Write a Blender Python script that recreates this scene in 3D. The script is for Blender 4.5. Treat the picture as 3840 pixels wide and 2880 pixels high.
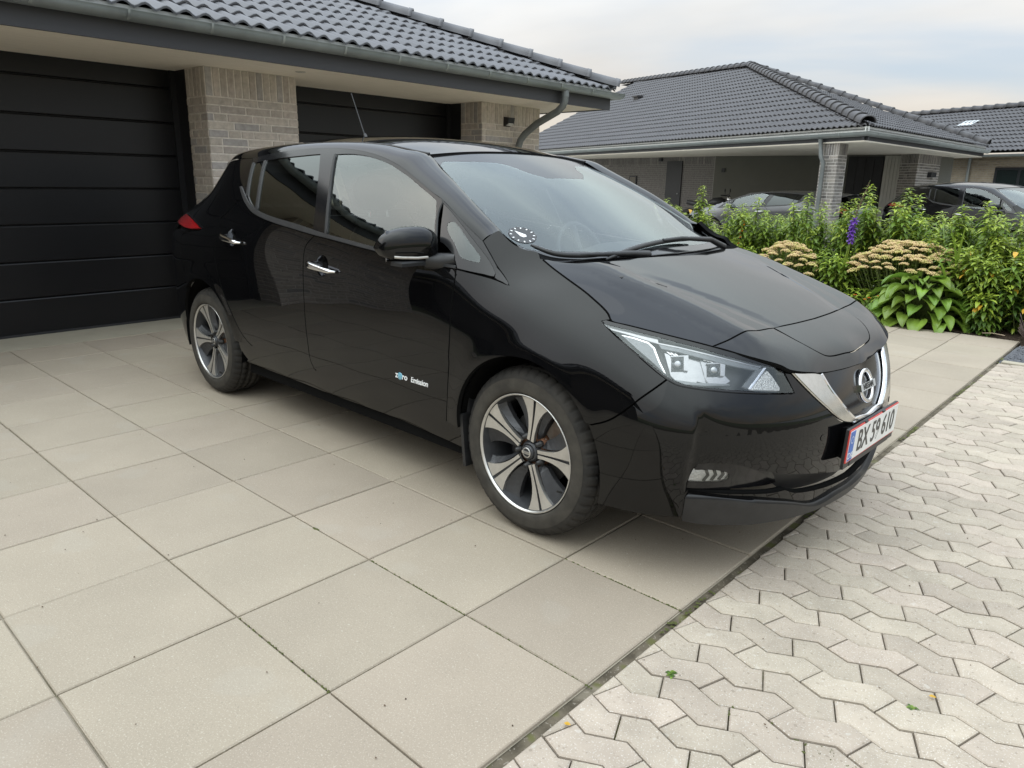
import bpy, bmesh, math, random
import numpy as np
from mathutils import Vector, Matrix
from mathutils.geometry import delaunay_2d_cdt
random.seed(7)
for o in list(bpy.data.objects): bpy.data.objects.remove(o)
SC=bpy.context.scene; COL=SC.collection
# ---------------- camera ----------------
cd=bpy.data.cameras.new('camera'); cam=bpy.data.objects.new('camera',cd); COL.objects.link(cam)
cd.sensor_fit='HORIZONTAL'; cd.sensor_width=36; cd.lens=25.6355; cd.clip_start=.05; cd.clip_end=600
yw,pt,rl=math.radians(132.36489),math.radians(-15.548805),math.radians(1.117057)
_f=Vector((math.cos(pt)*math.cos(yw),math.cos(pt)*math.sin(yw),math.sin(pt)))
_r=Vector((math.sin(yw),-math.cos(yw),0)); _u=_r.cross(_f)
_r2=_r*math.cos(rl)+_u*math.sin(rl); _u2=_r2.cross(_f)
cam.matrix_world=Matrix(((_r2.x,_u2.x,-_f.x,4.420119),(_r2.y,_u2.y,-_f.y,-2.853486),(_r2.z,_u2.z,-_f.z,1.317635),(0,0,0,1)))
SC.camera=cam
# ---------------- sky, sun, exposure ----------------
SUN_EL,SUN_AZ=math.radians(38),math.radians(215)   # azimuth measured from +X towards +Y
CLX,CLY=3.1,1.2
def make_world():
    w=bpy.data.worlds.new('World'); SC.world=w; w.use_nodes=True; nt=w.node_tree; N=nt.nodes; L=nt.links
    bg=N['Background']
    sky=N.new('ShaderNodeTexSky'); sky.sky_type='NISHITA'; sky.sun_disc=False; sky.sun_elevation=SUN_EL; sky.sun_rotation=math.pi/2-SUN_AZ; sky.altitude=30; sky.air_density=1.2; sky.dust_density=2.5
    g=N.new('ShaderNodeTexCoord'); sep=N.new('ShaderNodeSeparateXYZ'); L.new(g.outputs['Generated'],sep.inputs[0])
    def math_(op,a,b=None,c=None):
        n=N.new('ShaderNodeMath'); n.operation=op
        for i,v in enumerate((a,b,c)):
            if v is None: continue
            if isinstance(v,(int,float)): n.inputs[i].default_value=v
            else: L.new(v,n.inputs[i])
        return n.outputs[0]
    # clouds live on a plane overhead: project the direction on it
    zc=math_('ADD',math_('MAXIMUM',sep.outputs[2],0.0),.18)
    cx=math_('DIVIDE',sep.outputs[0],zc); cy=math_('DIVIDE',sep.outputs[1],zc)
    cmb=N.new('ShaderNodeCombineXYZ'); L.new(cx,cmb.inputs[0]); L.new(cy,cmb.inputs[1])
    n1=N.new('ShaderNodeTexNoise'); n1.inputs['Scale'].default_value=.55; n1.inputs['Detail'].default_value=5; n1.inputs['Roughness'].default_value=.5; n1.inputs['Distortion'].default_value=.5
    mp=N.new('ShaderNodeMapping'); mp.inputs['Rotation'].default_value=(0,0,-.35); mp.inputs['Scale'].default_value=(.55,1.0,1); mp.inputs['Location'].default_value=(CLX,CLY,0)
    L.new(cmb.outputs[0],mp.inputs[0]); L.new(mp.outputs[0],n1.inputs['Vector'])
    cov=N.new('ShaderNodeMapRange'); cov.inputs[1].default_value=.36; cov.inputs[2].default_value=.56; L.new(n1.outputs[0],cov.inputs[0]); cov.interpolation_type='SMOOTHSTEP'
    n2=N.new('ShaderNodeTexNoise'); n2.inputs['Scale'].default_value=1.1; n2.inputs['Detail'].default_value=5; L.new(mp.outputs[0],n2.inputs['Vector'])
    thick=N.new('ShaderNodeMapRange'); thick.inputs[1].default_value=.3; thick.inputs[2].default_value=.72; thick.inputs[3].default_value=1.10; thick.inputs[4].default_value=.86; L.new(n2.outputs[0],thick.inputs[0])
    # overcast: brighter towards the zenith, a little warm low down
    el=math_('MAXIMUM',sep.outputs[2],0.0)
    zen=math_('MULTIPLY_ADD',math_('MULTIPLY',el,el),3.4,.71)
    ramp=N.new('ShaderNodeValToRGB'); L.new(el,ramp.inputs[0]); e=ramp.color_ramp.elements
    e[0].position=0; e[0].color=(1.0,.86,.66,1); e[1].position=.13; e[1].color=(.98,.955,.915,1); e2=ramp.color_ramp.elements.new(.25); e2.color=(.955,.975,.98,1)
    e3=ramp.color_ramp.elements.new(.45); e3.color=(.88,.965,.985,1)
    cl=N.new('ShaderNodeVectorMath'); cl.operation='SCALE'; L.new(ramp.outputs[0],cl.inputs[0]); L.new(math_('MULTIPLY',zen,thick.outputs[0]),cl.inputs['Scale'])
    sk=N.new('ShaderNodeVectorMath'); sk.operation='SCALE'; L.new(sky.outputs[0],sk.inputs[0]); sk.inputs['Scale'].default_value=.13
    pale=N.new('ShaderNodeMix'); pale.data_type='RGBA'; pale.inputs[0].default_value=.7; L.new(sk.outputs[0],pale.inputs[6]); pale.inputs[7].default_value=(.55,.61,.69,1)
    hz=N.new('ShaderNodeVectorMath'); hz.operation='SCALE'; L.new(pale.outputs[2],hz.inputs[0]); L.new(math_('MULTIPLY_ADD',math_('MULTIPLY',el,el),3.1,1.02),hz.inputs['Scale'])
    mx=N.new('ShaderNodeMix'); mx.data_type='RGBA'; L.new(cov.outputs[0],mx.inputs[0]); L.new(hz.outputs[0],mx.inputs[6]); L.new(cl.outputs[0],mx.inputs[7])
    L.new(mx.outputs[2],bg.inputs[0]); bg.inputs[1].default_value=1.0
make_world()
sl=bpy.data.lights.new('sun','SUN'); sl.energy=.55; sl.angle=math.radians(110); sl.color=(1,.95,.88)
so=bpy.data.objects.new('sun',sl); COL.objects.link(so)
so.rotation_euler=Vector((-math.cos(SUN_EL)*math.cos(SUN_AZ),-math.cos(SUN_EL)*math.sin(SUN_AZ),-math.sin(SUN_EL))).to_track_quat('-Z','Y').to_euler()
SC.view_settings.view_transform='Standard'; SC.view_settings.look='None'; SC.view_settings.gamma=1; SC.view_settings.exposure=0.22
# ---------------- materials ----------------
MATS={}
def mat(name,col,rough=.6,metal=0,spec=.5,coat=0,coat_rough=.03,var=0,vscale=8,col2=None,bump=0,bscale=60,trans=0,sub=0,obj_var=0,rvar=0,coords='Object',stretch=None,bdist=.01,speck=None,detail=5):
    """procedural principled material: noise colour variation, per-object variation, noise bump"""
    if name in MATS: return MATS[name]
    m=bpy.data.materials.new(name); m.use_nodes=True; nt=m.node_tree; N=nt.nodes; L=nt.links; b=N['Principled BSDF']
    b.inputs['Roughness'].default_value=rough; b.inputs['Metallic'].default_value=metal; b.inputs['Specular IOR Level'].default_value=spec
    if coat: b.inputs['Coat Weight'].default_value=coat; b.inputs['Coat Roughness'].default_value=coat_rough
    c4=(*col,1); b.inputs['Base Color'].default_value=c4
    tc=N.new('ShaderNodeTexCoord'); vec=tc.outputs[coords]
    if stretch:
        mp=N.new('ShaderNodeMapping'); mp.inputs['Scale'].default_value=stretch; L.new(vec,mp.inputs[0]); vec=mp.outputs[0]
    out=None
    if obj_var:
        oi=N.new('ShaderNodeObjectInfo'); ad=N.new('ShaderNodeVectorMath'); ad.operation='MULTIPLY_ADD'; 
        cb=N.new('ShaderNodeCombineXYZ'); L.new(oi.outputs['Random'],cb.inputs[0]); L.new(oi.outputs['Random'],cb.inputs[1]); 
        ad.inputs[1].default_value=(37,91,13); L.new(cb.outputs[0],ad.inputs[0]); L.new(vec,ad.inputs[2]); vec=ad.outputs[0]
    if var:
        n=N.new('ShaderNodeTexNoise'); n.inputs['Scale'].default_value=vscale; n.inputs['Detail'].default_value=detail; n.inputs['Roughness'].default_value=.6; L.new(vec,n.inputs['Vector'])
        mr=N.new('ShaderNodeMapRange'); mr.inputs[1].default_value=.3; mr.inputs[2].default_value=.7; L.new(n.outputs[0],mr.inputs[0])
        mx=N.new('ShaderNodeMix'); mx.data_type='RGBA'; L.new(mr.outputs[0],mx.inputs[0])
        k2=col2 if col2 else tuple(min(1,c*(1+var)) for c in col); k1=col if col2 else tuple(c*(1-var) for c in col)
        mx.inputs[6].default_value=(*k1,1); mx.inputs[7].default_value=(*k2,1); out=mx.outputs[2]
        if rvar:
            rr=N.new('ShaderNodeMapRange'); rr.inputs[1].default_value=.3; rr.inputs[2].default_value=.7; rr.inputs[3].default_value=max(0,rough-rvar); rr.inputs[4].default_value=min(1,rough+rvar); L.new(n.outputs[0],rr.inputs[0]); L.new(rr.outputs[0],b.inputs['Roughness'])
    if speck:  # (scale, threshold, colour, amount)
        for sc_,th,sc_col,am in speck:
            v=N.new('ShaderNodeTexNoise'); v.inputs['Scale'].default_value=sc_; v.inputs['Detail'].default_value=1; L.new(vec,v.inputs['Vector'])
            mr=N.new('ShaderNodeMapRange'); mr.inputs[1].default_value=th; mr.inputs[2].default_value=th+.05; mr.inputs[4].default_value=am; L.new(v.outputs[0],mr.inputs[0])
            mx=N.new('ShaderNodeMix'); mx.data_type='RGBA'; L.new(mr.outputs[0],mx.inputs[0])
            if out: L.new(out,mx.inputs[6])
            else: mx.inputs[6].default_value=c4
            mx.inputs[7].default_value=(*sc_col,1); out=mx.outputs[2]
    if obj_var:
        hs=N.new('ShaderNodeHueSaturation'); mr=N.new('ShaderNodeMapRange'); mr.inputs[3].default_value=1-obj_var; mr.inputs[4].default_value=1+obj_var; L.new(oi.outputs['Random'],mr.inputs[0]); L.new(mr.outputs[0],hs.inputs['Value'])
        m2=N.new('ShaderNodeMath'); m2.operation='MULTIPLY_ADD'; m2.inputs[1].default_value=7.31; m2.inputs[2].default_value=0; L.new(oi.outputs['Random'],m2.inputs[0]); fr=N.new('ShaderNodeMath'); fr.operation='FRACT'; L.new(m2.outputs[0],fr.inputs[0])
        mr2=N.new('ShaderNodeMapRange'); mr2.inputs[3].default_value=.5-obj_var*.05; mr2.inputs[4].default_value=.5+obj_var*.09; L.new(fr.outputs[0],mr2.inputs[0]); L.new(mr2.outputs[0],hs.inputs['Hue'])
        if out: L.new(out,hs.inputs['Color'])
        else: hs.inputs['Color'].default_value=c4
        out=hs.outputs[0]
    if out: L.new(out,b.inputs['Base Color'])
    if trans:
        b.inputs['Transmission Weight'].default_value=trans
    if sub:  # leaf translucency
        tl=N.new('ShaderNodeBsdfTranslucent'); ms=N.new('ShaderNodeMixShader'); ms.inputs[0].default_value=sub
        if out: L.new(out,tl.inputs[0])
        else: tl.inputs[0].default_value=c4
        L.new(b.outputs[0],ms.inputs[1]); L.new(tl.outputs[0],ms.inputs[2]); L.new(ms.outputs[0],N['Material Output'].inputs[0])
    if bump:
        n=N.new('ShaderNodeTexNoise'); n.inputs['Scale'].default_value=bscale; n.inputs['Detail'].default_value=4; L.new(vec,n.inputs['Vector'])
        bp=N.new('ShaderNodeBump'); bp.inputs['Strength'].default_value=bump; bp.inputs['Distance'].default_value=bdist; L.new(n.outputs[0],bp.inputs['Height']); L.new(bp.outputs[0],b.inputs['Normal'])
    MATS[name]=m; return m
def glassmat(name,tint,refl_ior=1.52,rough=0.0,base=0):
    """thin glazing: tinted straight-through light plus Fresnel reflection"""
    if name in MATS: return MATS[name]
    m=bpy.data.materials.new(name); m.use_nodes=True; nt=m.node_tree; N=nt.nodes; L=nt.links; N.remove(N['Principled BSDF'])
    t=N.new('ShaderNodeBsdfTransparent'); t.inputs[0].default_value=(*tint,1)
    g=N.new('ShaderNodeBsdfGlossy'); g.inputs['Roughness'].default_value=rough; g.inputs[0].default_value=(.93,1,.99,1)
    f=N.new('ShaderNodeFresnel'); f.inputs[0].default_value=refl_ior
    # two surfaces of a pane reflect: R = 2r/(1+r)
    a=N.new('ShaderNodeMath'); a.operation='ADD'; a.inputs[1].default_value=1; L.new(f.outputs[0],a.inputs[0])
    d=N.new('ShaderNodeMath'); d.operation='DIVIDE'; L.new(f.outputs[0],d.inputs[0]); L.new(a.outputs[0],d.inputs[1])
    k=N.new('ShaderNodeMath'); k.operation='MULTIPLY'; k.inputs[1].default_value=2; L.new(d.outputs[0],k.inputs[0])
    ms=N.new('ShaderNodeMixShader'); L.new(k.outputs[0],ms.inputs[0]); L.new(t.outputs[0],ms.inputs[1]); L.new(g.outputs[0],ms.inputs[2])
    L.new(ms.outputs[0],N['Material Output'].inputs[0]); MATS[name]=m; return m
# ---------------- mesh helpers ----------------
class MB:
    def __init__(s): s.v=[]; s.f=[]; s.sm=[]
    def add(s,vs,fs,sm=False):
        n=len(s.v); s.v+= [tuple(p) for p in vs]; s.f+=[tuple(i+n for i in f) for f in fs]; s.sm+=[sm]*len(fs); return s
    def box(s,a,b,M=None,bev=0):
        (x0,y0,z0),(x1,y1,z1)=a,b
        if bev:
            e=bev; P=[]
            xs=(x0,x0+e,x1-e,x1);ys=(y0,y0+e,y1-e,y1);zs=(z0,z0+e,z1-e,z1)
            # top-chamfered box: full lower body with a chamfered upper rim
            P=[(x0,y0,z0),(x1,y0,z0),(x1,y1,z0),(x0,y1,z0),(x0,y0,z1-e),(x1,y0,z1-e),(x1,y1,z1-e),(x0,y1,z1-e),(x0+e,y0+e,z1),(x1-e,y0+e,z1),(x1-e,y1-e,z1),(x0+e,y1-e,z1)]
            F=[(3,2,1,0),(0,1,5,4),(1,2,6,5),(2,3,7,6),(3,0,4,7),(4,5,9,8),(5,6,10,9),(6,7,11,10),(7,4,8,11),(8,9,10,11)]
        else:
            P=[(x0,y0,z0),(x1,y0,z0),(x1,y1,z0),(x0,y1,z0),(x0,y0,z1),(x1,y0,z1),(x1,y1,z1),(x0,y1,z1)]
            F=[(3,2,1,0),(4,5,6,7),(0,1,5,4),(1,2,6,5),(2,3,7,6),(3,0,4,7)]
        if M is not None: P=[M@Vector(p) for p in P]
        return s.add(P,F)
    def prism(s,poly,h0,h1,fn=lambda p,h:(p[0],p[1],h),cap=True):
        n=len(poly); P=[fn(p,h0) for p in poly]+[fn(p,h1) for p in poly]
        F=[(i,(i+1)%n,n+(i+1)%n,n+i) for i in range(n)]
        if cap: F+=[tuple(range(n-1,-1,-1)),tuple(range(n,2*n))]
        return s.add(P,F)
    def tube(s,pts,r,n=10,cap=True,sm=True):
        pts=[Vector(p) for p in pts]; rs=r if isinstance(r,(list,tuple)) else [r]*len(pts)
        P=[];F=[];up=None
        for i,p in enumerate(pts):
            d=((pts[min(i+1,len(pts)-1)]-p).normalized()+(p-pts[max(i-1,0)]).normalized()).normalized()
            if up is None: up=Vector((0,0,1)) if abs(d.z)<.9 else Vector((1,0,0))
            a=d.cross(up).normalized(); up=a.cross(d).normalized()
            for k in range(n):
                t=2*math.pi*k/n; P.append(p+(a*math.cos(t)+up*math.sin(t))*rs[i])
        for i in range(len(pts)-1):
            for k in range(n): F.append((i*n+k,i*n+(k+1)%n,(i+1)*n+(k+1)%n,(i+1)*n+k))
        m=len(s.v); s.add(P,F,sm)
        if cap: s.add([P[k] for k in range(n)],[tuple(range(n-1,-1,-1))]); s.add(P[-n:],[tuple(range(n))])
        return s
    def lathe(s,prof,n=48,axis='y',c=(0,0,0),sm=True,a0=0,a1=2*math.pi,rfun=None):
        P=[];F=[];full=abs(a1-a0-2*math.pi)<1e-6; nn=n if full else n+1
        for k in range(nn):
            t=a0+(a1-a0)*k/n; ct,st=math.cos(t),math.sin(t)
            for j,(r,h) in enumerate(prof):
                if rfun: r=rfun(r,h,k,j)
                P.append((c[0]+r*ct,c[1]+h,c[2]+r*st) if axis=='y' else (c[0]+r*ct,c[1]+r*st,c[2]+h) if axis=='z' else (c[0]+h,c[1]+r*ct,c[2]+r*st))
        m=len(prof)
        for k in range(n):
            k2=(k+1)%nn
            for j in range(m-1): F.append((k*m+j,k2*m+j,k2*m+j+1,k*m+j+1))
        return s.add(P,F,sm)
    def build(s,name,m,parent=None,loc=None,rot=None):
        me=bpy.data.meshes.new(name); me.from_pydata(s.v,[],s.f)
        if any(s.sm): me.polygons.foreach_set('use_smooth',s.sm)
        me.update()
        if m is not None: me.materials.append(m)
        return obj(name,me,parent,loc,rot)
def obj(name,me,parent=None,loc=None,rot=None):
    o=bpy.data.objects.new(name,me); COL.objects.link(o)
    if parent is not None: o.parent=parent
    if loc is not None: o.location=loc
    if rot is not None: o.rotation_euler=rot
    return o
def empty(name,loc=(0,0,0),rz=0):
    o=bpy.data.objects.new(name,None); COL.objects.link(o); o.location=loc; o.rotation_euler=(0,0,rz); o.empty_display_size=.2; return o
def tag(o,label=None,cat=None,group=None,kind=None):
    if label: o['label']=label
    if cat: o['category']=cat
    if group: o['group']=group
    if kind: o['kind']=kind
    return o
def copy_of(o,parent,loc=None,rot=None,scale=None,name=None):
    c=o.copy(); COL.objects.link(c); c.parent=parent
    if loc is not None: c.location=loc
    if rot is not None: c.rotation_euler=rot
    if scale is not None: c.scale=scale
    return c
def in_poly(P,poly):
    P=np.asarray(P,float); x,y=P[:,0],P[:,1]; c=np.zeros(len(P),bool); q=np.asarray(poly,float); n=len(q)
    for i in range(n):
        x1,y1=q[i];x2,y2=q[(i+1)%n]
        if y1==y2: continue
        k=((y1>y)!=(y2>y))&(x<(x2-x1)*(y-y1)/(y2-y1)+x1); c^=k
    return c
R2=lambda a:math.radians(a)

# =====================================================================
# GROUND: slabs, interlocking pavers, threshold, gravel, planting bed
# =====================================================================
SLAB=mat('concrete_slab',(.318,.268,.208),rough=.88,spec=.25,var=.07,vscale=2.2,detail=7,obj_var=.06,bump=.22,bscale=260,bdist=.0015,speck=[(230,.60,(.50,.45,.37),.40),(150,.64,(.21,.18,.145),.40),(90,.71,(.58,.54,.46),.30),(4,.62,(.35,.32,.27),.18)])
PAVER=mat('interlocking_paver',(.375,.318,.258),rough=.9,spec=.2,var=.14,vscale=7,detail=8,obj_var=.10,bump=.25,bscale=240,bdist=.0018,speck=[(220,.63,(.64,.61,.56),.5),(160,.66,(.26,.23,.20),.45),(70,.66,(.22,.18,.14),.55),(30,.70,(.50,.47,.42),.4)])
JOINT=mat('joint_sand',(.105,.088,.064),rough=.95,spec=.1,var=.55,vscale=9,detail=8,bump=.5,bscale=150,bdist=.004,speck=[(9,.60,(.095,.10,.03),.75),(110,.64,(.26,.23,.19),.6),(5,.62,(.24,.21,.16),.5)])
JOINTL=mat('light_joint_sand',(.30,.265,.205),rough=.95,spec=.1,var=.25,vscale=5,detail=8,bump=.4,bscale=160,bdist=.003,speck=[(4,.62,(.12,.115,.06),.6)])
CONC=mat('cast_concrete',(.35,.315,.245),rough=.85,spec=.25,var=.08,vscale=3,bump=.12,bscale=120,bdist=.002)
SOIL=mat('bark_soil',(.055,.040,.030),rough=.95,spec=.1,var=.5,vscale=30,bump=.8,bscale=45,bdist=.02,speck=[(70,.68,(.20,.15,.11),.7)])
ASPH=mat('neighbour_paving',(.27,.26,.24),rough=.9,var=.12,vscale=3,bump=.2,bscale=60)
LAWN=mat('far_ground',(.10,.11,.05),rough=.95,var=.3,vscale=.6,bump=.4,bscale=20)
g=MB().add([(-150,-150,-.06),(150,-150,-.06),(150,150,-.06),(-150,150,-.06)],[(0,1,2,3)]); tag(g.build('ground',LAWN),kind='structure')
GX0,GY0,GSX,GSY=1.9643,-2.9549,.4986,.5011
XB=GX0+2.978*GSX      # edge of the slab field towards the street
base_=MB().add([(-2.05,-7.2,-.010),(XB-.01,-7.2,-.010),(XB-.01,5.08,-.010),(-2.05,5.08,-.010)],[(0,1,2,3)])
drive=base_.build('driveway',JOINTL); tag(drive,kind='structure')
rng=random.Random(3)
slabm=[]
for v in range(5):
    m=MB(); hx,hy=GSX/2-.0028,GSY/2-.0028
    a=[rng.uniform(-.0018,.0018) for _ in range(4)]
    m.box((-hx,-hy,-.045),(hx,hy,0),bev=.0035)
    for i in range(4): p=m.v[8+i]; m.v[8+i]=(p[0]+rng.uniform(-.0012,.0012),p[1]+rng.uniform(-.0012,.0012),p[2])
    me=bpy.data.meshes.new('slab'); me.from_pydata(m.v,[],m.f); me.materials.append(SLAB); slabm.append(me)
for i in range(-8,3):
    for j in range(-8,16):
        x=GX0+(i+.5)*GSX; y=GY0+(j+.5)*GSY
        sx=1.0
        o=obj('slab',slabm[rng.randrange(5)],drive,loc=(x+rng.uniform(-.0008,.0008),y+rng.uniform(-.0008,.0008),rng.uniform(-.0016,.0012)),rot=(rng.uniform(-.0016,.0016),rng.uniform(-.0016,.0016),rng.choice((0,math.pi))))
        if i==2: o.scale=(.955,1,1); o.location.x-=.0105
th=MB().box((-2.58,-7,-.05),(-2.018,5,.004)); t=th.build('threshold',CONC); tag(t,kind='structure')
# --- interlocking pavers
PER,SKEW,ROW=.1900,.0815,.1036      # stone length, skew of the courses, course height
PA=(3.572,-1.277)
def zz(ph):
    # zigzag edge of a course: rises to a peak, falls to a trough, every 190 mm
    k=math.floor((ph+.028)/PER); p=ph-k*PER
    return .0027+.4565*p if p<=.064 else .032-.4286*(p-.064)
def zpt(ph,row): return (PA[0]+ph+row*.0006,PA[1]+zz(ph)+SKEW*ph-row*ROW)
pav=MB().add([(XB-.02,-9,-.0125),(11,-9,-.0125),(11,3.93,-.0125),(XB-.02,3.93,-.0125)],[(0,1,2,3)]); pav=pav.build('paved_road',JOINT); tag(pav,kind='structure')
def clipx(poly,x0,keep_ge=True,ax=0):
    out=[];n=len(poly)
    for i in range(n):
        a,b=poly[i],poly[(i+1)%n]; ia=(a[ax]>=x0)==keep_ge; ib=(b[ax]>=x0)==keep_ge
        if ia: out.append(a)
        if ia!=ib:
            t=(x0-a[ax])/(b[ax]-a[ax]); out.append((a[0]+t*(b[0]-a[0]),a[1]+t*(b[1]-a[1])))
    return out
def paver_poly(kind,n,m):
    o=n*PER; r=2*m
    if kind==0: return [zpt(o,r),zpt(o+.064,r),zpt(o+.162,r),zpt(o+PER,r),zpt(o+PER+.036,r+1),zpt(o+.162,r+1),zpt(o+.064,r+1),zpt(o+.036,r+1)]
    return [zpt(o+.125,r+1),zpt(o+.162,r+1),zpt(o+.254,r+1),zpt(o+.315,r+1),zpt(o+.285,r+2),zpt(o+.254,r+2),zpt(o+.162,r+2),zpt(o+.095,r+2)]
def stone_mesh(P,g=.0022,e=.004,z0=-.04,z1=0):
    n=len(P); c=(sum(p[0] for p in P)/n,sum(p[1] for p in P)/n)
    a=sum(P[i][0]*P[(i+1)%n][1]-P[(i+1)%n][0]*P[i][1] for i in range(n))
    if a<0: P=P[::-1]
    Q=offs_(P,g); R_=offs_(P,g+e); V=[(p[0]-c[0],p[1]-c[1],z0) for p in Q]+[(p[0]-c[0],p[1]-c[1],z1-.003) for p in Q]+[(p[0]-c[0],p[1]-c[1],z1) for p in R_]
    F=[(i,(i+1)%n,n+(i+1)%n,n+i) for i in range(n)]+[(n+i,n+(i+1)%n,2*n+(i+1)%n,2*n+i) for i in range(n)]+[tuple(range(2*n,3*n))]
    return c,V,F
def offs_(poly,d):
    P=np.asarray(poly,float); e=np.roll(P,-1,0)-P; l=np.linalg.norm(e,axis=1)[:,None]+1e-12; n=np.c_[-e[:,1],e[:,0]]/l
    m=n+np.roll(n,1,0); m/=np.linalg.norm(m,axis=1)[:,None]+1e-9; k=1/np.maximum((m*n).sum(1),.4); return [tuple(p) for p in P+m*(d*k)[:,None]]
cand=[]
XS=XB+.020
for n in range(-3,26):
    for m in range(-30,26):
        for kind in (0,1):
            P=paver_poly(kind,n,m)
            xs=[p[0] for p in P]; ys=[p[1] for p in P]
            if max(xs)<XS+.012 or max(ys)>3.95 or max(ys)<-5.5 or min(xs)>8: continue
            cut=min(xs)<XS
            if cut:
                P=clipx(P,XS)
                if len(P)<3: continue
            c=(sum(xs)/8,sum(ys)/8); d=math.hypot(c[0]-4.42,c[1]+2.85)
            # in view? project roughly
            v=Vector((c[0],c[1],0)); q=cam.matrix_world.inverted()@v; vis=q.z<0 and abs(q.x/-q.z)<.72 and abs(q.y/-q.z)<.545
            cand.append((0 if vis else 1,d,kind,cut,P))
cand.sort(key=lambda t:(t[0],t[1]))
pm={}
rest=MB(); k300=0
for vis,d,kind,cut,P in cand:
    rnd=random.Random(int(d*1e5))
    if vis==0 and k300<300:
        k300+=1; c,V,F=stone_mesh(P)
        if not cut:
            if kind not in pm:
                me=bpy.data.meshes.new('paver'); me.from_pydata(V,[],F); me.materials.append(PAVER); pm[kind]=me
            me=pm[kind]
        else:
            me=bpy.data.meshes.new('paver'); me.from_pydata(V,[],F); me.materials.append(PAVER)
        obj('paver',me,pav,loc=(c[0],c[1],rnd.uniform(-.0025,.0015)),rot=(rnd.uniform(-.006,.006),rnd.uniform(-.006,.006),rnd.uniform(-.004,.004)))
    else:
        c,V,F=stone_mesh(P); rest.add([(x+c[0],y+c[1],z+rnd.uniform(-.001,.001)*0) for x,y,z in V],F)
o=rest.build('paver_field',PAVER,pav); tag(o,kind='stuff')
kb=MB()
for k in range(16):
    x0=XB+.03+k*.40; m=MB().box((x0,3.955,-.08),(x0+.393,4.035,.006),bev=.006); m.build('kerb_stone',CONC,pav)
# planting bed and gravel
bed=MB()
nx,ny=60,24
V=[];F=[]
for i in range(nx+1):
    for j in range(ny+1):
        x=-9+(3.46+9)*i/nx; y=5.09+2.6*j/ny; V.append((x,y,-.02+.035*math.sin(x*3.1+y*2.3)*math.sin(y*4.1)+.03*(j>1)))
for i in range(nx):
    for j in range(ny): a=i*(ny+1)+j; F.append((a,a+ny+1,a+ny+2,a+1))
bed.add(V,F,True); tag(bed.build('planting_bed',SOIL),kind='structure')
b2=MB().add([(3.46,4.85,-.012),(9,4.85,-.012),(9,7.7,-.012),(3.46,7.7,-.012)],[(0,1,2,3)]); tag(b2.build('planting_soil',SOIL),kind='structure')
GRAV=mat('dark_gravel',(.055,.058,.066),rough=.75,var=.4,vscale=40,obj_var=0,col2=(.16,.165,.18))
gb=MB().add([(XB+.0,4.03,-.02),(9,4.03,-.02),(9,4.86,-.02),(XB+.0,4.86,-.02)],[(0,1,2,3)]); gs=gb.build('gravel_strip',GRAV); tag(gs,kind='structure')
gr=MB(); rnd=random.Random(5)
for k in range(5200):
    x=XB+.02+rnd.random()**1.3*2.2; y=rnd.uniform(4.05,4.86); r=rnd.uniform(.006,.015); z=-.02+rnd.uniform(0,.012)
    a=rnd.uniform(0,6.28); ca,sa=math.cos(a),math.sin(a); 
    pts=[(r*1.3,0,0),(0,r,0),(-r*1.2,0,0),(0,-r*.9,0),(0,0,r*.9),(0,0,-r*.5)]
    gr.add([(x+p[0]*ca-p[1]*sa,y+p[0]*sa+p[1]*ca,z+p[2]+p[0]*rnd.uniform(-.4,.4)) for p in pts],[(0,1,4),(1,2,4),(2,3,4),(3,0,4)])
tag(gr.build('gravel',GRAV,gs),kind='stuff')
np_=MB().add([(-60,7.6,-.03),(60,7.6,-.03),(60,70,-.03),(-60,70,-.03)],[(0,1,2,3)]); tag(np_.build('neighbour_driveway',ASPH),kind='structure')

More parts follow.
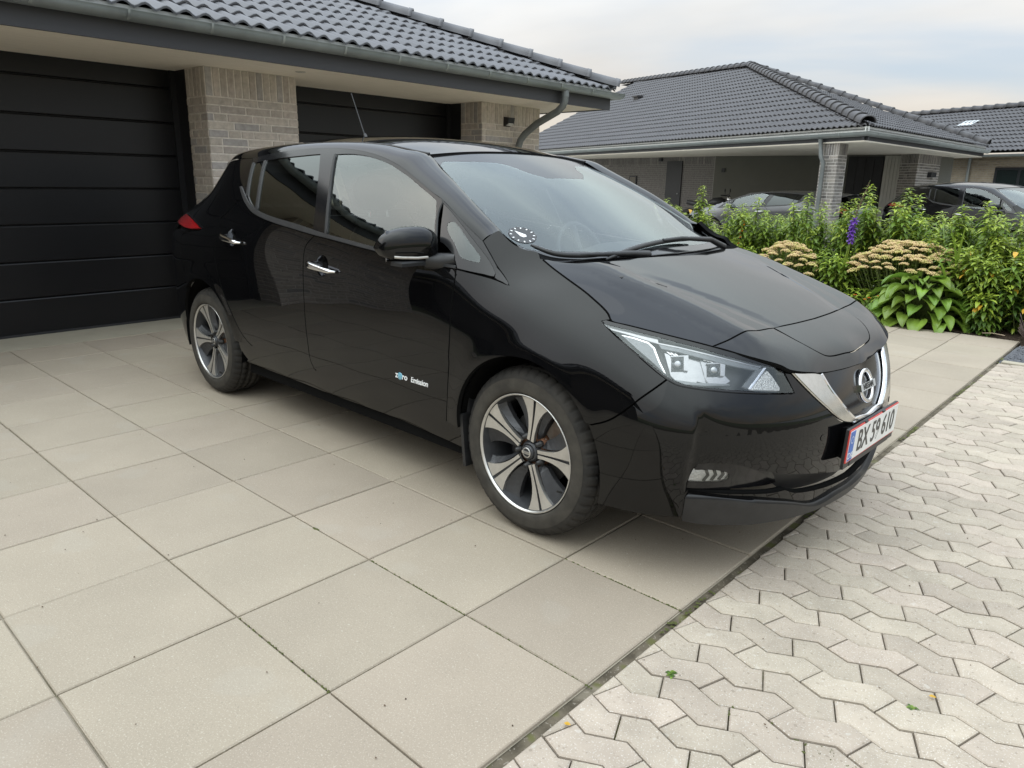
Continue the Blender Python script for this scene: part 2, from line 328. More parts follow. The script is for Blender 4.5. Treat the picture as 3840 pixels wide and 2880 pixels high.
# =====================================================================
# BUILDERS: brickwork and tiled roofs
# =====================================================================
def brickset(parent,u0,du,L,z0,z1,nrm,mats,seed,bl=.228,hd=.108,bh=.0545,jt=.0122,proud=.005,soldier=True,limit=300,cnt=None,headers=.35,quoin=None,top_soldier=.228):
    """bricks on one vertical face. u0: start point (x,y); du: unit dir; nrm: outward unit normal; returns stuff MB for the overflow"""
    rnd=random.Random(seed); du=Vector((*du,0)); n=Vector((*nrm,0)); up=Vector((0,0,1)); o=Vector((*u0,0))
    over=MB(); cnt=cnt if cnt is not None else [0]
    def one(a,b,za,zb):
        if b-a<.012 or zb-za<.01: return
        j=[rnd.uniform(-.0018,.0018) for _ in range(4)]; pr=proud+rnd.uniform(-.0015,.0025); e=.0035
        c=o+du*((a+b)/2)+up*((za+zb)/2); w=(b-a)/2; h=(zb-za)/2
        P=[]
        for (su,sz) in ((-1,-1),(1,-1),(1,1),(-1,1)): P.append(du*(su*w+rnd.uniform(-.001,.001))+up*(sz*h+rnd.uniform(-.0012,.0012))+n*(-.012))
        for (su,sz) in ((-1,-1),(1,-1),(1,1),(-1,1)): P.append(du*(su*w)+up*(sz*h)+n*(pr-e))
        for k,(su,sz) in enumerate(((-1,-1),(1,-1),(1,1),(-1,1))): P.append(du*(su*(w-e)+j[k])+up*(sz*(h-e)+j[(k+1)%4])+n*pr)
        F=[(0,1,5,4),(1,2,6,5),(2,3,7,6),(3,0,4,7),(4,5,9,8),(5,6,10,9),(6,7,11,10),(7,4,8,11),(8,9,10,11)]
        # keep faces outward
        if du.cross(up).dot(n)<0: F=[f[::-1] for f in F]
        m=mats[0] if rnd.random()<.62 else rnd.choice(mats)
        if cnt[0]<limit:
            cnt[0]+=1; b_=MB().add(P,F); b_.build('brick',m,parent,loc=c)
        else: over.add([p+c for p in P],F)
    zt=z1
    if soldier:
        zt=z1-top_soldier-jt; a=0; pitch=bh+jt; k=max(1,round(L/pitch)); p=L/k
        for i in range(k): one(i*p+jt/2,(i+1)*p-jt/2,z1-top_soldier,z1-.002)
    z=zt; row=0
    while z>z0+.01:
        za=max(z0,z-bh); a=rnd.choice((0,-.06,-.12,-.18)); 
        while a<L:
            w=hd if rnd.random()<headers else bl
            lo,hi=max(a,0),min(a+w,L)
            if hi-lo>.03: one(lo,hi if L-hi>.04 else L,za,z)
            a+=w+jt
        z-=bh+jt; row+=1
    return over
def tile_profile(w,n=10,h=.024):
    # double-roman: two rolls per tile
    return [(w*i/n, h*(.5-.5*math.cos(2*math.pi*(2*i/n)))**.8) for i in range(n+1)]
def tile_mesh(name,w=.29,l=.40,n=10,h=.026,th=.016,tilt=.028,m=None):
    pr=tile_profile(w,n,h); V=[];F=[]
    for (u,z) in pr: V+= [(u,0,z+th+tilt-.004),(u,.012,z+th+tilt),(u,l,z+th),(u,0,z+tilt-.002)]
    for i in range(n):
        a,b=i*4,(i+1)*4; F+=[(a+1,b+1,b+2,a+2),(a,b,b+1,a+1),(a+3,b+3,b,a)]
    F+=[(3,0,1),(n*4+1,n*4,n*4+3)]
    me=bpy.data.meshes.new(name); me.from_pydata(V,[],F); me.materials.append(m); me.polygons.foreach_set('use_smooth',[ (k%3)!=2 if k<3*n else False for k in range(len(F))]); me.update(); return me
def tiled_plane(parent,C,u,nrm_in,tan_p,poly,tm,m,limit=300,gauge=.335,w=.287,under=None,seed=1,far_n=6):
    """tiles laid on a sloping plane. C eave start, u eave direction, nrm_in horizontal inward normal; poly in (u,v) plane coords"""
    rnd=random.Random(seed); C=Vector(C); u=Vector((*u,0)).normalized(); ni=Vector((*nrm_in,0)).normalized(); v=(ni+Vector((0,0,tan_p))).normalized(); n=u.cross(v)
    if n.z<0: u2=-u
    n=n if n.z>0 else -n
    flip=u.cross(v).z<0
    M=Matrix(((u.x,v.x,n.x,0),(u.y,v.y,n.y,0),(u.z,v.z,n.z,0),(0,0,0,1)))
    # roof deck below the tiles
    dk=MB().add([C+u*a+v*b-n*.012 for a,b in poly],[tuple(range(len(poly))) if not flip else tuple(range(len(poly)-1,-1,-1))]); deck=dk.build('roof_deck',MATS['roof_underlay'],parent)
    P=np.array(poly); lo,hi=P.min(0),P.max(0); inv=cam.matrix_world.inverted(); cells=[]
    j=0; b=0.0
    while b<hi[1]:
        a=math.floor(lo[0]/w)*w
        while a<hi[0]:
            cor=[(a,b),(a+w,b),(a+w,b+gauge),(a,b+gauge)]; ins=in_poly(np.array(cor)+1e-6,poly)
            cen=C+u*(a+w/2)+v*(b+gauge/2); q=inv@cen; vis=q.z<0 and abs(q.x/-q.z)<.73 and abs(q.y/-q.z)<.56
            if ins.all(): cells.append((0 if vis else 1,q.length,a,b,True))
            elif ins.any() or in_poly(np.array([(a+w/2,b+gauge/2)]),poly)[0]: cells.append((2,q.length,a,b,False))
            a+=w
        b+=gauge
    cells.sort(key=lambda t:(t[0],t[1])); k=0; over=MB(); tv=[tuple(x.co) for x in tm.vertices]; tf=[tuple(p.vertices) for p in tm.polygons]; cut=bmesh.new()
    # flush clip planes for cut tiles
    for vis,d,a,b,whole in cells:
        if vis==0 and k<limit:
            k+=1; o=obj('roof_tile',tm,parent); jz=rnd.uniform(-.002,.002)
            MM=Matrix.Translation(C+u*(a+rnd.uniform(-.002,.002))+v*(b+rnd.uniform(-.003,.003))+n*jz)@M
            if flip: MM=Matrix.Translation(C+u*(a+w)+v*b)@Matrix(((-u.x,v.x,n.x,0),(-u.y,v.y,n.y,0),(-u.z,v.z,n.z,0),(0,0,0,1)))
            o.matrix_basis=MM
        elif whole:
            P_=[((a+w-p[0]) if flip else (a+p[0]),b+p[1],p[2]) for p in tv]; over.add([C+u*p[0]+v*p[1]+n*p[2] for p in P_],tf,True)
        else:
            bm=bmesh.new(); vs=[bm.verts.new(((a+w-p[0]) if flip else (a+p[0]),b+p[1],p[2])) for p in tv]
            for f in tf: bm.faces.new([vs[i] for i in f])
            np_=len(poly); A=sum(poly[i][0]*poly[(i+1)%np_][1]-poly[(i+1)%np_][0]*poly[i][1] for i in range(np_)); sg=1 if A>0 else -1
            for i in range(np_):
                p,q=poly[i],poly[(i+1)%np_]; ed=Vector((q[0]-p[0],q[1]-p[1],0)); nn=Vector((ed.y,-ed.x,0))*sg
                if nn.length<1e-6 or abs(ed.y)<1e-4: continue
                bmesh.ops.bisect_plane(bm,geom=bm.verts[:]+bm.edges[:]+bm.faces[:],plane_co=(p[0],p[1],0),plane_no=nn.normalized(),clear_outer=True)
            bm.verts.index_update(); over.add([C+u*x.co.x+v*x.co.y+n*x.co.z for x in bm.verts],[tuple(y.index for y in f.verts) for f in bm.faces],True); bm.free()
    if over.v: tag(over.build('roof_tile_field',m,parent),kind='stuff')
    return u,v,n,deck
def cap_mesh(name,l=.42,r=.115,n=10,m=None,flat=.72):
    V=[];F=[]
    for (y,s) in ((0,1.06),(.05,1.05),(.05,1.0),(l,.93)):
        for i in range(n+1):
            t=math.pi*i/n; V.append((r*s*math.cos(t),y,r*s*flat*math.sin(t)**.85 if math.sin(t)>0 else 0))
    # underside lip at the front
    for i in range(n+1): 
        t=math.pi*i/n; V.append((r*1.06*.86*math.cos(t),0,r*1.06*.86*flat*max(0,math.sin(t))**.85))
    k=n+1
    for j in range(3):
        for i in range(n): F.append((j*k+i,(j+1)*k+i,(j+1)*k+i+1,j*k+i+1))
    for i in range(n): F.append((4*k+i,i,i+1,4*k+i+1))
    F.append(tuple(3*k+i for i in range(n+1)))
    me=bpy.data.meshes.new(name); me.from_pydata(V,[],F); me.materials.append(m); me.shade_smooth(); me.update(); return me
def caps(parent,A,B,me,pitch=.37,lift=.03,name='hip_tile',start_cap=True):
    A,B=Vector(A),Vector(B); d=(B-A); L=d.length; d.normalize(); x=d.cross(Vector((0,0,1))).normalized(); z=x.cross(d); n=int(L/pitch)
    for i in range(n):
        o=obj(name,me,parent); p=A+d*(i*pitch)+z*lift
        tl=.045; dd=(d*math.cos(tl)-z*math.sin(tl)); zz=x.cross(dd)
        o.matrix_basis=Matrix(((x.x,dd.x,zz.x,p.x),(x.y,dd.y,zz.y,p.y),(x.z,dd.z,zz.z,p.z+.012),(0,0,0,1)))
def gutter(parent,pts,m,r=.062,joints=()):
    """half-round gutter swept along pts (top edge line), with bracket straps"""
    pts=[Vector(p) for p in pts]; g=MB(); V=[];F=[];n=14
    for i,p in enumerate(pts):
        d=((pts[min(i+1,len(pts)-1)]-p).normalized()+(p-pts[max(i-1,0)]).normalized()).normalized(); s=d.cross(Vector((0,0,1))).normalized()
        cs=1/max(.6,abs(d.dot((pts[min(i+1,len(pts)-1)]-pts[max(i-1,0)]).normalized())))
        k=1/max(.5,math.cos(.5*((pts[min(i+1,len(pts)-1)]-p).angle(p-pts[max(i-1,0)]) if 0<i<len(pts)-1 else 0)))
        ring=[(r*math.cos(t),-r*1.0*math.sin(t)) for t in [math.pi*q/n for q in range(n+1)]]
        ring=[(ring[0][0]+.006,.006)]+ring+[(ring[-1][0]-.006,.006)]
        ring+= [(x*.93,y*.93) for x,y in ring[::-1]]
        for x,y in ring: V.append(p+s*(x*k)+Vector((0,0,y)))
    m_=2*(n+3)
    for i in range(len(pts)-1):
        for j in range(m_): F.append((i*m_+j,i*m_+(j+1)%m_,(i+1)*m_+(j+1)%m_,(i+1)*m_+j))
    F+=[tuple(range(m_)),tuple((len(pts)-1)*m_+j for j in range(m_-1,-1,-1))]
    g.add(V,F,True); go=g.build('gutter',m,parent)
    for (p,d) in joints:
        p,d=Vector(p),Vector(d).normalized(); s=d.cross(Vector((0,0,1))); b=MB(); V=[];F=[]
        for e in (-.009,.009):
            for q in range(n+1):
                t=math.pi*q/n; V.append(p+d*e+s*(1.06*r*math.cos(t))+Vector((0,0,-1.06*r*math.sin(t)+.004)))
        for q in range(n): F.append((q,q+1,n+2+q,n+1+q))
        # closed strap with thickness
        b.add(V,F,True); b.build('gutter_strap',m,go)
    return go
# =====================================================================
# GARAGE
# =====================================================================
TILE=mat('roof_tile_glazed',(.108,.108,.117),rough=.52,spec=.45,var=.16,vscale=6,obj_var=.08,bump=.04,bscale=90,rvar=.06)
mat('roof_underlay',(.02,.02,.02),rough=.9,var=.1,vscale=5)
ZINC=mat('zinc_gutter',(.33,.36,.36),rough=.42,metal=.55,var=.12,vscale=4,rvar=.08)
FASC=mat('fascia_board',(.045,.046,.052),rough=.6,var=.1,vscale=3,stretch=(1,.1,1))
SOFF=mat('soffit_board',(.88,.81,.70),rough=.75,var=.07,vscale=16,stretch=(6,.35,6),bump=.1,bscale=60)
DOOR=mat('garage_door_panel',(.0055,.0055,.0068),rough=.36,spec=.35,var=.15,vscale=2,bump=.05,bscale=220,bdist=.001)
FRAME=mat('door_frame_black',(.010,.010,.012),rough=.45,var=.1,vscale=4)
MORT=mat('mortar_brown',(.64,.59,.53),rough=.95,var=.15,vscale=30,bump=.5,bscale=160,bdist=.003)
BR=[mat('brick_brown_a',(.475,.42,.37),rough=.9,var=.18,vscale=22,obj_var=.12,bump=.5,bscale=110,bdist=.004),mat('brick_brown_b',(.43,.385,.345),rough=.9,var=.18,vscale=22,obj_var=.12,bump=.5,bscale=110,bdist=.004),mat('brick_grey_c',(.365,.34,.325),rough=.85,var=.16,vscale=22,obj_var=.12,bump=.5,bscale=110,bdist=.004)]
gar=empty('garage'); tag(gar,'brown brick garage with two black sectional doors and dark tiled hip roof','garage')
XF=-1.975; ZS=2.20
def pier(y0,y1,x0,x1,seed,name='brick_pier'):
    p=MB().box((x0,y0,-.1),(x1,y1,ZS+.06)); po=p.build(name,MORT,gar); cnt=[0]
    ov=brickset(po,(x1,y0),(0,1),y1-y0,0.0,ZS,(1,0),BR,seed,cnt=cnt)
    ov2=brickset(po,(x0,y0),(1,0),x1-x0,0.0,ZS,(0,-1),BR,seed+1,cnt=cnt)
    ov3=brickset(po,(x1,y1),(-1,0),x1-x0,0.0,ZS,(0,1),BR,seed+2,cnt=[300])
    for o_ in (ov,ov2,ov3):
        if o_.v: tag(o_.build('brick_field',BR[0],po),kind='stuff')
    return po
pier(.238,1.105,-2.33,XF,11); pier(3.55,4.58,-2.33,XF,21)
pier(-4.2,-2.4,-2.33,XF,31)
# side wall of the garage towards the neighbour, plain mortar-and-brick
sw=MB().box((-9,4.30,-.1),(-2.331,4.575,ZS+.06)); swo=sw.build('side_wall',MORT,gar); ov=brickset(swo,(-2.33,4.576),(-1,0),4.0,0,ZS,(0,1),BR,41,cnt=[300]); tag(ov.build('brick_field',BR[1],swo),kind='stuff')
def sectional_door(y0,y1):
    d=empty('sectional_door'); d.parent=gar; d.location=(-2.55,0,0)
    js=[.012,.31,.605,.90,1.19,1.475,1.76,2.05,2.24]
    for a,b in zip(js[:-1],js[1:]):
        m=MB(); e=.006
        prof=[(0,a+.003),(.010,a+.003+.004),(.013,a+.012),(.013,b-.014),(.009,b-.006),(0,b-.003),(-.03,b-.003),(-.03,a+.003)]
        m.prism(prof,y0+.05,y1-.05,lambda p,h:(p[0],h,p[1])); m.build('door_panel',DOOR,d)
    MB().box((-.035,y0+.05,.0),(-.02,y1-.05,2.26)).build('door_core',FRAME,d)
    MB().box((-.01,y0+.05,.002),(.02,y1-.05,.024)).build('bottom_seal',RUBB_,d)
    for (ya,yb) in ((y0,y0+.055),(y1-.055,y1)): MB().box((-.06,ya,0),(.035,yb,2.26)).build('door_jamb',FRAME,d)
    for (ya,yb) in ((y0-.02,y0+.004),(y1-.004,y1+.02)): MB().box((.03,ya,0),(.218,yb,2.23)).build('jamb_lining',FRAME,d)
    return d
RUBB_=mat('door_seal',(.02,.02,.022),rough=.7,var=.2,vscale=30)
sectional_door(-2.4,.238); sectional_door(1.105,3.55)
MB().box((-9,-4.2,-.1),(-2.60,4.29,2.26)).build('inner_wall',FRAME,gar)
# soffit boards run along the eave
for k in range(12):
    x0=-2.60+k*.1105; MB().box((x0,-4.6,ZS+.002),(x0+.1085,5.055,ZS+.022)).build('soffit_board',SOFF,gar)
MB().box((-9,4.58,ZS+.003),(-2.60,5.055,ZS+.02)).build('side_soffit',SOFF,gar)
MB().box((-1.285,-4.6,ZS-.008),(-1.258,5.085,ZS+.145)).build('fascia',FASC,gar)
MB().box((-9,5.06,ZS-.008),(-1.286,5.085,ZS+.145)).build('side_fascia',FASC,gar)
GXC,GYC,GZ=-1.188,5.155,2.375
gj=[((GXC,y,GZ),(0,1,0)) for y in np.arange(-1.23-.578*5,5.0,.578)]
gutter(gar,[(GXC,-4.6,GZ),(GXC,GYC,GZ),(-9,GYC,GZ)],ZINC,joints=gj)
tm=tile_mesh('roof_tile',m=TILE,h=.036,n=12)
MB().box((-1.225-.03,-4.6,2.36),(-1.225-.012,5.07,2.425)).build('eave_comb',mat('eave_comb_grey',(.45,.45,.44),rough=.6,var=.1,vscale=20),gar)
TP=.405; EX,EY,EZ=-1.225,5.12,2.385
H=5.0
# front slope: u runs along +y, hip cuts its right end at 45 degrees
import math as _m
ln=_m.sqrt(1+TP*TP)
L0=-4.6
u,v,n,dk=tiled_plane(gar,(EX,L0,EZ),(0,1),(-1,0),TP,[(0,0),(EY-L0,0),(EY-L0-H,H*ln),(0,H*ln)],tm,TILE,limit=300,seed=5)
tiled_plane(gar,(EX,EY,EZ),(-1,0),(0,-1),TP,[(0,0),(8,0),(8,H*ln),(H,H*ln)],tm,TILE,limit=0,seed=6)
capm=cap_mesh('hip_tile',m=TILE,r=.125,flat=.85)
caps(gar,(EX+.02,EY+.02,EZ+.03),(EX-H,EY-H,EZ+H*TP+.03),capm,pitch=.375,lift=.022)
# downpipe with swan neck
dp=MB(); pts=[(GXC,4.10,GZ-.05),(GXC,4.10,GZ-.16),(GXC-.03,4.10,GZ-.215),(GXC-.10,4.10,GZ-.27),(-1.60,4.105,1.985),(-1.80,4.11,1.87),(-1.87,4.11,1.80),(-1.905,4.11,1.71),(-1.91,4.11,1.55),(-1.91,4.11,.02)]
ZPIPE=mat('zinc_pipe',(.17,.185,.185),rough=.5,metal=.4,var=.15,vscale=5)
dp.tube(pts,.041,16); dpo=dp.build('downpipe',ZPIPE,gar)
MB().lathe([(.0455,-.02),(.0455,.05)],20,'z',c=(-1.91,4.11,1.50)).build('pipe_socket',ZPIPE,dpo)
MB().lathe([(.0455,-.03),(.0455,.03)],20,'z',c=(GXC,4.10,GZ-.09)).build('pipe_outlet',ZPIPE,dpo)
MB().box((-1.975,4.10,1.0),(-1.90,4.12,1.03)).build('pipe_clip',ZINC,dpo)
# wall lamp and soffit spot
lamp=empty('wall_lamp',(XF+.006,3.965,2.005)); tag(lamp,'small black box wall lamp on the brick pier beside the downpipe','lamp')
LB=mat('lamp_black',(.012,.012,.013),rough=.5,var=.1,vscale=20)
m=MB(); m.add([(0,-.055,-.055),(.07,-.055,-.02),(.085,-.055,.045),(0,-.055,.055),(0,.055,-.055),(.07,.055,-.02),(.085,.055,.045),(0,.055,.055)],[(0,1,2,3),(7,6,5,4),(0,4,5,1),(1,5,6,2),(2,6,7,3),(3,7,4,0)]); m.build('lamp_body',LB,lamp)
MB().box((.01,-.04,-.057),(.055,.04,-.035),Matrix.Rotation(R2(-26),4,'Y')).build('lamp_diffuser',mat('lamp_diffuser',(.6,.6,.58),rough=.4,var=.05,vscale=30),lamp)
MB().lathe([(0,-.003),(.042,-.003),(.046,.004)],28,'z',c=(-1.60,.93,ZS)).build('soffit_spot',mat('spot_trim',(.55,.52,.46),rough=.5,var=.05,vscale=30),gar)
# wing of the same house, seen only in the car's windows and paint
wing=empty('house_wing'); tag(wing,'brick house wing with dark tiled roof reflected in the dark car windows','house')
wy=-6.6
MB().box((-9,wy-4,-.1),(1.6,wy,2.25)).build('wall',mat('wing_brick',(.085,.075,.066),rough=.9,var=.25,vscale=12,bump=.5,bscale=60),wing)
MB().box((-9,wy-.0,2.2),(2.2,wy+.62,2.225)).build('soffit',SOFF,wing)
MB().box((-9,wy+.60,2.19),(2.2,wy+.625,2.345)).build('fascia',FASC,wing)
gutter(wing,[(-9,wy+.69,2.375),(2.25,wy+.69,2.375)],ZINC)
WGL=mat('wing_glass',(.01,.012,.014),rough=.03,spec=.6,var=.1,vscale=3)
for (xa,xb,za,zb) in ((-5.5,-3.6,.15,2.1),(-1.2,.4,.9,2.1)):
    MB().box((xa-.06,wy,za-.06),(xb+.06,wy+.03,zb+.06)).build('window_frame',FRAME,wing); MB().box((xa,wy+.02,za),(xb,wy+.036,zb)).build('window_pane',WGL,wing)
tiled_plane(wing,(2.3,wy+.66,2.39),(-1,0),(0,-1),.405,[(0,0),(11,0),(11,4.4),(4.0,4.4)],tm,TILE,limit=0,seed=9)
caps(wing,(2.32,wy+.68,2.42),(2.3-4,wy+.66-4,2.39+4*.405+.03),capm)
tiled_plane(wing,(2.3,wy+.66,2.39),(0,-1),(-1,0),.405,[(0,0),(8,0),(4.0,4.3)],tm,TILE,limit=0,seed=12)

# =====================================================================
# NEIGHBOURING HOUSES
# =====================================================================
NM=mat('mortar_pale',(.56,.54,.51),rough=.95,var=.12,vscale=30)
NB=[mat('brick_washed_a',(.22,.205,.19),rough=.9,var=.25,vscale=20,obj_var=.15,bump=.3,bscale=80),mat('brick_washed_b',(.15,.14,.135),rough=.9,var=.25,vscale=20,obj_var=.15,bump=.3,bscale=80),mat('brick_washed_c',(.30,.275,.25),rough=.9,var=.25,vscale=20,obj_var=.15,bump=.3,bscale=80)]
YM=mat('mortar_yellow',(.42,.39,.34),rough=.95,var=.1,vscale=30); YB=[mat('brick_yellow',(.40,.335,.25),rough=.9,var=.22,vscale=6,bump=.3,bscale=80),mat('brick_yellow_b',(.34,.28,.21),rough=.9,var=.22,vscale=6)]
NTILE=mat('roof_tile_matt',(.050,.047,.050),rough=.5,spec=.5,var=.18,vscale=4,obj_var=.10)
REND=mat('shade_toned_wall',(.125,.125,.108),rough=.85,var=.05,vscale=2)  # the carport's deep shade is worked into this wall colour
SOF2=mat('white_soffit',(.84,.79,.69),rough=.8,var=.05,vscale=8)
DKWD=mat('black_gate_board',(.012,.012,.014),rough=.6,var=.2,vscale=6)
PALEWD=mat('pale_cladding',(.42,.41,.37),rough=.75,var=.08,vscale=6,stretch=(8,8,.5))
ANTH=mat('anthracite_frame',(.022,.024,.028),rough=.5,var=.1,vscale=6)
NGL=mat('window_dark_glass',(.012,.02,.02),rough=.03,spec=.7,var=.2,vscale=2)
nh=empty('carport_house'); tag(nh,'white-washed brick house with open carport and dark hipped tile roof behind the shrubs','house')
d2=lambda a:(math.cos(R2(a)),math.sin(R2(a)))
e1=d2(155); e2=d2(87.5)
NC=Vector((-.63,12.73,2.36)); tm2=tile_mesh('roof_tile',m=NTILE,n=8,w=.30,h=.048,tilt=.034)
ni1=(-e1[1]*-1,0); ni1=(e1[1],-e1[0]); ni1=ni1 if ni1[0]*e2[0]+ni1[1]*e2[1]>0 else (-ni1[0],-ni1[1])
ni2=(e2[1],-e2[0]); ni2=ni2 if ni2[0]*e1[0]+ni2[1]*e1[1]>0 else (-ni2[0],-ni2[1])
NA=Vector((-7.59,21.79,5.08)); NE=NC+Vector((*e2,0))*8.7
EC=Vector((NC.x,NC.y,2.43))
def plane_uv(P,C,u,ni,tp):
    u=Vector((*u,0)); v=(Vector((*ni,0))+Vector((0,0,tp))).normalized(); d=P-C; return (d.dot(u),d.dot(v))
def tp_for(P,C,ni): d=P-C; return d.z/(d.x*ni[0]+d.y*ni[1])
t1=tp_for(NA,EC,ni1); t2=tp_for(NA,EC,ni2)
a=plane_uv(NA,EC,e1,ni1,t1); RL=Vector((-16.8,27.6,5.75)); b=plane_uv(RL,EC,e1,ni1,t1)
pl1=[(0,0),(19,0),(19,b[1]),(b[0],b[1]),a]
tiled_plane(nh,EC,e1,ni1,t1,pl1,tm2,NTILE,limit=300,gauge=.345,w=.30,seed=51)
a2=plane_uv(NA,EC,e2,ni2,t2); pl2=[(0,0),(8.75,0),a2]
tiled_plane(nh,EC,e2,ni2,t2,pl2,tm2,NTILE,limit=120,gauge=.345,w=.30,seed=52)
capn=cap_mesh('hip_tile',m=NTILE,r=.15,flat=.95,l=.46)
caps(nh,EC+Vector((-.05,.12,.06)),NA+Vector((0,0,.06)),capn,pitch=.40,lift=.03)
caps(nh,NA+Vector((0,0,.06)),RL+Vector((0,0,.05)),capn,pitch=.40,lift=.02,name='ridge_tile')
caps(nh,EC+Vector((*e2,0))*8.75+Vector((0,0,.06)),NA+Vector((0,0,.06)),capn,pitch=.40,lift=.03)
MB().lathe([(0,.11),(.10,.10),(.16,.05),(.17,0)],14,'z',c=(NA.x,NA.y,NA.z+.10)).build('ridge_end',NTILE,nh)
COMB=mat('eave_comb',(.62,.62,.60),rough=.6,var=.1,vscale=20)
for (d_,ni_,L_) in ((e1,ni1,19),(e2,ni2,8.7)):
    m=MB(); m.prism([(EC.x+ni_[0]*.03,EC.y+ni_[1]*.03),(EC.x+ni_[0]*.03+d_[0]*L_,EC.y+ni_[1]*.03+d_[1]*L_),(EC.x+ni_[0]*.05+d_[0]*L_,EC.y+ni_[1]*.05+d_[1]*L_),(EC.x+ni_[0]*.05,EC.y+ni_[1]*.05)],2.36,2.468); m.build('eave_comb',COMB,nh)
# gutters, fascia, soffit
def ppt(base,d,k,off=(0,0),z=0): return Vector((base.x+d[0]*k+off[0],base.y+d[1]*k+off[1],z))
o1=(-ni1[0]*.05,-ni1[1]*.05)
jn=[((NC.x+e1[0]*k-ni1[0]*.03,NC.y+e1[1]*k-ni1[1]*.03,2.36),(e1[0],e1[1],0)) for k in np.arange(.6,18,.78)]+[((NC.x+e2[0]*k-ni2[0]*.03,NC.y+e2[1]*k-ni2[1]*.03,2.36),(e2[0],e2[1],0)) for k in np.arange(.35,8.6,.62)]
gutter(nh,[NC+Vector((e1[0]*19-ni1[0]*.03,e1[1]*19-ni1[1]*.03,0)),NC+Vector((-ni1[0]*.03-ni2[0]*.03,-ni1[1]*.03-ni2[1]*.03,0)),NC+Vector((e2[0]*8.7-ni2[0]*.03,e2[1]*8.7-ni2[1]*.03,0))],ZINC,r=.075,joints=jn)
sf=MB(); S0_=[(NC.x+.0,NC.y+.0),(NC.x+e2[0]*8.7,NC.y+e2[1]*8.7),(-6,24),(NC.x+e1[0]*19,NC.y+e1[1]*19)]
sf.prism([(NC.x+ni1[0]*.08+ni2[0]*.08,NC.y+ni1[1]*.08+ni2[1]*.08),(NC.x+e2[0]*8.7+ni2[0]*.08,NC.y+e2[1]*8.7),(-6,25),(NC.x+e1[0]*19,NC.y+e1[1]*19+.1)],2.19,2.215); sf.build('soffit',SOF2,nh)
fs=MB()
for (d,ni,L) in ((e1,ni1,19),(e2,ni2,8.7)):
    P=[(NC.x+ni[0]*.05,NC.y+ni[1]*.05),(NC.x+ni[0]*.05+d[0]*L,NC.y+ni[1]*.05+d[1]*L),(NC.x+ni[0]*.075+d[0]*L,NC.y+ni[1]*.075+d[1]*L),(NC.x+ni[0]*.075,NC.y+ni[1]*.075)]
    m=MB(); m.prism(P,2.216,2.36); m.build('fascia',FASC,nh)
def npier(corner,da,La,db,Lb,seed,lim):
    c=Vector((*corner,0)); a_=Vector((*da,0)); b_=Vector((*db,0)); P=[c,c+a_*La,c+a_*La+b_*Lb,c+b_*Lb]
    m=MB(); m.prism([(p.x,p.y) for p in P],-.05,2.19); po=m.build('brick_pier',NM,nh); cn=[0]
    for (st,d,L,oth,k) in ((c,a_,La,-b_,0),(c,b_,Lb,-a_,1)):
        n_=Vector((d.y,-d.x,0)); n_=n_ if n_.dot(oth)>0 else -n_
        ov=brickset(po,(st.x,st.y),(d.x,d.y),L,0,2.185,(n_.x,n_.y),NB,seed+k,cnt=cn,limit=lim,headers=.3)
        if ov.v: tag(ov.build('brick_field',NB[0],po),kind='stuff')
    return po
npier((-1.26,13.13),e1,.47,e2,.45,61,300); npier((-1.17,18.57),(-.725,.688),.81,e2,1.85,71,300)
def wall(P,Q,z0,z1,th,name,m,parent):
    P,Q=Vector((*P,0)),Vector((*Q,0)); d=(Q-P).normalized(); n_=Vector((-d.y,d.x,0)); w_=MB(); w_.prism([(P.x,P.y),(Q.x,Q.y),((Q+n_*th).x,(Q+n_*th).y),((P+n_*th).x,(P+n_*th).y)],z0,z1); return w_.build(name,m,parent),d
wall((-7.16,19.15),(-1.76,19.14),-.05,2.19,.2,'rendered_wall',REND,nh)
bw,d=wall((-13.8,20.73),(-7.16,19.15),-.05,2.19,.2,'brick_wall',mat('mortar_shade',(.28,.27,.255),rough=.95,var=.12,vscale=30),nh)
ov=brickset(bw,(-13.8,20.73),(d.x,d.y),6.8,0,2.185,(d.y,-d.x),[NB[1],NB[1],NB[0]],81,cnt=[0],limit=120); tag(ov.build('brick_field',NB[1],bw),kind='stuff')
def on_wall(P,d,a,b,za,zb,t0,t1,name,m,parent):
    n_=Vector((d.y,-d.x,0)); P=Vector((*P,0)); m_=MB(); m_.prism([((P+d*a+n_*t0).x,(P+d*a+n_*t0).y),((P+d*b+n_*t0).x,(P+d*b+n_*t0).y),((P+d*b+n_*t1).x,(P+d*b+n_*t1).y),((P+d*a+n_*t1).x,(P+d*a+n_*t1).y)],za,zb); return m_.build(name,m,parent)
X=Vector((1,0,0))
W0=(-7.16,19.15)
gd=on_wall(W0,X,4.08,5.0,-.02,2.15,0,.05,'gate_door',DKWD,nh)
for k in range(4): on_wall(W0,X,4.10+k*.225,4.10+k*.225+.215,.02,2.12,.05,.062,'gate_board',DKWD,gd)
cl=on_wall(W0,X,5.02,5.46,-.02,2.17,0,.03,'timber_cladding',PALEWD,nh)
for k in range(5): on_wall(W0,X,5.025+k*.087,5.025+k*.087+.08,0,2.165,.03,.045,'cladding_board',PALEWD,cl)
on_wall(W0,X,.26,.37,1.71,1.83,0,.04,'wall_vent',ANTH,nh)
bd=Vector((d.x,d.y,0)); B0=(-13.8,20.73)
da=lambda x:(Vector((x,0,0)).x+13.8)/abs(d.x)
sd=on_wall(B0,bd,da(-9.14),da(-8.47),-.02,2.06,.004,.05,'side_door',ANTH,nh); on_wall(B0,bd,da(-8.58),da(-8.55),1.0,1.03,.05,.09,'handle',ZINC,sd)
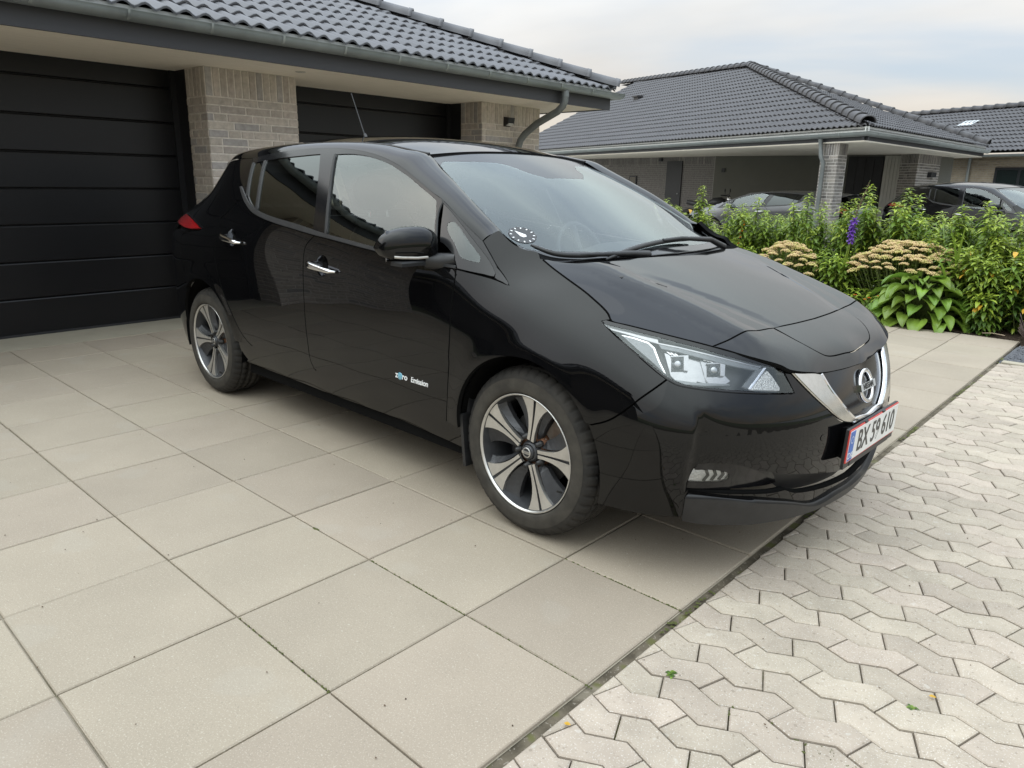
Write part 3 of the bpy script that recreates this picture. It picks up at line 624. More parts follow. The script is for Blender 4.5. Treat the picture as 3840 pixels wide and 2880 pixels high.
on_wall(B0,bd,da(-10.9),da(-10.55),1.05,1.58,.006,.05,'narrow_window',ANTH,nh); on_wall(B0,bd,da(-10.86),da(-10.59),1.09,1.54,.05,.054,'window_pane',NGL,nh)
on_wall(B0,bd,da(-9.50),da(-9.38),2.06,2.16,.006,.09,'door_lamp',ANTH,nh)
pd=Vector((*e2,0)); on_wall((-1.17,18.57),pd,.87,1.30,1.62,1.75,.006,.10,'letter_box',ANTH,nh)
# far bulk so that no light leaks through the carport
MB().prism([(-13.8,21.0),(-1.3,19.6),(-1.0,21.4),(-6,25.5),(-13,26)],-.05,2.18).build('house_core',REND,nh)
# downpipe on the carport pier
pp=[NC+Vector((e1[0]*1.15-ni1[0]*.03,e1[1]*1.15-ni1[1]*.03,-.07)),NC+Vector((e1[0]*1.15,e1[1]*1.15,-.22)),Vector((-1.62,13.16,1.93)),Vector((-1.56,13.17,1.80)),Vector((-1.56,13.17,.0))]
m=MB(); m.tube(pp,.045,12); m.build('downpipe',ZPIPE,nh)
# roof vent
rv=MB(); rv.box((-.16,-.10,0),(.16,.16,.22)); rv.box((-.20,-.16,.20),(.20,.2,.25)); rv.build('roof_vent',NTILE,nh,loc=(-12.45,22.55,4.33),rot=(0,0,R2(-25)))
# ---- third house
h3=empty('yellow_brick_house'); tag(h3,'pale yellow brick house with dark tiled roof and skylight behind the black parked car','house')
f3=(.9076,-.4199); n3=(.4199,.9076)
H0=Vector((-1.17,24.26,2.42))-Vector((*f3,0))*9
t3=tile_mesh('roof_tile',m=NTILE,n=8,w=.30,h=.045,tilt=.034)
tiled_plane(h3,H0,f3,n3,.42,[(0,0),(22,0),(22,4.2),(0,4.2)],t3,NTILE,limit=150,gauge=.345,w=.30,seed=91)
rd=Vector((*n3,0))*(4.2/math.sqrt(1+.42**2)); 
caps(h3,H0+rd+Vector((0,0,.42*rd.length+.03)),H0+rd+Vector((f3[0]*22,f3[1]*22,.42*rd.length+.03)),capn,pitch=.42,lift=.02,name='ridge_tile')
jn=[((H0.x+f3[0]*k,H0.y+f3[1]*k,2.36),(f3[0],f3[1],0)) for k in np.arange(8,14,.8)]
gutter(h3,[H0+Vector((-n3[0]*.05,-n3[1]*.05,-.06)),H0+Vector((f3[0]*22-n3[0]*.05,f3[1]*22-n3[1]*.05,-.06))],ZINC,r=.07,joints=jn)
P3=(H0.x+n3[0]*.5,H0.y+n3[1]*.5); Q3=(P3[0]+f3[0]*22,P3[1]+f3[1]*22)
w3,d3=wall(P3,Q3,-.05,2.36,.25,'brick_wall',YM,h3)
st=(P3[0]+f3[0]*6.5,P3[1]+f3[1]*6.5)
ov=brickset(w3,st,f3,7.5,.6,2.30,(-n3[0],-n3[1]),YB,95,cnt=[0],limit=250,soldier=False); tag(ov.build('brick_field',YB[0],w3),kind='stuff')
on_wall(P3,d3,6.4,14.5,2.20,2.235,.0,.03,'brick_band',YB[0],h3); on_wall(P3,d3,6.4,14.5,2.29,2.335,.0,.05,'brick_band',YB[0],h3)
sx=lambda x:(x-P3[0])/f3[0]
fr=on_wall(P3,d3,sx(-.50),sx(1.5),.10,2.0,.006,.04,'patio_window',ANTH,h3)
on_wall(P3,d3,sx(-.42),sx(.16),.16,1.92,.04,.046,'window_pane',NGL,fr); on_wall(P3,d3,sx(.24),sx(1.4),.16,1.92,.04,.046,'window_pane',NGL,fr)
on_wall(P3,d3,sx(-2.25),sx(-2.0),.4,1.98,.006,.04,'narrow_window',ANTH,h3)
m=MB(); q=Vector((P3[0]+f3[0]*sx(-1.27),P3[1]+f3[1]*sx(-1.27),0))-Vector((*n3,0))*.07; m.tube([q+Vector((0,0,2.30)),q],.045,10); m.build('downpipe',ZINC,h3)
sk=MB(); sk.box((-.33,-.30,0),(.33,.30,.05)); v3=(Vector((*n3,0))+Vector((0,0,.42))).normalized(); u3=Vector((*f3,0)); nn3=u3.cross(v3); so_=sk.build('skylight',ANTH,h3)
so_.matrix_basis=Matrix(((u3.x,v3.x,nn3.x,-2.10),(u3.y,v3.y,nn3.y,27.47),(u3.z,v3.z,nn3.z,3.50),(0,0,0,1)))
pn=MB(); pn.box((-.26,-.23,.05),(.26,.23,.058)); o=pn.build('skylight_pane',mat('skylight_glass',(.55,.58,.60),rough=.08,metal=.6,var=.05,vscale=2),so_)

# =====================================================================
# PLANTING BED
# =====================================================================
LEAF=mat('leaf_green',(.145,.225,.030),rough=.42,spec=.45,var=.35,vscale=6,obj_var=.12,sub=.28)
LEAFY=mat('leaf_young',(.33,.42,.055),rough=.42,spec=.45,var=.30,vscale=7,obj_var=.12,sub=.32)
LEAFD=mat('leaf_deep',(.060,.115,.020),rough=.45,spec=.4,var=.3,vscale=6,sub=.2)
HOSTA=mat('hosta_leaf',(.185,.29,.040),rough=.38,spec=.5,var=.3,vscale=5,obj_var=.18,sub=.25,bump=.25,bscale=40,bdist=.004)
STEM=mat('plant_stem',(.09,.12,.03),rough=.6,var=.3,vscale=10)
YLEAF=mat('leaf_yellow',(.62,.36,.03),rough=.5,var=.25,vscale=20,sub=.25)
STRAP=mat('strap_leaf',(.20,.29,.040),rough=.4,spec=.5,var=.25,vscale=4,obj_var=.1,sub=.25)
SEDF=mat('sedum_flower',(.66,.44,.27),rough=.8,var=.6,vscale=9,col2=(.52,.50,.15),detail=2,bump=.4,bscale=160)
PURP=mat('gladiolus_petal',(.20,.075,.48),rough=.55,var=.4,vscale=30,sub=.3)
BUD=mat('gladiolus_bud',(.24,.15,.12),rough=.7,var=.3,vscale=30)
ORNG=mat('orange_petal',(.75,.17,.02),rough=.6,var=.3,vscale=40,sub=.2)
TWIG=mat('dry_twig',(.13,.095,.085),rough=.85,var=.35,vscale=25)
rp=random.Random(17)
def leafgeo(mb,p,d,l,w,droop,roll,n=3,fold=.22,tip=.02,wave=0):
    """a lance-shaped leaf from p along direction d, bending down with distance"""
    d=Vector(d).normalized(); s=d.cross(Vector((0,0,1))); s=s.normalized() if s.length>1e-3 else Vector((1,0,0)); s=(Matrix.Rotation(roll,3,d)@s)
    V=[];F=[]; q=Vector(p); dr=d.copy(); seg=l/n
    wf=[.18,1.0,.82,tip] if n==3 else [.15,.75,1.0,.95,.62,tip] if n==5 else [.2]+[math.sin(math.pi*(i/n)**.75)*1.0+.06 for i in range(1,n)]+[tip]
    for i in range(n+1):
        up=s.cross(dr).normalized(); hw=w*.5*wf[i]; f=fold*hw
        V+=[q+s*hw+up*f,q.copy(),q-s*hw+up*f*(1+wave*math.sin(i*2.1))]
        dr=(dr-Vector((0,0,droop*(1+i*.6)/n))).normalized(); q=q+dr*seg
    for i in range(n): a=i*3; F+=[(a,a+1,a+4,a+3),(a+1,a+2,a+5,a+4)]
    mb.add(V,F,True)
def shrub(x,y,h,nst,spread,dens=1.0,label=None,seed=0,yellow=0,low=.10):
    r=random.Random(seed); root=empty('leafy_shrub',(x,y,0)); tag(root,label or 'filler perennial in the dense rear row of the planting bed','plant',group='leafy perennials in the planting bed')
    st=MB(); lo=MB(); hi=MB(); dk=MB(); tops=[]
    for k in range(int(nst*1.3)):
        a=r.uniform(0,6.283); rad=spread*math.sqrt(r.random()); hh=h*(1 if k==0 else r.uniform(.62,.95)); bx,by=rad*math.cos(a),rad*math.sin(a)
        lx,ly=bx*r.uniform(.3,.7)+r.uniform(-.05,.05),by*r.uniform(.3,.7)+r.uniform(-.05,.05)
        pts=[Vector((bx*.6,by*.6,0)),Vector((bx*.9,by*.9,hh*.4)),Vector((bx+lx*.4,by+ly*.4,hh*.75)),Vector((bx+lx*.6,by+ly*.6,hh))]
        st.tube(pts,[.006,.005,.004,.002],5,cap=False)
        def at(t):
            t*=3; i=min(2,int(t)); f=t-i; return pts[i].lerp(pts[i+1],f)
        n=int(84*hh*dens); ph=r.uniform(0,6)
        for i in range(n):
            t=low+(1-low)*(i/(n-1))**.9; p=at(t); ph+=2.4+r.uniform(-.3,.3); up=.15+.75*max(0,(t-.72)/.28)**1.3+r.uniform(-.15,.15)
            l=r.uniform(.085,.135)*(1-.40*max(0,(t-.88)/.12)); d=(math.cos(ph),math.sin(ph),up)
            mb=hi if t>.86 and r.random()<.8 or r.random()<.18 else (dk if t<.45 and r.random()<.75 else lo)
            leafgeo(mb,p,d,l,l*r.uniform(.26,.35),r.uniform(.5,1.0),r.uniform(-.35,.35))
    st.build('stems',STEM,root)['kind']='stuff'
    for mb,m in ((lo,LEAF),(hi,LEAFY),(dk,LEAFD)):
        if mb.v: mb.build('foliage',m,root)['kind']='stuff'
    for k in range(yellow):
        yb=MB(); a=r.uniform(-2.4,-.7); leafgeo(yb,(spread*.7*math.cos(a),spread*.8*math.sin(a),h*r.uniform(.25,.85)),(math.cos(a),math.sin(a)-.4,.1),.10,.045,.8,r.uniform(-.5,.5)); yb.build('yellow_leaf',YLEAF,root)
    return root
B=[(-.62,6.05,1.30,9,.22,1),(-1.15,6.3,1.12,8,.25,0),(-.25,6.25,1.02,8,.22,0),(.22,6.0,1.17,8,.20,1),(.62,6.3,1.08,9,.24,0),(.92,6.1,1.0,7,.2,0),(1.14,6.0,1.24,9,.20,0),(1.58,6.05,1.34,9,.20,0),(1.86,6.1,1.32,8,.18,0),(2.18,6.0,1.25,10,.20,1),(2.48,6.0,1.16,9,.20,1),(2.82,5.95,1.15,9,.20,2),(3.05,5.9,1.20,9,.22,1),(3.35,5.85,1.14,9,.25,1),(3.62,6.1,1.18,9,.25,0)]
BL=['tall perennial with a yellow leaf growing before the carport side door','perennial partly hidden behind the windscreen pillar of the black car','perennial above the grassy clump near the windscreen pillar','perennial with a yellow leaf before the grey car hood','bushy perennial covering the front wheel of the grey car','shorter perennial behind the smaller stonecrop clump','tall perennial touching the downpipe of the carport pier','tallest perennial, directly behind the purple gladiolus','tall slender perennial between the gladiolus spike and the black gate door','tall perennial before the tail of the second black car','perennial above the wide stonecrop before the second black car','perennial with yellow leaves beside the arching strap leaves','perennial before the door mirror of the second black car','broad perennial at the gravel end of the bed','outermost tall perennial beyond the twiggy bush']
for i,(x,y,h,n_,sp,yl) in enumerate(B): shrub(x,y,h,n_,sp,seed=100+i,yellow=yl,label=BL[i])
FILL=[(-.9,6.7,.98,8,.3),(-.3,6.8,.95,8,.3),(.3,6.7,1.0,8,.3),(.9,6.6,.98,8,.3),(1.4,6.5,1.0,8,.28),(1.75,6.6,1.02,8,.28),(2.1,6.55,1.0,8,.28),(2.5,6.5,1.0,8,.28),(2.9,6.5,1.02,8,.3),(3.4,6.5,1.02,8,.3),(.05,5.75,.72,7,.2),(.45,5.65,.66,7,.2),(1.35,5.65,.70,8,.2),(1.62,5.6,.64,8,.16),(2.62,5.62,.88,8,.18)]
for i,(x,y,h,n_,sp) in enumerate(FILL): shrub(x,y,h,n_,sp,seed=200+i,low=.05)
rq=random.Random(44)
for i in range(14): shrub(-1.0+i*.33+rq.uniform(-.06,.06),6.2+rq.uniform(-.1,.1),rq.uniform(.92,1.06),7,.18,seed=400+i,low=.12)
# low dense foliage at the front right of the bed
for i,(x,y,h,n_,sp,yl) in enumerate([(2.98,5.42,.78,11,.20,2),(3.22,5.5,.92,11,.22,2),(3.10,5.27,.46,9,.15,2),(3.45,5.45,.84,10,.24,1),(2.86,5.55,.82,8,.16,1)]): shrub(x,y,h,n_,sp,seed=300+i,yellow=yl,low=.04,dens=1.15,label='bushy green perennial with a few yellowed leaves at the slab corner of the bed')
for i,(x,y,h,n_,sp) in enumerate([(2.02,5.45,.34,9,.18),(1.75,5.35,.22,7,.14),(2.25,5.35,.32,8,.14)]): shrub(x,y,h,n_,sp,seed=330+i,low=.03,label='low green leafy clump under the flat flower heads')
# hosta with big ribbed leaves
def hosta(x,y):
    root=empty('hosta',(x,y,0)); tag(root,'hosta with broad pale green leaves overhanging the concrete slabs','plant')
    r=random.Random(4); ms=[]
    for v in range(5):
        mb=MB(); n=8; V=[];F=[]; L=.25; W=.155
        q=Vector((0,0,0)); dr=Vector((1,0,.30+.08*v)).normalized(); cols=7
        for i in range(n+1):
            t=i/n; hw=W*.5*(math.sin(math.pi*min(1,t*.94+.05)**.62)**.8 if t<1 else .03)
            for c in range(cols):
                s=(c/(cols-1)-.5)*2; V.append((q.x,s*hw,q.z+abs(s)**1.5*hw*.35-.006*math.cos(s*9)+ .012*math.sin(t*5+v+s*2)*abs(s)))
            dr=(dr-Vector((0,0,(.06+.02*v)*(1+t*1.4)))).normalized(); q=q+dr*(L/n)
        for i in range(n):
            for c in range(cols-1): a=i*cols+c; F.append((a,a+cols,a+cols+1,a+1))
        me=bpy.data.meshes.new('leaf'); me.from_pydata(V,[],F); me.materials.append(HOSTA); me.shade_smooth(); me.update(); ms.append(me)
    pet=MB()
    for k in range(88):
        t=k/88; a=k*2.39996; ring=t**.6; rad=.08+.44*ring; z=.47-.42*ring**1.6+r.uniform(-.02,.02)
        px_,py_=rad*math.cos(a),rad*math.sin(a)*.85
        pet.tube([(0,0,0),(px_*.4,py_*.4,max(z,.05)*.8),(px_*.75,py_*.75,z+.01)],[.006,.005,.004],5,cap=False)
        o=obj('leaf',ms[r.randrange(5)],root,loc=(px_*.75,py_*.75,z+.005),rot=(r.uniform(-.25,.25),-.05+.50*ring+r.uniform(-.15,.15),a+r.uniform(-.3,.3))); sc=r.uniform(.78,1.12); o.scale=(sc,sc*r.uniform(.85,1.1),sc)
    pet.build('leaf_stalks',STEM,root)['kind']='stuff'
hosta(2.50,5.36)
# sedum with flat flower heads
def sedum(x,y,rx,ry,h,nh_,seed,label):
    r=random.Random(seed); root=empty('sedum',(x,y,0)); tag(root,label,'plant',group=None); st=MB(); lf=MB()
    hm=[]
    for v in range(3):
        mb=MB(); rr=random.Random(v+50)
        for k in range(70):
            t=math.sqrt(k/70); a=k*2.39996; R_=.052*t; z=.018*(1-t*t)+rr.uniform(-.004,.004); c=Vector((R_*math.cos(a),R_*math.sin(a),z)); s=rr.uniform(.0045,.0075)
            mb.add([c+Vector((s,0,0)),c+Vector((0,s,0)),c+Vector((-s,0,0)),c+Vector((0,-s,0)),c+Vector((0,0,s)),c+Vector((0,0,-s*1.6))],[(0,1,4),(1,2,4),(2,3,4),(3,0,4),(1,0,5),(2,1,5),(3,2,5),(0,3,5)],True)
        me=bpy.data.meshes.new('flower_head'); me.from_pydata(mb.v,[],mb.f); me.materials.append(SEDF); me.shade_smooth(); me.update(); hm.append(me)
    for k in range(nh_):
        t=math.sqrt((k+.5)/nh_); a=k*2.39996; px_,py_=rx*t*math.cos(a),ry*t*math.sin(a); z=h*(1-.42*t**2.2)+r.uniform(-.03,.03)
        sc=r.uniform(.9,1.35); o=obj('flower_head',hm[r.randrange(3)],root,loc=(px_,py_,z),rot=(py_*-.5,px_*.5,r.uniform(0,6))); o.scale=(sc,sc,sc)
        st.tube([(px_*.35,py_*.35,0),(px_*.8,py_*.8,z*.6),(px_,py_,z-.005)],[.006,.005,.004],5,cap=False)
        for q in range(5):
            b=r.uniform(0,6.28); leafgeo(lf,(px_,py_,z-.004),(math.cos(b),math.sin(b),.55),.03,.006,.2,0)
        for q in range(9):
            tt=r.uniform(.2,.88); b=r.uniform(0,6.28); leafgeo(lf,(px_*(.35+.65*tt),py_*(.35+.65*tt),z*tt),(math.cos(b),math.sin(b),.3),.065,.036,.5,r.uniform(-.3,.3))
    st.build('stems',STEM,root)['kind']='stuff'; lf.build('foliage',LEAF,root)['kind']='stuff'
sedum(2.27,5.66,.62,.36,.78,130,8,'wide stonecrop clump with flat pinkish-cream flower heads behind the hosta')
sedum(1.02,5.52,.38,.30,.69,62,9,'smaller stonecrop clump with flat yellow-pink flower heads beyond the car hood')
# gladiolus
gl=empty('gladiolus',(1.62,5.72,0)); tag(gl,'tall gladiolus with purple blooms and a bare bud spike','flower')
m=MB(); P=[(0,0,0),(.0,-.01,.5),(.01,-.02,.9),(.06,-.02,1.15),(.13,-.02,1.40)]; m.tube(P,[.009,.008,.007,.005,.003],7); m.build('flower_stalk',BUD if False else STEM,gl)
r=random.Random(6)
for k in range(6):
    fm=MB(); z=.76+.042*k; a=r.uniform(-2.4,-.6); c=Vector((.01+.02*math.cos(a)+ .004*k,-.03+.02*math.sin(a),z))
    for q in range(6):
        b=q*1.047+r.uniform(-.2,.2); ax=Vector((math.cos(a),math.sin(a),.2)).normalized(); s1=ax.cross(Vector((0,0,1))).normalized(); s2=ax.cross(s1)
        leafgeo(fm,c,(ax*.5+s1*math.cos(b)+s2*math.sin(b)),.055,.040,.3,0,n=5,fold=.3)
    fm.build('bloom',PURP,gl)
for k in range(15):
    bm_=MB(); t=k/15; z=1.0+.38*t; xx=.025+.105*t; leafgeo(bm_,(xx,-.02,z),(.5 if k%2 else -.5,-.3,1.2),.05*(1-.5*t),.016,.1,0,fold=.6); bm_.build('bud',BUD,gl)
def straps(x,y,n_,h,seed,label,name='strap_leaf_clump',out=.55,w=.022,mt=None,lean=(0,0)):
    r=random.Random(seed); root=empty(name,(x,y,0)); tag(root,label,'plant')
    for k in range(n_):
        mb=MB(); a=r.uniform(0,6.28); d=(math.cos(a)*out*r.uniform(.2,1)+lean[0],math.sin(a)*out*r.uniform(.2,1)+lean[1],1); l=h*r.uniform(.75,1.15); leafgeo(mb,(r.uniform(-.05,.05),r.uniform(-.05,.05),0),d,l,w*r.uniform(.7,1.2),r.uniform(.15,.75),0,n=8,fold=.35); mb.build('leaf',mt or STRAP,root)
straps(1.60,5.60,16,.74,21,'sword-shaped leaves around the purple gladiolus stalk',out=.25,w=.026)
straps(2.74,5.62,22,1.12,22,'arching pale green strap leaves rising between the shrubs and the stonecrop',out=.5,w=.024)
straps(-.28,5.62,26,.66,23,'grassy clump of narrow leaves beyond the windscreen pillar',out=.35,w=.016)
straps(.22,5.55,16,.58,24,'thin grassy leaves between two shrubs near the orange buds',out=.35,w=.014)
straps(.98,5.72,8,.86,25,'few upright blade leaves behind the smaller stonecrop',out=.22,w=.024)
straps(1.22,5.70,7,.88,26,'leaning blade leaves beside the smaller stonecrop',out=.25,w=.022)
# crocosmia-like orange buds
cro=empty('orange_bud_stalk',(.34,5.6,0)); tag(cro,'thin stalk with small orange buds beyond the hood','flower')
m=MB(); m.tube([(0,0,0),(.02,0,.5),(.06,-.02,.85),(.10,-.03,.93)],[.004,.004,.003,.002],5); m.build('stalk',STEM,cro)
for k in range(9):
    b=MB(); z=.60+.037*k; leafgeo(b,(.03+.008*k,-.02,z),(.6 if k%2 else -.6,-.4,.8),.035,.016,.2,0); b.build('bud',ORNG,cro)
# marigolds
mg=[(1.93,5.16,.24),(2.02,5.20,.20),(2.08,5.13,.23),(2.15,5.20,.25),(1.98,5.12,.17),(2.22,5.15,.27)]
for i,(x,y,z) in enumerate(mg):
    root=empty('marigold',(x,y,0)); tag(root,'small orange marigold at the edge of the slabs','flower',group='marigolds at the slab edge')
    m=MB(); m.tube([(0,0,0),(0,0,z)],.003,5); m.build('stalk',STEM,root); b=MB(); rr=random.Random(i)
    for ring,(R_,nn_,u_) in enumerate(((.022,10,.25),(.017,8,.6),(.010,6,1.2))):
        for q in range(nn_): a=q*6.283/nn_+ring; leafgeo(b,(0,0,z),(math.cos(a),math.sin(a),u_),R_,.012,.2,0)
    b.build('bloom',ORNG,root); lf=MB()
    for q in range(14): a=rr.uniform(0,6.28); leafgeo(lf,(0,0,z*rr.uniform(.1,.8)),(math.cos(a),math.sin(a),.4),.05,.014,.5,0)
    lf.build('foliage',LEAFD,root)['kind']='stuff'
# red flower head seen between the shrubs
rf=empty('red_flower',(1.30,6.35,0)); tag(rf,'small red blooms among the shrubs beside the brick carport pier','flower'); m=MB(); m.tube([(0,0,0),(0,0,1.0)],.004,5); m.build('stalk',STEM,rf)
for k in range(4):
    b=MB(); 
    for q in range(7): a=q*.9; leafgeo(b,(.05*math.cos(k*1.9),.05*math.sin(k*1.9),1.0+.015*k),(math.cos(a),math.sin(a),.3),.032,.022,.3,0)
    b.build('bloom',mat('red_petal',(.55,.02,.03),rough=.5,var=.3,vscale=40),rf)
# dry lavender at the gravel
lv=empty('dry_lavender',(3.62,5.02,0)); tag(lv,'low greyish-brown twiggy bush beside the dark gravel','plant'); m=MB(); r=random.Random(2)
for k in range(260):
    a=r.uniform(0,6.28); R_=.22*math.sqrt(r.random()); h_=r.uniform(.10,.27); m.tube([(R_*.5*math.cos(a),R_*.5*math.sin(a),0),(R_*math.cos(a),R_*math.sin(a),h_)],[.0022,.004],4,cap=False)
m.build('twigs',TWIG,lv)['kind']='stuff'
# fallen twig on the soil and small weeds in the paving
tw=MB(); tw.tube([(3.12,5.14,.02),(3.2,5.145,.03),(3.3,5.16,.02)],.004,5); tag(tw.build('fallen_twig',mat('pale_twig',(.45,.35,.25),rough=.8,var=.2,vscale=30)),'pale dry twig lying on the soil edge of the planting bed','twig')
def weed(x,y,n_,seed,label,s=1):
    r=random.Random(seed); root=empty('weed',(x,y,0)); tag(root,label,'weed')
    for k in range(n_):
        mb=MB(); a=r.uniform(0,6.28); leafgeo(mb,(r.uniform(-.008,.008)*s,r.uniform(-.012,.012)*s,.001),(math.cos(a),math.sin(a),.45),.018*s*r.uniform(.7,1.2),.010*s,.5,0); mb.build('leaf',LEAFD if k%2 else LEAF,root)

# =====================================================================
# CAR (frame: x forward, y left, z up; rear axle near the origin)
# =====================================================================
AX_R,AX_F,WZ,WR=.093,2.738,.328,.330
PAINT=mat('black_paint',(.0030,.0030,.0034),rough=.015,spec=.38,var=.25,vscale=3)
GLOSSBLK=mat('gloss_black',(.006,.006,.007),rough=.12,spec=.5,var=.2,vscale=5)
SATIN=mat('satin_black_plastic',(.016,.016,.017),rough=.45,var=.25,vscale=25,bump=.06,bscale=400)
RUBBER=mat('tyre_rubber',(.017,.0165,.016),rough=.75,spec=.3,var=.4,vscale=9,col2=(.042,.038,.033),bump=.15,bscale=120,bdist=.003)
DARK=mat('dark_void',(.004,.004,.004),rough=.9,spec=.1,var=.2,vscale=6)
CHROME=mat('chrome',(.78,.78,.79),rough=.08,metal=1,var=.05,vscale=20)
SATCHR=mat('satin_chrome',(.62,.61,.58),rough=.24,metal=1,var=.06,vscale=30)
SILVER=mat('machined_alloy',(.60,.59,.57),rough=.30,metal=.85,var=.12,vscale=14,bump=.03,bscale=300)
GREYAL=mat('grey_alloy_paint',(.055,.056,.06),rough=.38,metal=.4,var=.3,vscale=12)
ALUREF=mat('lamp_reflector',(.30,.30,.31),rough=.14,metal=1,var=.06,vscale=60)
LAMPGREY=mat('lamp_side_panel',(.19,.20,.21),rough=.35,metal=.6,var=.1,vscale=70,bump=.3,bscale=260,bdist=.002)
TEXTLENS=mat('faceted_lens',(.86,.87,.87),rough=.15,metal=.35,var=.2,vscale=150,bump=.9,bscale=170,bdist=.006)
LAMPCLR=glassmat('lamp_cover',(.97,.97,.97),1.45)
GLASSF=glassmat('window_glass',(.74,.80,.77),1.62)
GLASSW=glassmat('windscreen_glass',(.86,.92,.90),1.42)
GLASSD=glassmat('privacy_glass',(.02,.022,.024),1.46)
FRIT=mat('ceramic_frit',(.012,.012,.013),rough=.10,spec=.6,var=.1,vscale=30)
SEATM=mat('seat_fabric',(.02,.02,.022),rough=.85,var=.3,vscale=60,bump=.2,bscale=300)
TRIMM=mat('cabin_plastic',(.022,.022,.024),rough=.6,var=.2,vscale=40)
RED=mat('tail_lamp_red',(.28,.006,.008),rough=.1,coat=1,var=.2,vscale=20)
RUST=mat('brake_disc_rusty',(.16,.075,.04),rough=.6,metal=.5,var=.5,vscale=20)
DISC=mat('brake_disc',(.30,.29,.28),rough=.4,metal=.9,var=.15,vscale=15)
WHITEP=mat('plate_white',(.72,.72,.70),rough=.35,var=.05,vscale=12)
PRED=mat('plate_red',(.55,.05,.04),rough=.4,var=.1,vscale=30)
PBLUE=mat('plate_blue',(.03,.12,.42),rough=.4,var=.15,vscale=30)
PBLACK=mat('plate_black',(.02,.02,.02),rough=.4,var=.1,vscale=30)
BADGEW=mat('badge_white',(.75,.75,.75),rough=.3,var=.05,vscale=40)
BADGEB=mat('badge_blue',(.03,.22,.34),rough=.25,coat=1,var=.5,vscale=120,col2=(.25,.5,.6))
car=empty('parked_car',(0,0,0),-math.radians(1.2789))
tag(car,'glossy black five-door hatchback parked on the large concrete slabs before the garage','car')
TRACE={}
TRACE['rdfd']=[(2.7748,1.0468),(2.7486,1.0262),(2.7235,1.0022),(2.7134,0.9693),(2.7122,0.9207),(2.7115,0.8635),(2.7092,0.797),(2.7045,0.7124),(2.6989,0.6089),(2.7004,0.5131),(2.7021,0.4241),(2.722,0.3804)]
TRACE['fdff']=[(3.7751,0.9848),(3.78,0.953),(3.7802,0.9141),(3.7822,0.8687),(3.7821,0.8158),(3.7825,0.7623),(3.7797,0.7006),(3.7732,0.63),(3.7746,0.6231),(3.7657,0.553),(3.7504,0.4561),(3.7245,0.349)]
TRACE['doorbot']=[(2.711,0.3828),(2.9264,0.3699),(3.1184,0.3635),(3.2944,0.3564),(3.4623,0.351),(3.5888,0.3469),(3.7194,0.348)]
TRACE['rdbot']=[(2.0816,0.3934),(2.1845,0.3844),(2.2972,0.3821),(2.4403,0.3823),(2.5772,0.3817),(2.722,0.3804)]
TRACE['rdrear']=[(1.9179,1.1837),(1.8845,1.1505),(1.8421,1.1194),(1.794,1.0912),(1.7675,1.0713),(1.7733,1.0293),(1.7708,0.9725),(1.7501,0.9187),(1.7448,0.8847),(1.7537,0.8371),(1.7733,0.7709),(1.8016,0.7053),(1.8376,0.6405),(1.8774,0.5813),(1.9183,0.5224),(1.9695,0.4603),(2.0238,0.4188),(2.0816,0.3934)]
TRACE['beltlow']=[(1.8958,1.2583),(1.9385,1.2299),(2.0016,1.1908),(2.0705,1.1573),(2.1456,1.1293),(2.259,1.1064),(2.4082,1.0864),(2.5775,1.0697),(2.7758,1.0516),(2.9147,1.0416),(3.1213,1.0247),(3.309,1.0109),(3.4612,0.9998),(3.604,0.9913),(3.7751,0.9848)]
TRACE['belthigh']=[(1.9206,1.2615),(1.9927,1.2221),(2.0554,1.188),(2.1151,1.1633),(2.1866,1.1441),(2.3193,1.1237),(2.5643,1.0992),(2.7547,1.0772),(2.8781,1.064),(2.9778,1.0556),(3.1138,1.0441),(3.2909,1.0295),(3.4221,1.016),(3.5351,1.0078),(3.643,1.0025)]
TRACE['glassF']=[(2.7508,1.4247),(2.8701,1.4252),(2.9832,1.4172),(3.0826,1.4029),(3.1814,1.3813),(3.2669,1.354),(3.3639,1.3194),(3.459,1.2794),(3.5354,1.2472),(3.5636,1.2332),(3.5827,1.1885),(3.6021,1.1295),(3.6215,1.0711),(3.643,1.0025)]
TRACE['glassFb']=[(2.8781,1.064),(2.8623,1.1126),(2.8394,1.1812),(2.813,1.2582),(2.7776,1.3518),(2.7508,1.4247)]
TRACE['glassRt']=[(2.0906,1.3983),(2.2228,1.409),(2.39,1.4181),(2.5449,1.4252),(2.6091,1.427)]
TRACE['glassRb']=[(2.6091,1.427),(2.6503,1.3594),(2.6971,1.2557),(2.7365,1.1458),(2.7547,1.0772)]
TRACE['glassRr']=[(2.1866,1.1441),(2.1662,1.2002),(2.1324,1.2873),(2.1012,1.358),(2.0906,1.3983)]
TRACE['glassQ']=[(1.9603,1.3871),(2.056,1.3958),(2.0942,1.3402),(2.1306,1.252),(2.1712,1.1513),(2.1233,1.1654),(2.0749,1.1886),(2.0376,1.2125),(2.0094,1.2676),(1.9773,1.3396)]
TRACE['frametop']=[(1.9033,1.4133),(2.0467,1.4284),(2.1883,1.442),(2.4394,1.4541),(2.6571,1.4566),(2.8236,1.45),(2.9704,1.4364),(3.1143,1.4124),(3.2551,1.3754),(3.3944,1.3232),(3.5257,1.2672),(3.5903,1.2434),(3.7302,1.1666),(3.8575,1.0944)]
TRACE['Bshut']=[(2.647,1.4543),(2.6877,1.3916),(2.7259,1.296),(2.7595,1.1862),(2.7797,1.077),(2.7748,1.0468)]
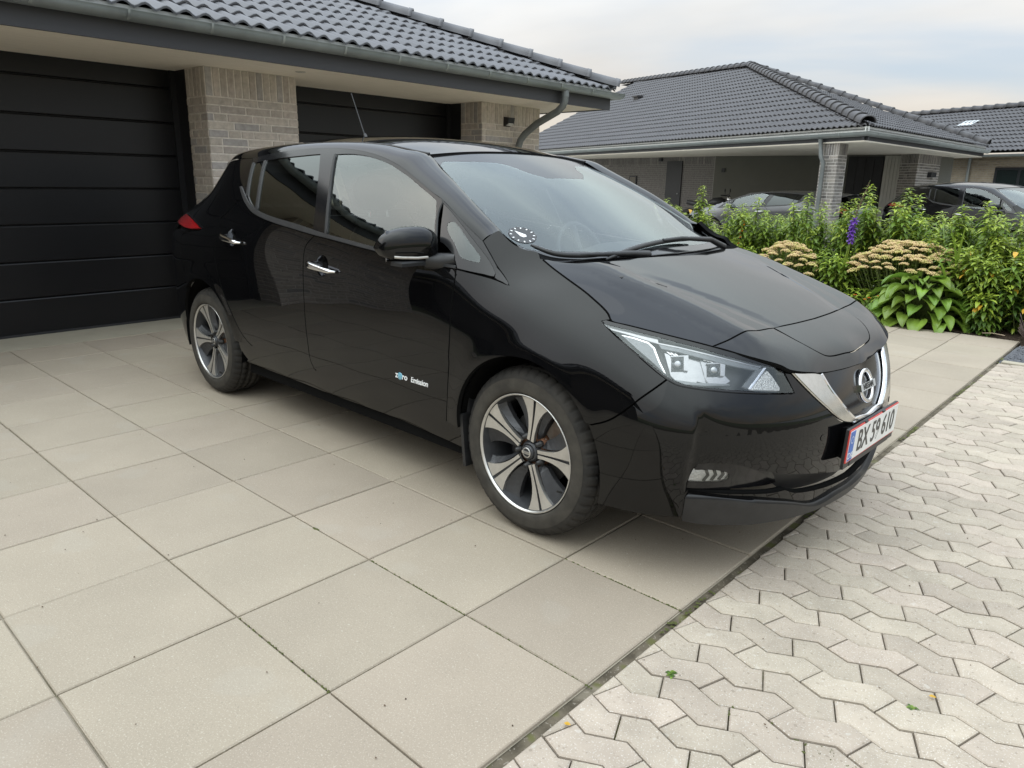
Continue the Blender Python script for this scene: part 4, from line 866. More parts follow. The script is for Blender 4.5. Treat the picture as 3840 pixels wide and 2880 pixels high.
TRACE['tri']=[(3.6053,1.2263),(3.6474,1.205),(3.7185,1.1618),(3.7856,1.1182),(3.8475,1.0748),(3.8969,1.0376),(3.9316,1.0067),(3.953,0.9829),(3.9544,0.9729),(3.902,0.9766),(3.837,0.9818),(3.7776,0.9875),(3.7634,1.0101),(3.7459,1.03),(3.7057,1.059),(3.677,1.0731),(3.6523,1.0796),(3.6292,1.1458),(3.616,1.194)]
TRACE['triclear']=[(3.6644,1.1529),(3.6879,1.1583),(3.724,1.1424),(3.7888,1.0959),(3.8421,1.0574),(3.8709,1.0334),(3.8713,1.019),(3.8499,1.0191),(3.8099,1.0241),(3.7802,1.0324),(3.7352,1.0769),(3.6909,1.1114),(3.6705,1.1317)]
TRACE['tritrim']=[(3.9297,1.0116),(3.9503,1.0029),(3.9908,0.9756),(4.0281,0.9465),(3.9947,0.9561),(3.9582,0.9682),(3.9558,0.9831)]
TRACE['aj']=[(3.8575,1.0944),(3.8731,1.1133),(3.8893,1.1295),(3.909,1.1391)]
TRACE['apfront']=[(3.8575,1.0944),(3.9034,1.0508),(3.9482,1.0078),(3.9908,0.9756),(4.0281,0.9465)]
TRACE['fenderhood']=[(4.1015,1.047),(4.1629,1.0168),(4.2369,0.9866),(4.3313,0.9505),(4.3828,0.9279),(4.4269,0.9074),(4.4565,0.8905),(4.4752,0.8727)]
TRACE['fendertopedge']=[(3.909,1.1391),(3.9377,1.1189),(3.9797,1.093),(4.0287,1.0753),(4.085,1.0668),(4.1015,1.047)]
TRACE['hlbot']=[(4.4468,0.8661),(4.5013,0.8362),(4.551,0.8109),(4.6108,0.7799),(4.661,0.7529),(4.6967,0.7337),(4.7272,0.7186)]
TRACE['hlbot2']=[(4.7272,0.7186),(4.761,0.7057),(4.8051,0.6994),(4.8686,0.6935),(4.9443,0.6867),(5.0252,0.6797),(5.1022,0.6728),(5.1816,0.6655)]
TRACE['fenderbump']=[(4.7272,0.7186),(4.695,0.6913),(4.6531,0.6541),(4.6141,0.6139),(4.5701,0.5744),(4.5377,0.5539),(4.4901,0.5336)]
TRACE['hltop']=[(4.4432,0.8632),(4.4467,0.8716),(4.4831,0.8688),(4.5435,0.8634),(4.6245,0.8548),(4.7083,0.8453),(4.7943,0.8344),(4.8877,0.8187),(4.9893,0.7956),(5.0649,0.7762),(5.1251,0.7602),(5.1447,0.7493)]
TRACE['hlinner']=[(5.1447,0.7493),(5.1568,0.7201),(5.168,0.6939),(5.1791,0.6659)]
TRACE['hl_lens']=[(4.4484,0.8606),(4.4897,0.8552),(4.5493,0.8499),(4.6292,0.8413),(4.6698,0.8367),(4.7534,0.8251),(4.8355,0.8133),(4.9121,0.7964),(4.9858,0.7792),(5.0609,0.7612),(5.1215,0.7481),(5.1441,0.74),(5.1573,0.7138),(5.1799,0.669),(5.1233,0.6734),(5.0422,0.6826),(4.9687,0.6917),(4.8992,0.6979),(4.8323,0.7032),(4.7827,0.7086),(4.7486,0.7182),(4.72,0.7294),(4.6735,0.7523),(4.6113,0.783),(4.5444,0.8167),(4.4867,0.8454)]
TRACE['bumpcrease']=[(4.8229,0.5972),(4.8221,0.5689),(4.8184,0.529),(4.8133,0.487),(4.8106,0.4438),(4.8092,0.3993),(4.8114,0.353)]
TRACE['fogpocket']=[(4.812,0.3561),(4.8221,0.3888),(4.8316,0.4259),(4.8432,0.4538),(4.9022,0.4572),(4.9675,0.4486),(5.0323,0.4242),(5.1435,0.3801),(5.184,0.3285),(5.123,0.3282),(4.9974,0.3416),(4.89,0.3506)]
TRACE['foglens']=[(4.8295,0.4258),(4.8785,0.4264),(4.9273,0.4185),(4.9532,0.402),(4.951,0.3877),(4.9241,0.3812),(4.8249,0.3832)]
TRACE['lipline']=[(4.8129,0.3472),(4.8908,0.3463),(5.0306,0.3266),(5.2095,0.2857),(5.3871,0.2355)]
TRACE['bumpbot']=[(4.5286,0.2375),(4.6652,0.2466),(4.8062,0.2553),(4.9648,0.2535),(5.1578,0.2378),(5.2596,0.2272)]
TRACE['intaketop2']=[(5.0323,0.4242),(5.1666,0.3906),(5.334,0.3577),(5.4893,0.3289)]
TRACE['sensor']=[(4.9054,0.5514)]
TRACE['vouter']=[(5.1719,0.7412),(5.2255,0.6879),(5.2848,0.6346),(5.3354,0.5957),(5.4024,0.5479),(5.4319,0.5348)]
TRACE['vinner']=[(5.3237,0.7061),(5.3542,0.6557),(5.3886,0.6174),(5.4193,0.588),(5.456,0.558),(5.5074,0.5237)]
TRACE['vbot']=[(5.4319,0.5348),(5.4779,0.5228),(5.532,0.5132),(5.5922,0.5055)]
TRACE['ubot']=[(5.4994,0.5288),(5.5638,0.5217),(5.6571,0.5158),(5.7478,0.5147),(5.833,0.514)]
TRACE['sillbot']=[(2.0678,0.2595),(2.4664,0.2552),(2.7391,0.2523),(3.3183,0.2555),(3.5822,0.2456),(3.7964,0.2373)]
TRACE['handF']=[(2.771,0.9258),(2.7927,0.9317),(2.8883,0.9217),(3.0036,0.9036),(2.8911,0.885),(2.7804,0.8945)]
TRACE['handR']=[(1.8497,0.9964),(1.8811,1.0039),(1.9978,0.9965),(2.0851,0.9706),(1.9826,0.9571),(1.8587,0.969)]
TRACE['rearbumpshut']=[(1.5412,1.0065),(1.4129,0.991),(1.2459,0.9633),(1.2123,0.9248),(1.2477,0.8023),(1.2876,0.7219),(1.3134,0.6664)]
TRACE['badge']=[(3.4116,0.5059),(3.6495,0.4822),(3.651,0.4938),(3.4084,0.4857)]
TRACE['h_side']=[(1.7672,-0.6702),(1.8529,-0.6962),(1.939,-0.7131),(2.0402,-0.7264),(2.0965,-0.7358),(2.1449,-0.7444),(2.1804,-0.755),(2.2095,-0.7722),(2.2186,-0.7741),(2.2648,-0.754),(2.3266,-0.7288),(2.3878,-0.7053),(2.4478,-0.6821),(2.5142,-0.6515)]
TRACE['h_front']=[(2.5143,-0.65),(2.5223,-0.5984),(2.5248,-0.5545),(2.5267,-0.4988),(2.5335,-0.4307),(2.5402,-0.3152),(2.5434,-0.1511),(2.5441,0.0542),(2.5412,0.2817),(2.5341,0.3999),(2.529,0.4825)]
TRACE['nose_side']=[(2.5142,-0.6515),(2.5878,-0.6035),(2.6382,-0.5549),(2.6742,-0.5115),(2.6954,-0.4886),(2.7091,-0.4794),(2.7363,-0.424),(2.7601,-0.3413)]
TRACE['nose_bot']=[(2.7606,-0.3335),(2.7682,-0.2771),(2.7762,-0.207),(2.7871,-0.0999),(2.7934,0.0282),(2.7891,0.1509),(2.7777,0.2971)]
TRACE['lid']=[(2.5402,-0.3152),(2.6206,-0.3008),(2.6774,-0.2693),(2.714,-0.2265),(2.7254,-0.191),(2.7375,-0.0777),(2.7398,0.034),(2.7345,0.134),(2.7244,0.1845),(2.7065,0.2043),(2.6687,0.214),(2.6111,0.2458),(2.5412,0.2817)]
TRACE['hood_rear']=[(1.7672,-0.6702),(1.8132,-0.6578),(1.8589,-0.6355),(1.896,-0.6043),(1.9254,-0.5308),(1.9252,-0.3918),(1.9485,-0.24),(1.9713,-0.0709),(1.985,0.0868)]
TRACE['ridge']=[(1.8419,-0.6179),(1.9527,-0.5561),(2.0744,-0.5633),(2.2216,-0.5381),(2.3549,-0.5193),(2.4799,-0.5116)]
TRACE['ridge2']=[(2.052,-0.4754),(2.2003,-0.4194),(2.3971,-0.3498)]
TRACE['nozzle']=[(2.0564,-0.5721),(2.2106,-0.5314)]
TRACE['ws_right']=[(0.944,-0.5481),(1.053,-0.5777),(1.2,-0.6162),(1.3371,-0.6499),(1.4658,-0.6794),(1.571,-0.6921),(1.6347,-0.7011),(1.6972,-0.6959)]
TRACE['frit']=[(1.0247,-0.5637),(1.0128,-0.5394),(1.0457,-0.4168),(1.0793,-0.2777),(1.1387,-0.2789),(1.2138,-0.3125),(1.2506,-0.2589),(1.2702,0.0292)]
TRACE['ws_clearR']=[(1.0247,-0.5637),(1.0594,-0.5826),(1.2,-0.6162),(1.396,-0.6601),(1.5669,-0.6889),(1.666,-0.6984),(1.7326,-0.6833),(1.7688,-0.6435),(1.8211,-0.5459),(1.8756,-0.3872)]
TRACE['sticker']=[(1.6586,-0.6316),(1.622,-0.6537),(1.6944,-0.6077),(1.6233,-0.591),(1.6964,-0.6597)]
TRACE['grilletop']=[(5.6386,0.701),(5.5469,0.6967),(5.4349,0.7007),(5.371,0.7043),(5.3237,0.7061)]
_RHC=np.array([[4.371028, 0.903413], [0.196659, -0.304435], [-0.104965, 0.000527], [0.018188, -0.015437], [-0.005756, -0.001111], [0.300975, 0.038561], [-0.033294, 0.005029], [0.09758, 0.043193], [-0.007368, 0.009074], [0.188729, -0.003136], [-0.195436, -0.018777], [-0.007883, -0.02223], [-0.092471, -0.003645], [0.059452, 0.008006], [0.017964, -0.000831]])
def _rh(pts):
    P=np.array(pts,float)/1000.; x,y=P[:,0],P[:,1]; return [tuple(q) for q in np.stack([x**i*y**j for i in range(5) for j in range(5-i)],1)@_RHC]
TRACE['rh']=_rh

# ---- thin-plate fields -------------------------------------------------
class TPS:
    def __init__(s,P,v,lam=0.0,sc=(1,1)):
        s.sc=np.array(sc); s.P=np.array(P,float)*s.sc; v=np.array(v,float); n=len(v)
        K=s.U(s.P,s.P)+lam*np.eye(n); Q=np.c_[np.ones(n),s.P]
        A=np.block([[K,Q],[Q.T,np.zeros((3,3))]])
        s.w=np.linalg.solve(A,np.r_[v,0,0,0])
    def U(s,a,b):
        r2=((a[:,None,:]-b[None])**2).sum(-1); return np.where(r2>1e-14,r2*np.log(r2+1e-30)*.5,0)
    def __call__(s,q):
        q=np.atleast_2d(np.array(q,float))*s.sc; out=np.empty(len(q))
        for i in range(0,len(q),4000):
            b=q[i:i+4000]; out[i:i+4000]=s.U(b,s.P)@s.w[:-3]+s.w[-3]+b@s.w[-2:]
        return out
class GridF:
    """the fitted field resampled on a grid, Gaussian-smoothed, read back as a C2 cubic B-spline"""
    def __init__(s,T,a0,a1,da,b0,b1,db,sa,sb):
        s.o=np.array([a0,b0]); s.d=np.array([da,db]); na=int((a1-a0)/da)+1; nb=int((b1-b0)/db)+1
        A,B=np.meshgrid(a0+da*np.arange(na),b0+db*np.arange(nb),indexing='ij'); G=T(np.c_[A.ravel(),B.ravel()]).reshape(na,nb)
        for ax,sg,dd in ((0,sa,da),(1,sb,db)):
            r=int(3*sg/dd)+1; k=np.exp(-.5*(np.arange(-r,r+1)*dd/sg)**2); k/=k.sum()
            pad=[(r,r) if i==ax else (0,0) for i in (0,1)]; E=np.pad(G,pad,mode='reflect',reflect_type='odd'); G=np.apply_along_axis(lambda v:np.convolve(v,k,'valid'),ax,E)
        s.G=G; s.n=G.shape
    def __call__(s,q):
        q=np.atleast_2d(np.array(q,float)); t=(q-s.o)/s.d; i=np.floor(t).astype(int); f=t-i; out=0
        W=lambda f:[(1-f)**3/6,(3*f**3-6*f**2+4)/6,(-3*f**3+3*f**2+3*f+1)/6,f**3/6]
        wa,wb=W(f[:,0]),W(f[:,1])
        for p in range(4):
            ia=np.clip(i[:,0]+p-1,0,s.n[0]-1)
            for r in range(4): out=out+wa[p]*wb[r]*s.G[ia,np.clip(i[:,1]+r-1,0,s.n[1]-1)]
        return out
# base plan curve (x, half width) from tail centre to nose centre
PLAN=[(-.84,0),(-.825,.3),(-.78,.52),(-.69,.665),(-.55,.76),(-.35,.825),(0,.86),(.5,.877),(1.3,.88),(2.2,.88),(2.7,.877),(3.05,.862),(3.22,.838),(3.35,.79),(3.45,.69),(3.53,.55),(3.585,.38),(3.62,.19),(3.63,0)]
def catmull(P,n=24):
    P=np.array(P,float); E=np.vstack([2*P[0]-P[1],P,2*P[-1]-P[-2]]); o=[]
    for i in range(1,len(E)-2):
        p0,p1,p2,p3=E[i-1:i+3]
        d0=max(np.linalg.norm(p1-p0),1e-9)**.5;d1=max(np.linalg.norm(p2-p1),1e-9)**.5;d2=max(np.linalg.norm(p3-p2),1e-9)**.5
        m1=((p1-p0)/d0-(p2-p0)/(d0+d1)+(p2-p1)/d1)*d1; m2=((p2-p1)/d1-(p3-p1)/(d1+d2)+(p3-p2)/d2)*d1
        for t in np.arange(n)/n:
            o.append((2*t**3-3*t*t+1)*p1+(t**3-2*t*t+t)*m1+(-2*t**3+3*t*t)*p2+(t**3-t*t)*m2)
    o.append(P[-1]); return np.array(o)
_pp=PLAN; _m=[(x,-w) for x,w in PLAN]
_c=catmull([_m[4],_m[3],_m[2],_m[1]]+_pp+[_m[-2],_m[-3],_m[-4],_m[-5]],40)
# even spacing, then a wide Gaussian so that curvature stays continuous
_d=np.r_[0,np.cumsum(np.linalg.norm(np.diff(_c,axis=0),axis=1))]; _t=np.arange(0,_d[-1],.01); _c=np.c_[np.interp(_t,_d,_c[:,0]),np.interp(_t,_d,_c[:,1])]
_k=np.exp(-.5*(np.arange(-30,31)/9.)**2); _k/=_k.sum(); _p=np.vstack([np.repeat(_c[:1],30,0),_c,np.repeat(_c[-1:],30,0)]); _c=np.c_[np.convolve(_p[:,0],_k,'valid'),np.convolve(_p[:,1],_k,'valid')]
_seg=np.r_[0,np.cumsum(np.linalg.norm(np.diff(_c,axis=0),axis=1))]
# arc parameter with s=x-like offset; resample + smooth normals
_z=np.where(np.sign(_c[:-1,1])!=np.sign(_c[1:,1]))[0]; _zs=[_seg[k]+(_seg[k+1]-_seg[k])*_c[k,1]/(_c[k,1]-_c[k+1,1]) for k in _z]
BS=_seg-_zs[0]; S0,S1=0.0,float(_zs[-1]-_zs[0])
def base(s):
    s=np.asarray(s,float); x=np.interp(s,BS,_c[:,0]); w=np.interp(s,BS,_c[:,1])
    e=.05; tx=np.interp(s+e,BS,_c[:,0])-np.interp(s-e,BS,_c[:,0]); tw=np.interp(s+e,BS,_c[:,1])-np.interp(s-e,BS,_c[:,1])
    l=np.hypot(tx,tw); return x,w,-tw/l,tx/l
_sg=np.linspace(-.4,S1+.4,3000); _bg=np.array(base(_sg))
def to_sh(x,w):
    # s such that (x,w) lies on the normal through base(s)
    tx,tw=_bg[3],-_bg[2]
    d=(x-_bg[0])*tx+(w-_bg[1])*tw; h=(x-_bg[0])*_bg[2]+(w-_bg[1])*_bg[3]
    ok=(np.sign(d[:-1])!=np.sign(d[1:])); c=np.where(ok)[0]
    k=c[np.argmin(abs(h[c]))]; t=d[k]/(d[k]-d[k+1]); return _sg[k]+t*(_sg[k+1]-_sg[k]),h[k]+t*(h[k+1]-h[k])
SEC={-.35:[(.25,.80),(.40,.832),(.6,.842),(.8,.842),(.93,.828),(1.02,.79),(1.1,.70),(1.19,.585),(1.28,.51),(1.37,.44)],
-.18:[(1.1,.765),(1.19,.665),(1.28,.598),(1.37,.53)],
0:[(.25,.82),(.4,.862),(.6,.880),(.8,.884),(.92,.878),(1.0,.862),(1.08,.826),(1.19,.74),(1.28,.677),(1.37,.618),(1.42,.585)],
.25:[(.92,.882),(1.0,.870),(1.08,.845),(1.19,.79),(1.28,.742),(1.37,.69),(1.42,.655)],
.5:[(.2,.81),(.3,.848),(.4,.868),(.6,.884),(.8,.890),(.92,.887),(1.0,.878),(1.08,.858),(1.15,.826),(1.25,.783),(1.35,.735),(1.42,.695),(1.46,.66)],
.9:[(.17,.79),(.22,.818),(.30,.845),(.36,.861),(.45,.876),(.6,.886),(.72,.891),(.85,.893),(.93,.889),(1.0,.880),(1.07,.862),(1.15,.828),(1.25,.788),(1.35,.742),(1.43,.70),(1.47,.672)],
1.3:[(.17,.79),(.22,.818),(.30,.845),(.36,.861),(.45,.876),(.6,.886),(.72,.891),(.85,.893),(.93,.888),(1.0,.876),(1.05,.861),(1.15,.825),(1.25,.785),(1.35,.740),(1.43,.70),(1.47,.673)],
1.7:[(.17,.79),(.22,.818),(.30,.845),(.36,.861),(.45,.876),(.6,.886),(.72,.891),(.85,.892),(.93,.886),(1.0,.870),(1.03,.860),(1.1,.836),(1.2,.795),(1.3,.755),(1.4,.71),(1.44,.69)],
2.1:[(.17,.79),(.22,.818),(.30,.845),(.36,.861),(.45,.876),(.6,.886),(.72,.891),(.84,.890),(.91,.882),(.97,.868),(1.01,.856),(1.1,.825),(1.2,.785),(1.27,.755)],
2.4:[(.2,.822),(.3,.85),(.36,.863),(.45,.876),(.6,.887),(.72,.890),(.81,.884),(.88,.874),(.94,.860),(.99,.845),(1.06,.82),(1.12,.79)],
2.7:[(.3,.868),(.45,.884),(.6,.891),(.69,.890),(.77,.880),(.83,.864),(.89,.837),(.94,.80),(.98,.755)],
2.92:[(.25,.863),(.4,.884),(.55,.890),(.65,.887),(.73,.872),(.79,.850),(.85,.815),(.90,.772)],
3.1:[(.22,.852),(.35,.872),(.5,.880),(.6,.878),(.68,.866),(.75,.842),(.8,.812),(.86,.765)]}
PTS=[]
for x,l in SEC.items():
    for z,w in l: PTS.append((x,w,z))
PTS+=[(3.25,.858,.6),(3.33,.833,.6),(3.405,.79,.6),(3.48,.70,.6),(3.545,.58,.6),(3.595,.44,.6),(3.635,.25,.6),(3.65,0,.6),
(3.25,.86,.48),(3.34,.835,.48),(3.415,.79,.48),(3.49,.70,.48),(3.555,.58,.48),(3.61,.44,.48),(3.65,.25,.48),(3.668,0,.48),
(3.25,.85,.35),(3.33,.825,.35),(3.40,.775,.35),(3.475,.68,.35),(3.545,.55,.35),(3.60,.40,.35),(3.64,.22,.35),(3.655,0,.35),
(3.22,.832,.24),(3.33,.785,.24),(3.43,.69,.24),(3.51,.56,.24),(3.58,.38,.24),(3.615,.2,.24),(3.63,0,.24),
(3.24,.828,.69),(3.32,.79,.69),(3.42,.705,.69),(3.50,.59,.69),(3.555,.46,.69),(3.595,.28,.69),(3.615,0,.69),
(3.2,.79,.77),(3.3,.745,.77),(3.4,.66,.77),(3.48,.55,.77),(3.53,.43,.77),(3.56,.27,.77),(3.575,0,.77),
(-.55,.745,.25),(-.55,.77,.4),(-.55,.776,.6),(-.55,.774,.8),(-.55,.76,.95),(-.55,.70,1.05),(-.5,.60,1.13),(-.5,.46,1.2),(-.5,.38,1.3),
(-.84,0,.3),(-.86,0,.5),(-.84,0,.8),(-.80,0,1.0),(-.72,0,1.15),(-.6,0,1.3),(-.5,0,1.42),
(-.80,.4,.3),(-.81,.4,.5),(-.80,.4,.8),(-.76,.4,1.0),(-.7,.3,1.15),(-.57,.3,1.3),
(-.70,.64,.3),(-.71,.65,.5),(-.70,.65,.8),(-.67,.62,1.0),(-.66,.45,1.13)]
def build_side():
    q=[];v=[]
    for x,w,z in PTS:
        s,h=to_sh(x,w); q.append((s,z)); v.append(h)
        if S1-s<.5 and S1-s>1e-3: q.append((2*S1-s,z)); v.append(h)
        if s<.6 and s>1e-3: q.append((-s,z)); v.append(h)
    return GridF(TPS(q,v,2e-5),-.7,S1+.7,.02,.08,1.56,.012,.085,.016)
SIDE=build_side()
def side(s,z):
    s=np.asarray(s,float).ravel(); z=np.asarray(z,float).ravel()
    h=SIDE(np.c_[s,z]); x,w,nx,nw=base(s); return np.c_[x+nx*h,-(w+nw*h),z]
# ---- top fields: heights along a tilted axis ---------------------------
def field_xy(P,tilt,lam=1e-6):
    c,sn=np.cos(tilt),np.sin(tilt)
    q=[];v=[]
    for x,w,z in P:
        a=x*c-z*sn; b=x*sn+z*c
        q.append((a,w)); v.append(b)
        if w>1e-4: q.append((a,-w)); v.append(b)
    T=TPS(q,v,lam); qa=np.array(q); T=GridF(T,qa[:,0].min()-.15,qa[:,0].max()+.15,.015,-.95,.95,.015,.035,.035)
    def f(a,y):
        a=np.asarray(a,float).ravel();y=np.asarray(y,float).ravel(); b=T(np.c_[a,y]); return np.c_[a*c+b*sn,y,b*c-a*sn]
    f.dom=lambda x,y,z:(x*c-z*sn,y)
    return f
HOODP=[(2.55,.68,1.055),(2.55,.5,1.078),(2.55,.25,1.093),(2.55,0,1.098),
(2.7,.695,1.017),(2.7,.6,1.046),(2.7,.45,1.056),(2.7,.25,1.068),(2.7,0,1.073),
(2.85,.72,.965),(2.85,.60,1.01),(2.85,.45,1.02),(2.85,.25,1.031),(2.85,0,1.036),
(3.0,.745,.90),(3.0,.66,.945),(3.0,.58,.972),(3.0,.45,.98),(3.0,.25,.99),(3.0,0,.995),
(3.2,.71,.848),(3.2,.62,.892),(3.2,.55,.915),(3.2,.45,.918),(3.2,.25,.926),(3.2,0,.929),
(3.4,.63,.812),(3.4,.53,.845),(3.4,.4,.846),(3.4,.25,.848),(3.4,0,.851),
(3.5,.54,.775),(3.5,.44,.80),(3.5,.3,.803),(3.5,0,.806),
(3.57,.42,.738),(3.57,.26,.754),(3.575,0,.760),(3.60,.33,.71),(3.61,0,.724),(3.625,0,.69),(3.61,.30,.68)]
HOOD=field_xy(HOODP,.52)
WINDP=[(2.60,.68,1.052),(2.72,.5,1.042),(2.80,.25,1.036),(2.83,0,1.035),(1.80,.59,1.428),(1.835,.4,1.447),(1.855,.2,1.457),(1.86,0,1.460),
(2.40,.665,1.16),(2.45,.45,1.178),(2.48,.22,1.186),(2.49,0,1.19),(2.1,.63,1.305),(2.14,.42,1.328),(2.165,.2,1.338),(2.17,0,1.342)]
WIND=field_xy(WINDP,.5)
ROOFP=[(1.80,.59,1.428),(1.835,.4,1.447),(1.855,.2,1.457),(1.86,0,1.460),(1.6,.607,1.457),(1.6,.4,1.487),(1.6,0,1.506),(1.3,.618,1.473),(1.3,.4,1.512),(1.3,0,1.537),(.9,.612,1.477),(.9,.4,1.522),(.9,0,1.550),(.5,.59,1.466),(.5,.38,1.515),(.5,0,1.546),(.1,.545,1.437),(.1,.35,1.49),(.1,0,1.522),(-.25,.46,1.40),(-.25,.28,1.45),(-.25,0,1.48),(-.42,.40,1.37),(-.42,0,1.445)]
ROOF=field_xy(ROOFP,0)

def cr(pts,step=.014):
    """smooth a polyline segment and resample it"""
    P=np.array(pts,float)
    if len(P)>2: P=catmull(P,10)
    d=np.r_[0,np.cumsum(np.linalg.norm(np.diff(P,axis=0),axis=1))]; n=max(1,int(round(d[-1]/step)))
    t=np.linspace(0,d[-1],n+1); return np.c_[np.interp(t,d,P[:,0]),np.interp(t,d,P[:,1])]
def outline(segs,step=.014):
    out=[]
    for s in segs:
        q=cr(s,step); 
        if out and np.linalg.norm(q[0]-out[-1])<1e-3: q=q[1:]
        out+= [tuple(p) for p in q]
    if np.linalg.norm(np.subtract(out[0],out[-1]))<1e-3: out.pop()
    return np.array(out)
def offs(poly,d):
    """offset a closed polygon inwards by d"""
    P=np.asarray(poly,float); A=.5*np.sum(P[:,0]*np.roll(P[:,1],-1)-np.roll(P[:,0],-1)*P[:,1]); sg=1 if A>0 else -1
    e=np.roll(P,-1,0)-P; l=np.linalg.norm(e,axis=1)[:,None]+1e-12; n=np.c_[-e[:,1],e[:,0]]/l*sg
    m=n+np.roll(n,1,0); ml=np.linalg.norm(m,axis=1)[:,None]; m=m/np.maximum(ml,.6)
    k=1/np.maximum((m*n).sum(1),.55); return P+m*(d*k)[:,None]
def fside(q): q=np.asarray(q,float); return side(q[:,0],q[:,1])
def fhood(q): q=np.asarray(q,float); return HOOD(q[:,0],q[:,1])
def fwind(q): q=np.asarray(q,float); return WIND(q[:,0],q[:,1])
def froof(q): q=np.asarray(q,float); return ROOF(q[:,0],q[:,1])
for _fn,_or in ((fside,'r'),(fhood,'u'),(fwind,'u'),(froof,'u')): _fn.ori=_or
def normals(f,q):
    e=2e-3; q=np.asarray(q,float)
    a=f(q+[e,0])-f(q-[e,0]); b=f(q+[0,e])-f(q-[0,e]); n=np.cross(a,b); n/=np.linalg.norm(n,axis=1)[:,None]+1e-12
    if f.ori=='u': n*=np.sign(n[:,2:3]+.4*n[:,0:1])
    else:
        s=q[:,0]; _,_,nx,nw=base(s); ref=np.c_[nx,-nw]; n*=np.sign((n[:,:2]*ref).sum(1))[:,None]
    return n
def mesh_n(name,V,N,F,m,parent,mir=False):
    V=np.array(V,float);N=np.array(N,float)
    if mir: V=V*[1,-1,1];N=N*[1,-1,1];F=[tuple(reversed(f)) for f in F]
    me=bpy.data.meshes.new(name); me.from_pydata(V.tolist(),[],F); me.materials.append(m); me.shade_smooth(); me.update()
    if mesh_n.dark is not None:
        me.materials.append(DARK); me.polygons.foreach_set('material_index',[1 if i>=mesh_n.dark else 0 for i in range(len(F))]); mesh_n.dark=None
    me.normals_split_custom_set_from_vertices([tuple(n) for n in N]); return obj(name,me,parent)
def panel(name,f,poly,m,parent=None,inset=.0032,fold=.016,step=.03,holes=(),off=0,mir=False,extra=None,disp=None):
    parent=parent if parent is not None else car
    loops=[offs(poly,inset)]+[offs(h,-inset if inset>0 else 0) for h in holes]
    pts=[];edges=[]
    for L in loops:
        n0=len(pts); pts+=[tuple(p) for p in L]; n=len(L); edges+=[(n0+i,n0+(i+1)%n) for i in range(n)]
    if extra is not None:
        ex=np.array(extra); ke=in_poly(ex,loops[0]); pts+=[tuple(p) for p in ex[ke]]
    nb=len(pts); P=np.array(loops[0]); lo,hi=P.min(0),P.max(0)
    g=np.array([(x,y) for i,x in enumerate(np.arange(lo[0]+step/2,hi[0],step)) for y in np.arange(lo[1]+step/2+(step/2 if i%2 else 0),hi[1],step)])
    if len(g):
        k=in_poly(g,loops[0])
        for h in loops[1:]: k&=~in_poly(g,h)
        B=np.array(pts); g=g[k]
        if len(g): 
            d=np.sqrt(((g[:,None]-B[None])**2).sum(-1)).min(1); g=g[d>step*.45]
    r=delaunay_2d_cdt([Vector(p) for p in pts]+[Vector(p) for p in g],edges,[],0,1e-7)
    V2=np.array([tuple(v) for v in r[0]]); F=[tuple(t) for t in r[2]]
    c=np.array([(V2[t[0]]+V2[t[1]]+V2[t[2]])/3 for t in F]); k=in_poly(c,loops[0])
    for h in loops[1:]: k&=~in_poly(c,h)
    F=[t for t,kk in zip(F,k) if kk]
    used=sorted(set(i for t in F for i in t)); mp={u:i for i,u in enumerate(used)}; V2=V2[used]; F=[tuple(mp[i] for i in t) for t in F]
    N=normals(f,V2); P3=f(V2)+N*off
    if disp is not None:
        P3=P3+N*disp(V2)[:,None]
        def f2(q): return f(q)+normals(f,q)*disp(q)[:,None]
        f2.ori=f.ori; N=normals(f2,V2)
    # orient faces along N
    t=F[0]
    Fo=[]
    for t in F:
        a,b,c_=P3[t[0]],P3[t[1]],P3[t[2]]
        Fo.append(t if np.dot(np.cross(b-a,c_-a),N[t[0]])>0 else (t[0],t[2],t[1]))
    F=Fo; V=list(P3); NN=list(N)
    if fold:
        cnt={}
        for t in F:
            for i in range(3): cnt[(t[i],t[(i+1)%3])]=1
        be=[e for e in cnt if (e[1],e[0]) not in cnt]
        inner={}; acc={}
        for i,j in be:
            w=np.cross(P3[j]-P3[i],N[i]); w/=np.linalg.norm(w)+1e-12
            for q in (i,j): acc[q]=acc.get(q,0)+w
        for q,w in acc.items():
            w=w/(np.linalg.norm(w)+1e-9); inner[q]=len(V); V.append(P3[q]-N[q]*fold+w*.0008); NN.append(w)
        nf0=len(F)
        for i,j in be: F.append((j,i,inner[i],inner[j]))
        mesh_n.dark=nf0 if m is PAINT else None
    else: mesh_n.dark=None
    return mesh_n(name,V,NN,F,m,parent,mir)
mesh_n.dark=None
def both(name,f,poly,m,**k):
    a=panel(name,f,poly,m,**k); b=panel(name,f,poly,m,mir=True,**k); return a,b
def dx(x,z):
    """side domain point for a car x (right flank) at height z"""
    s=np.linspace(.3,S1,900); X=side(s,np.full(900,z))[:,0]; i=np.argmax(X); return (float(np.interp(x,X[:i+1],s[:i+1])),z)
def arc(cx,cz,r,a0,a1,n=40): return [(cx+O+r*math.cos(math.radians(a0+(a1-a0)*i/n)),cz+r*math.sin(math.radians(a0+(a1-a0)*i/n))) for i in range(n+1)]
TR=TRACE; O=float(to_sh(1.3,.886)[0])-1.3
mirs=lambda L:[(2*S1-s,z) for s,z in L]
rev=lambda L:list(reversed(L))
# ---- wheel arch circles
FC=(2.744,.347,.357); RC=(.100,.350,.365)
fa0=math.degrees(math.asin((.535-FC[1])/FC[2])); 
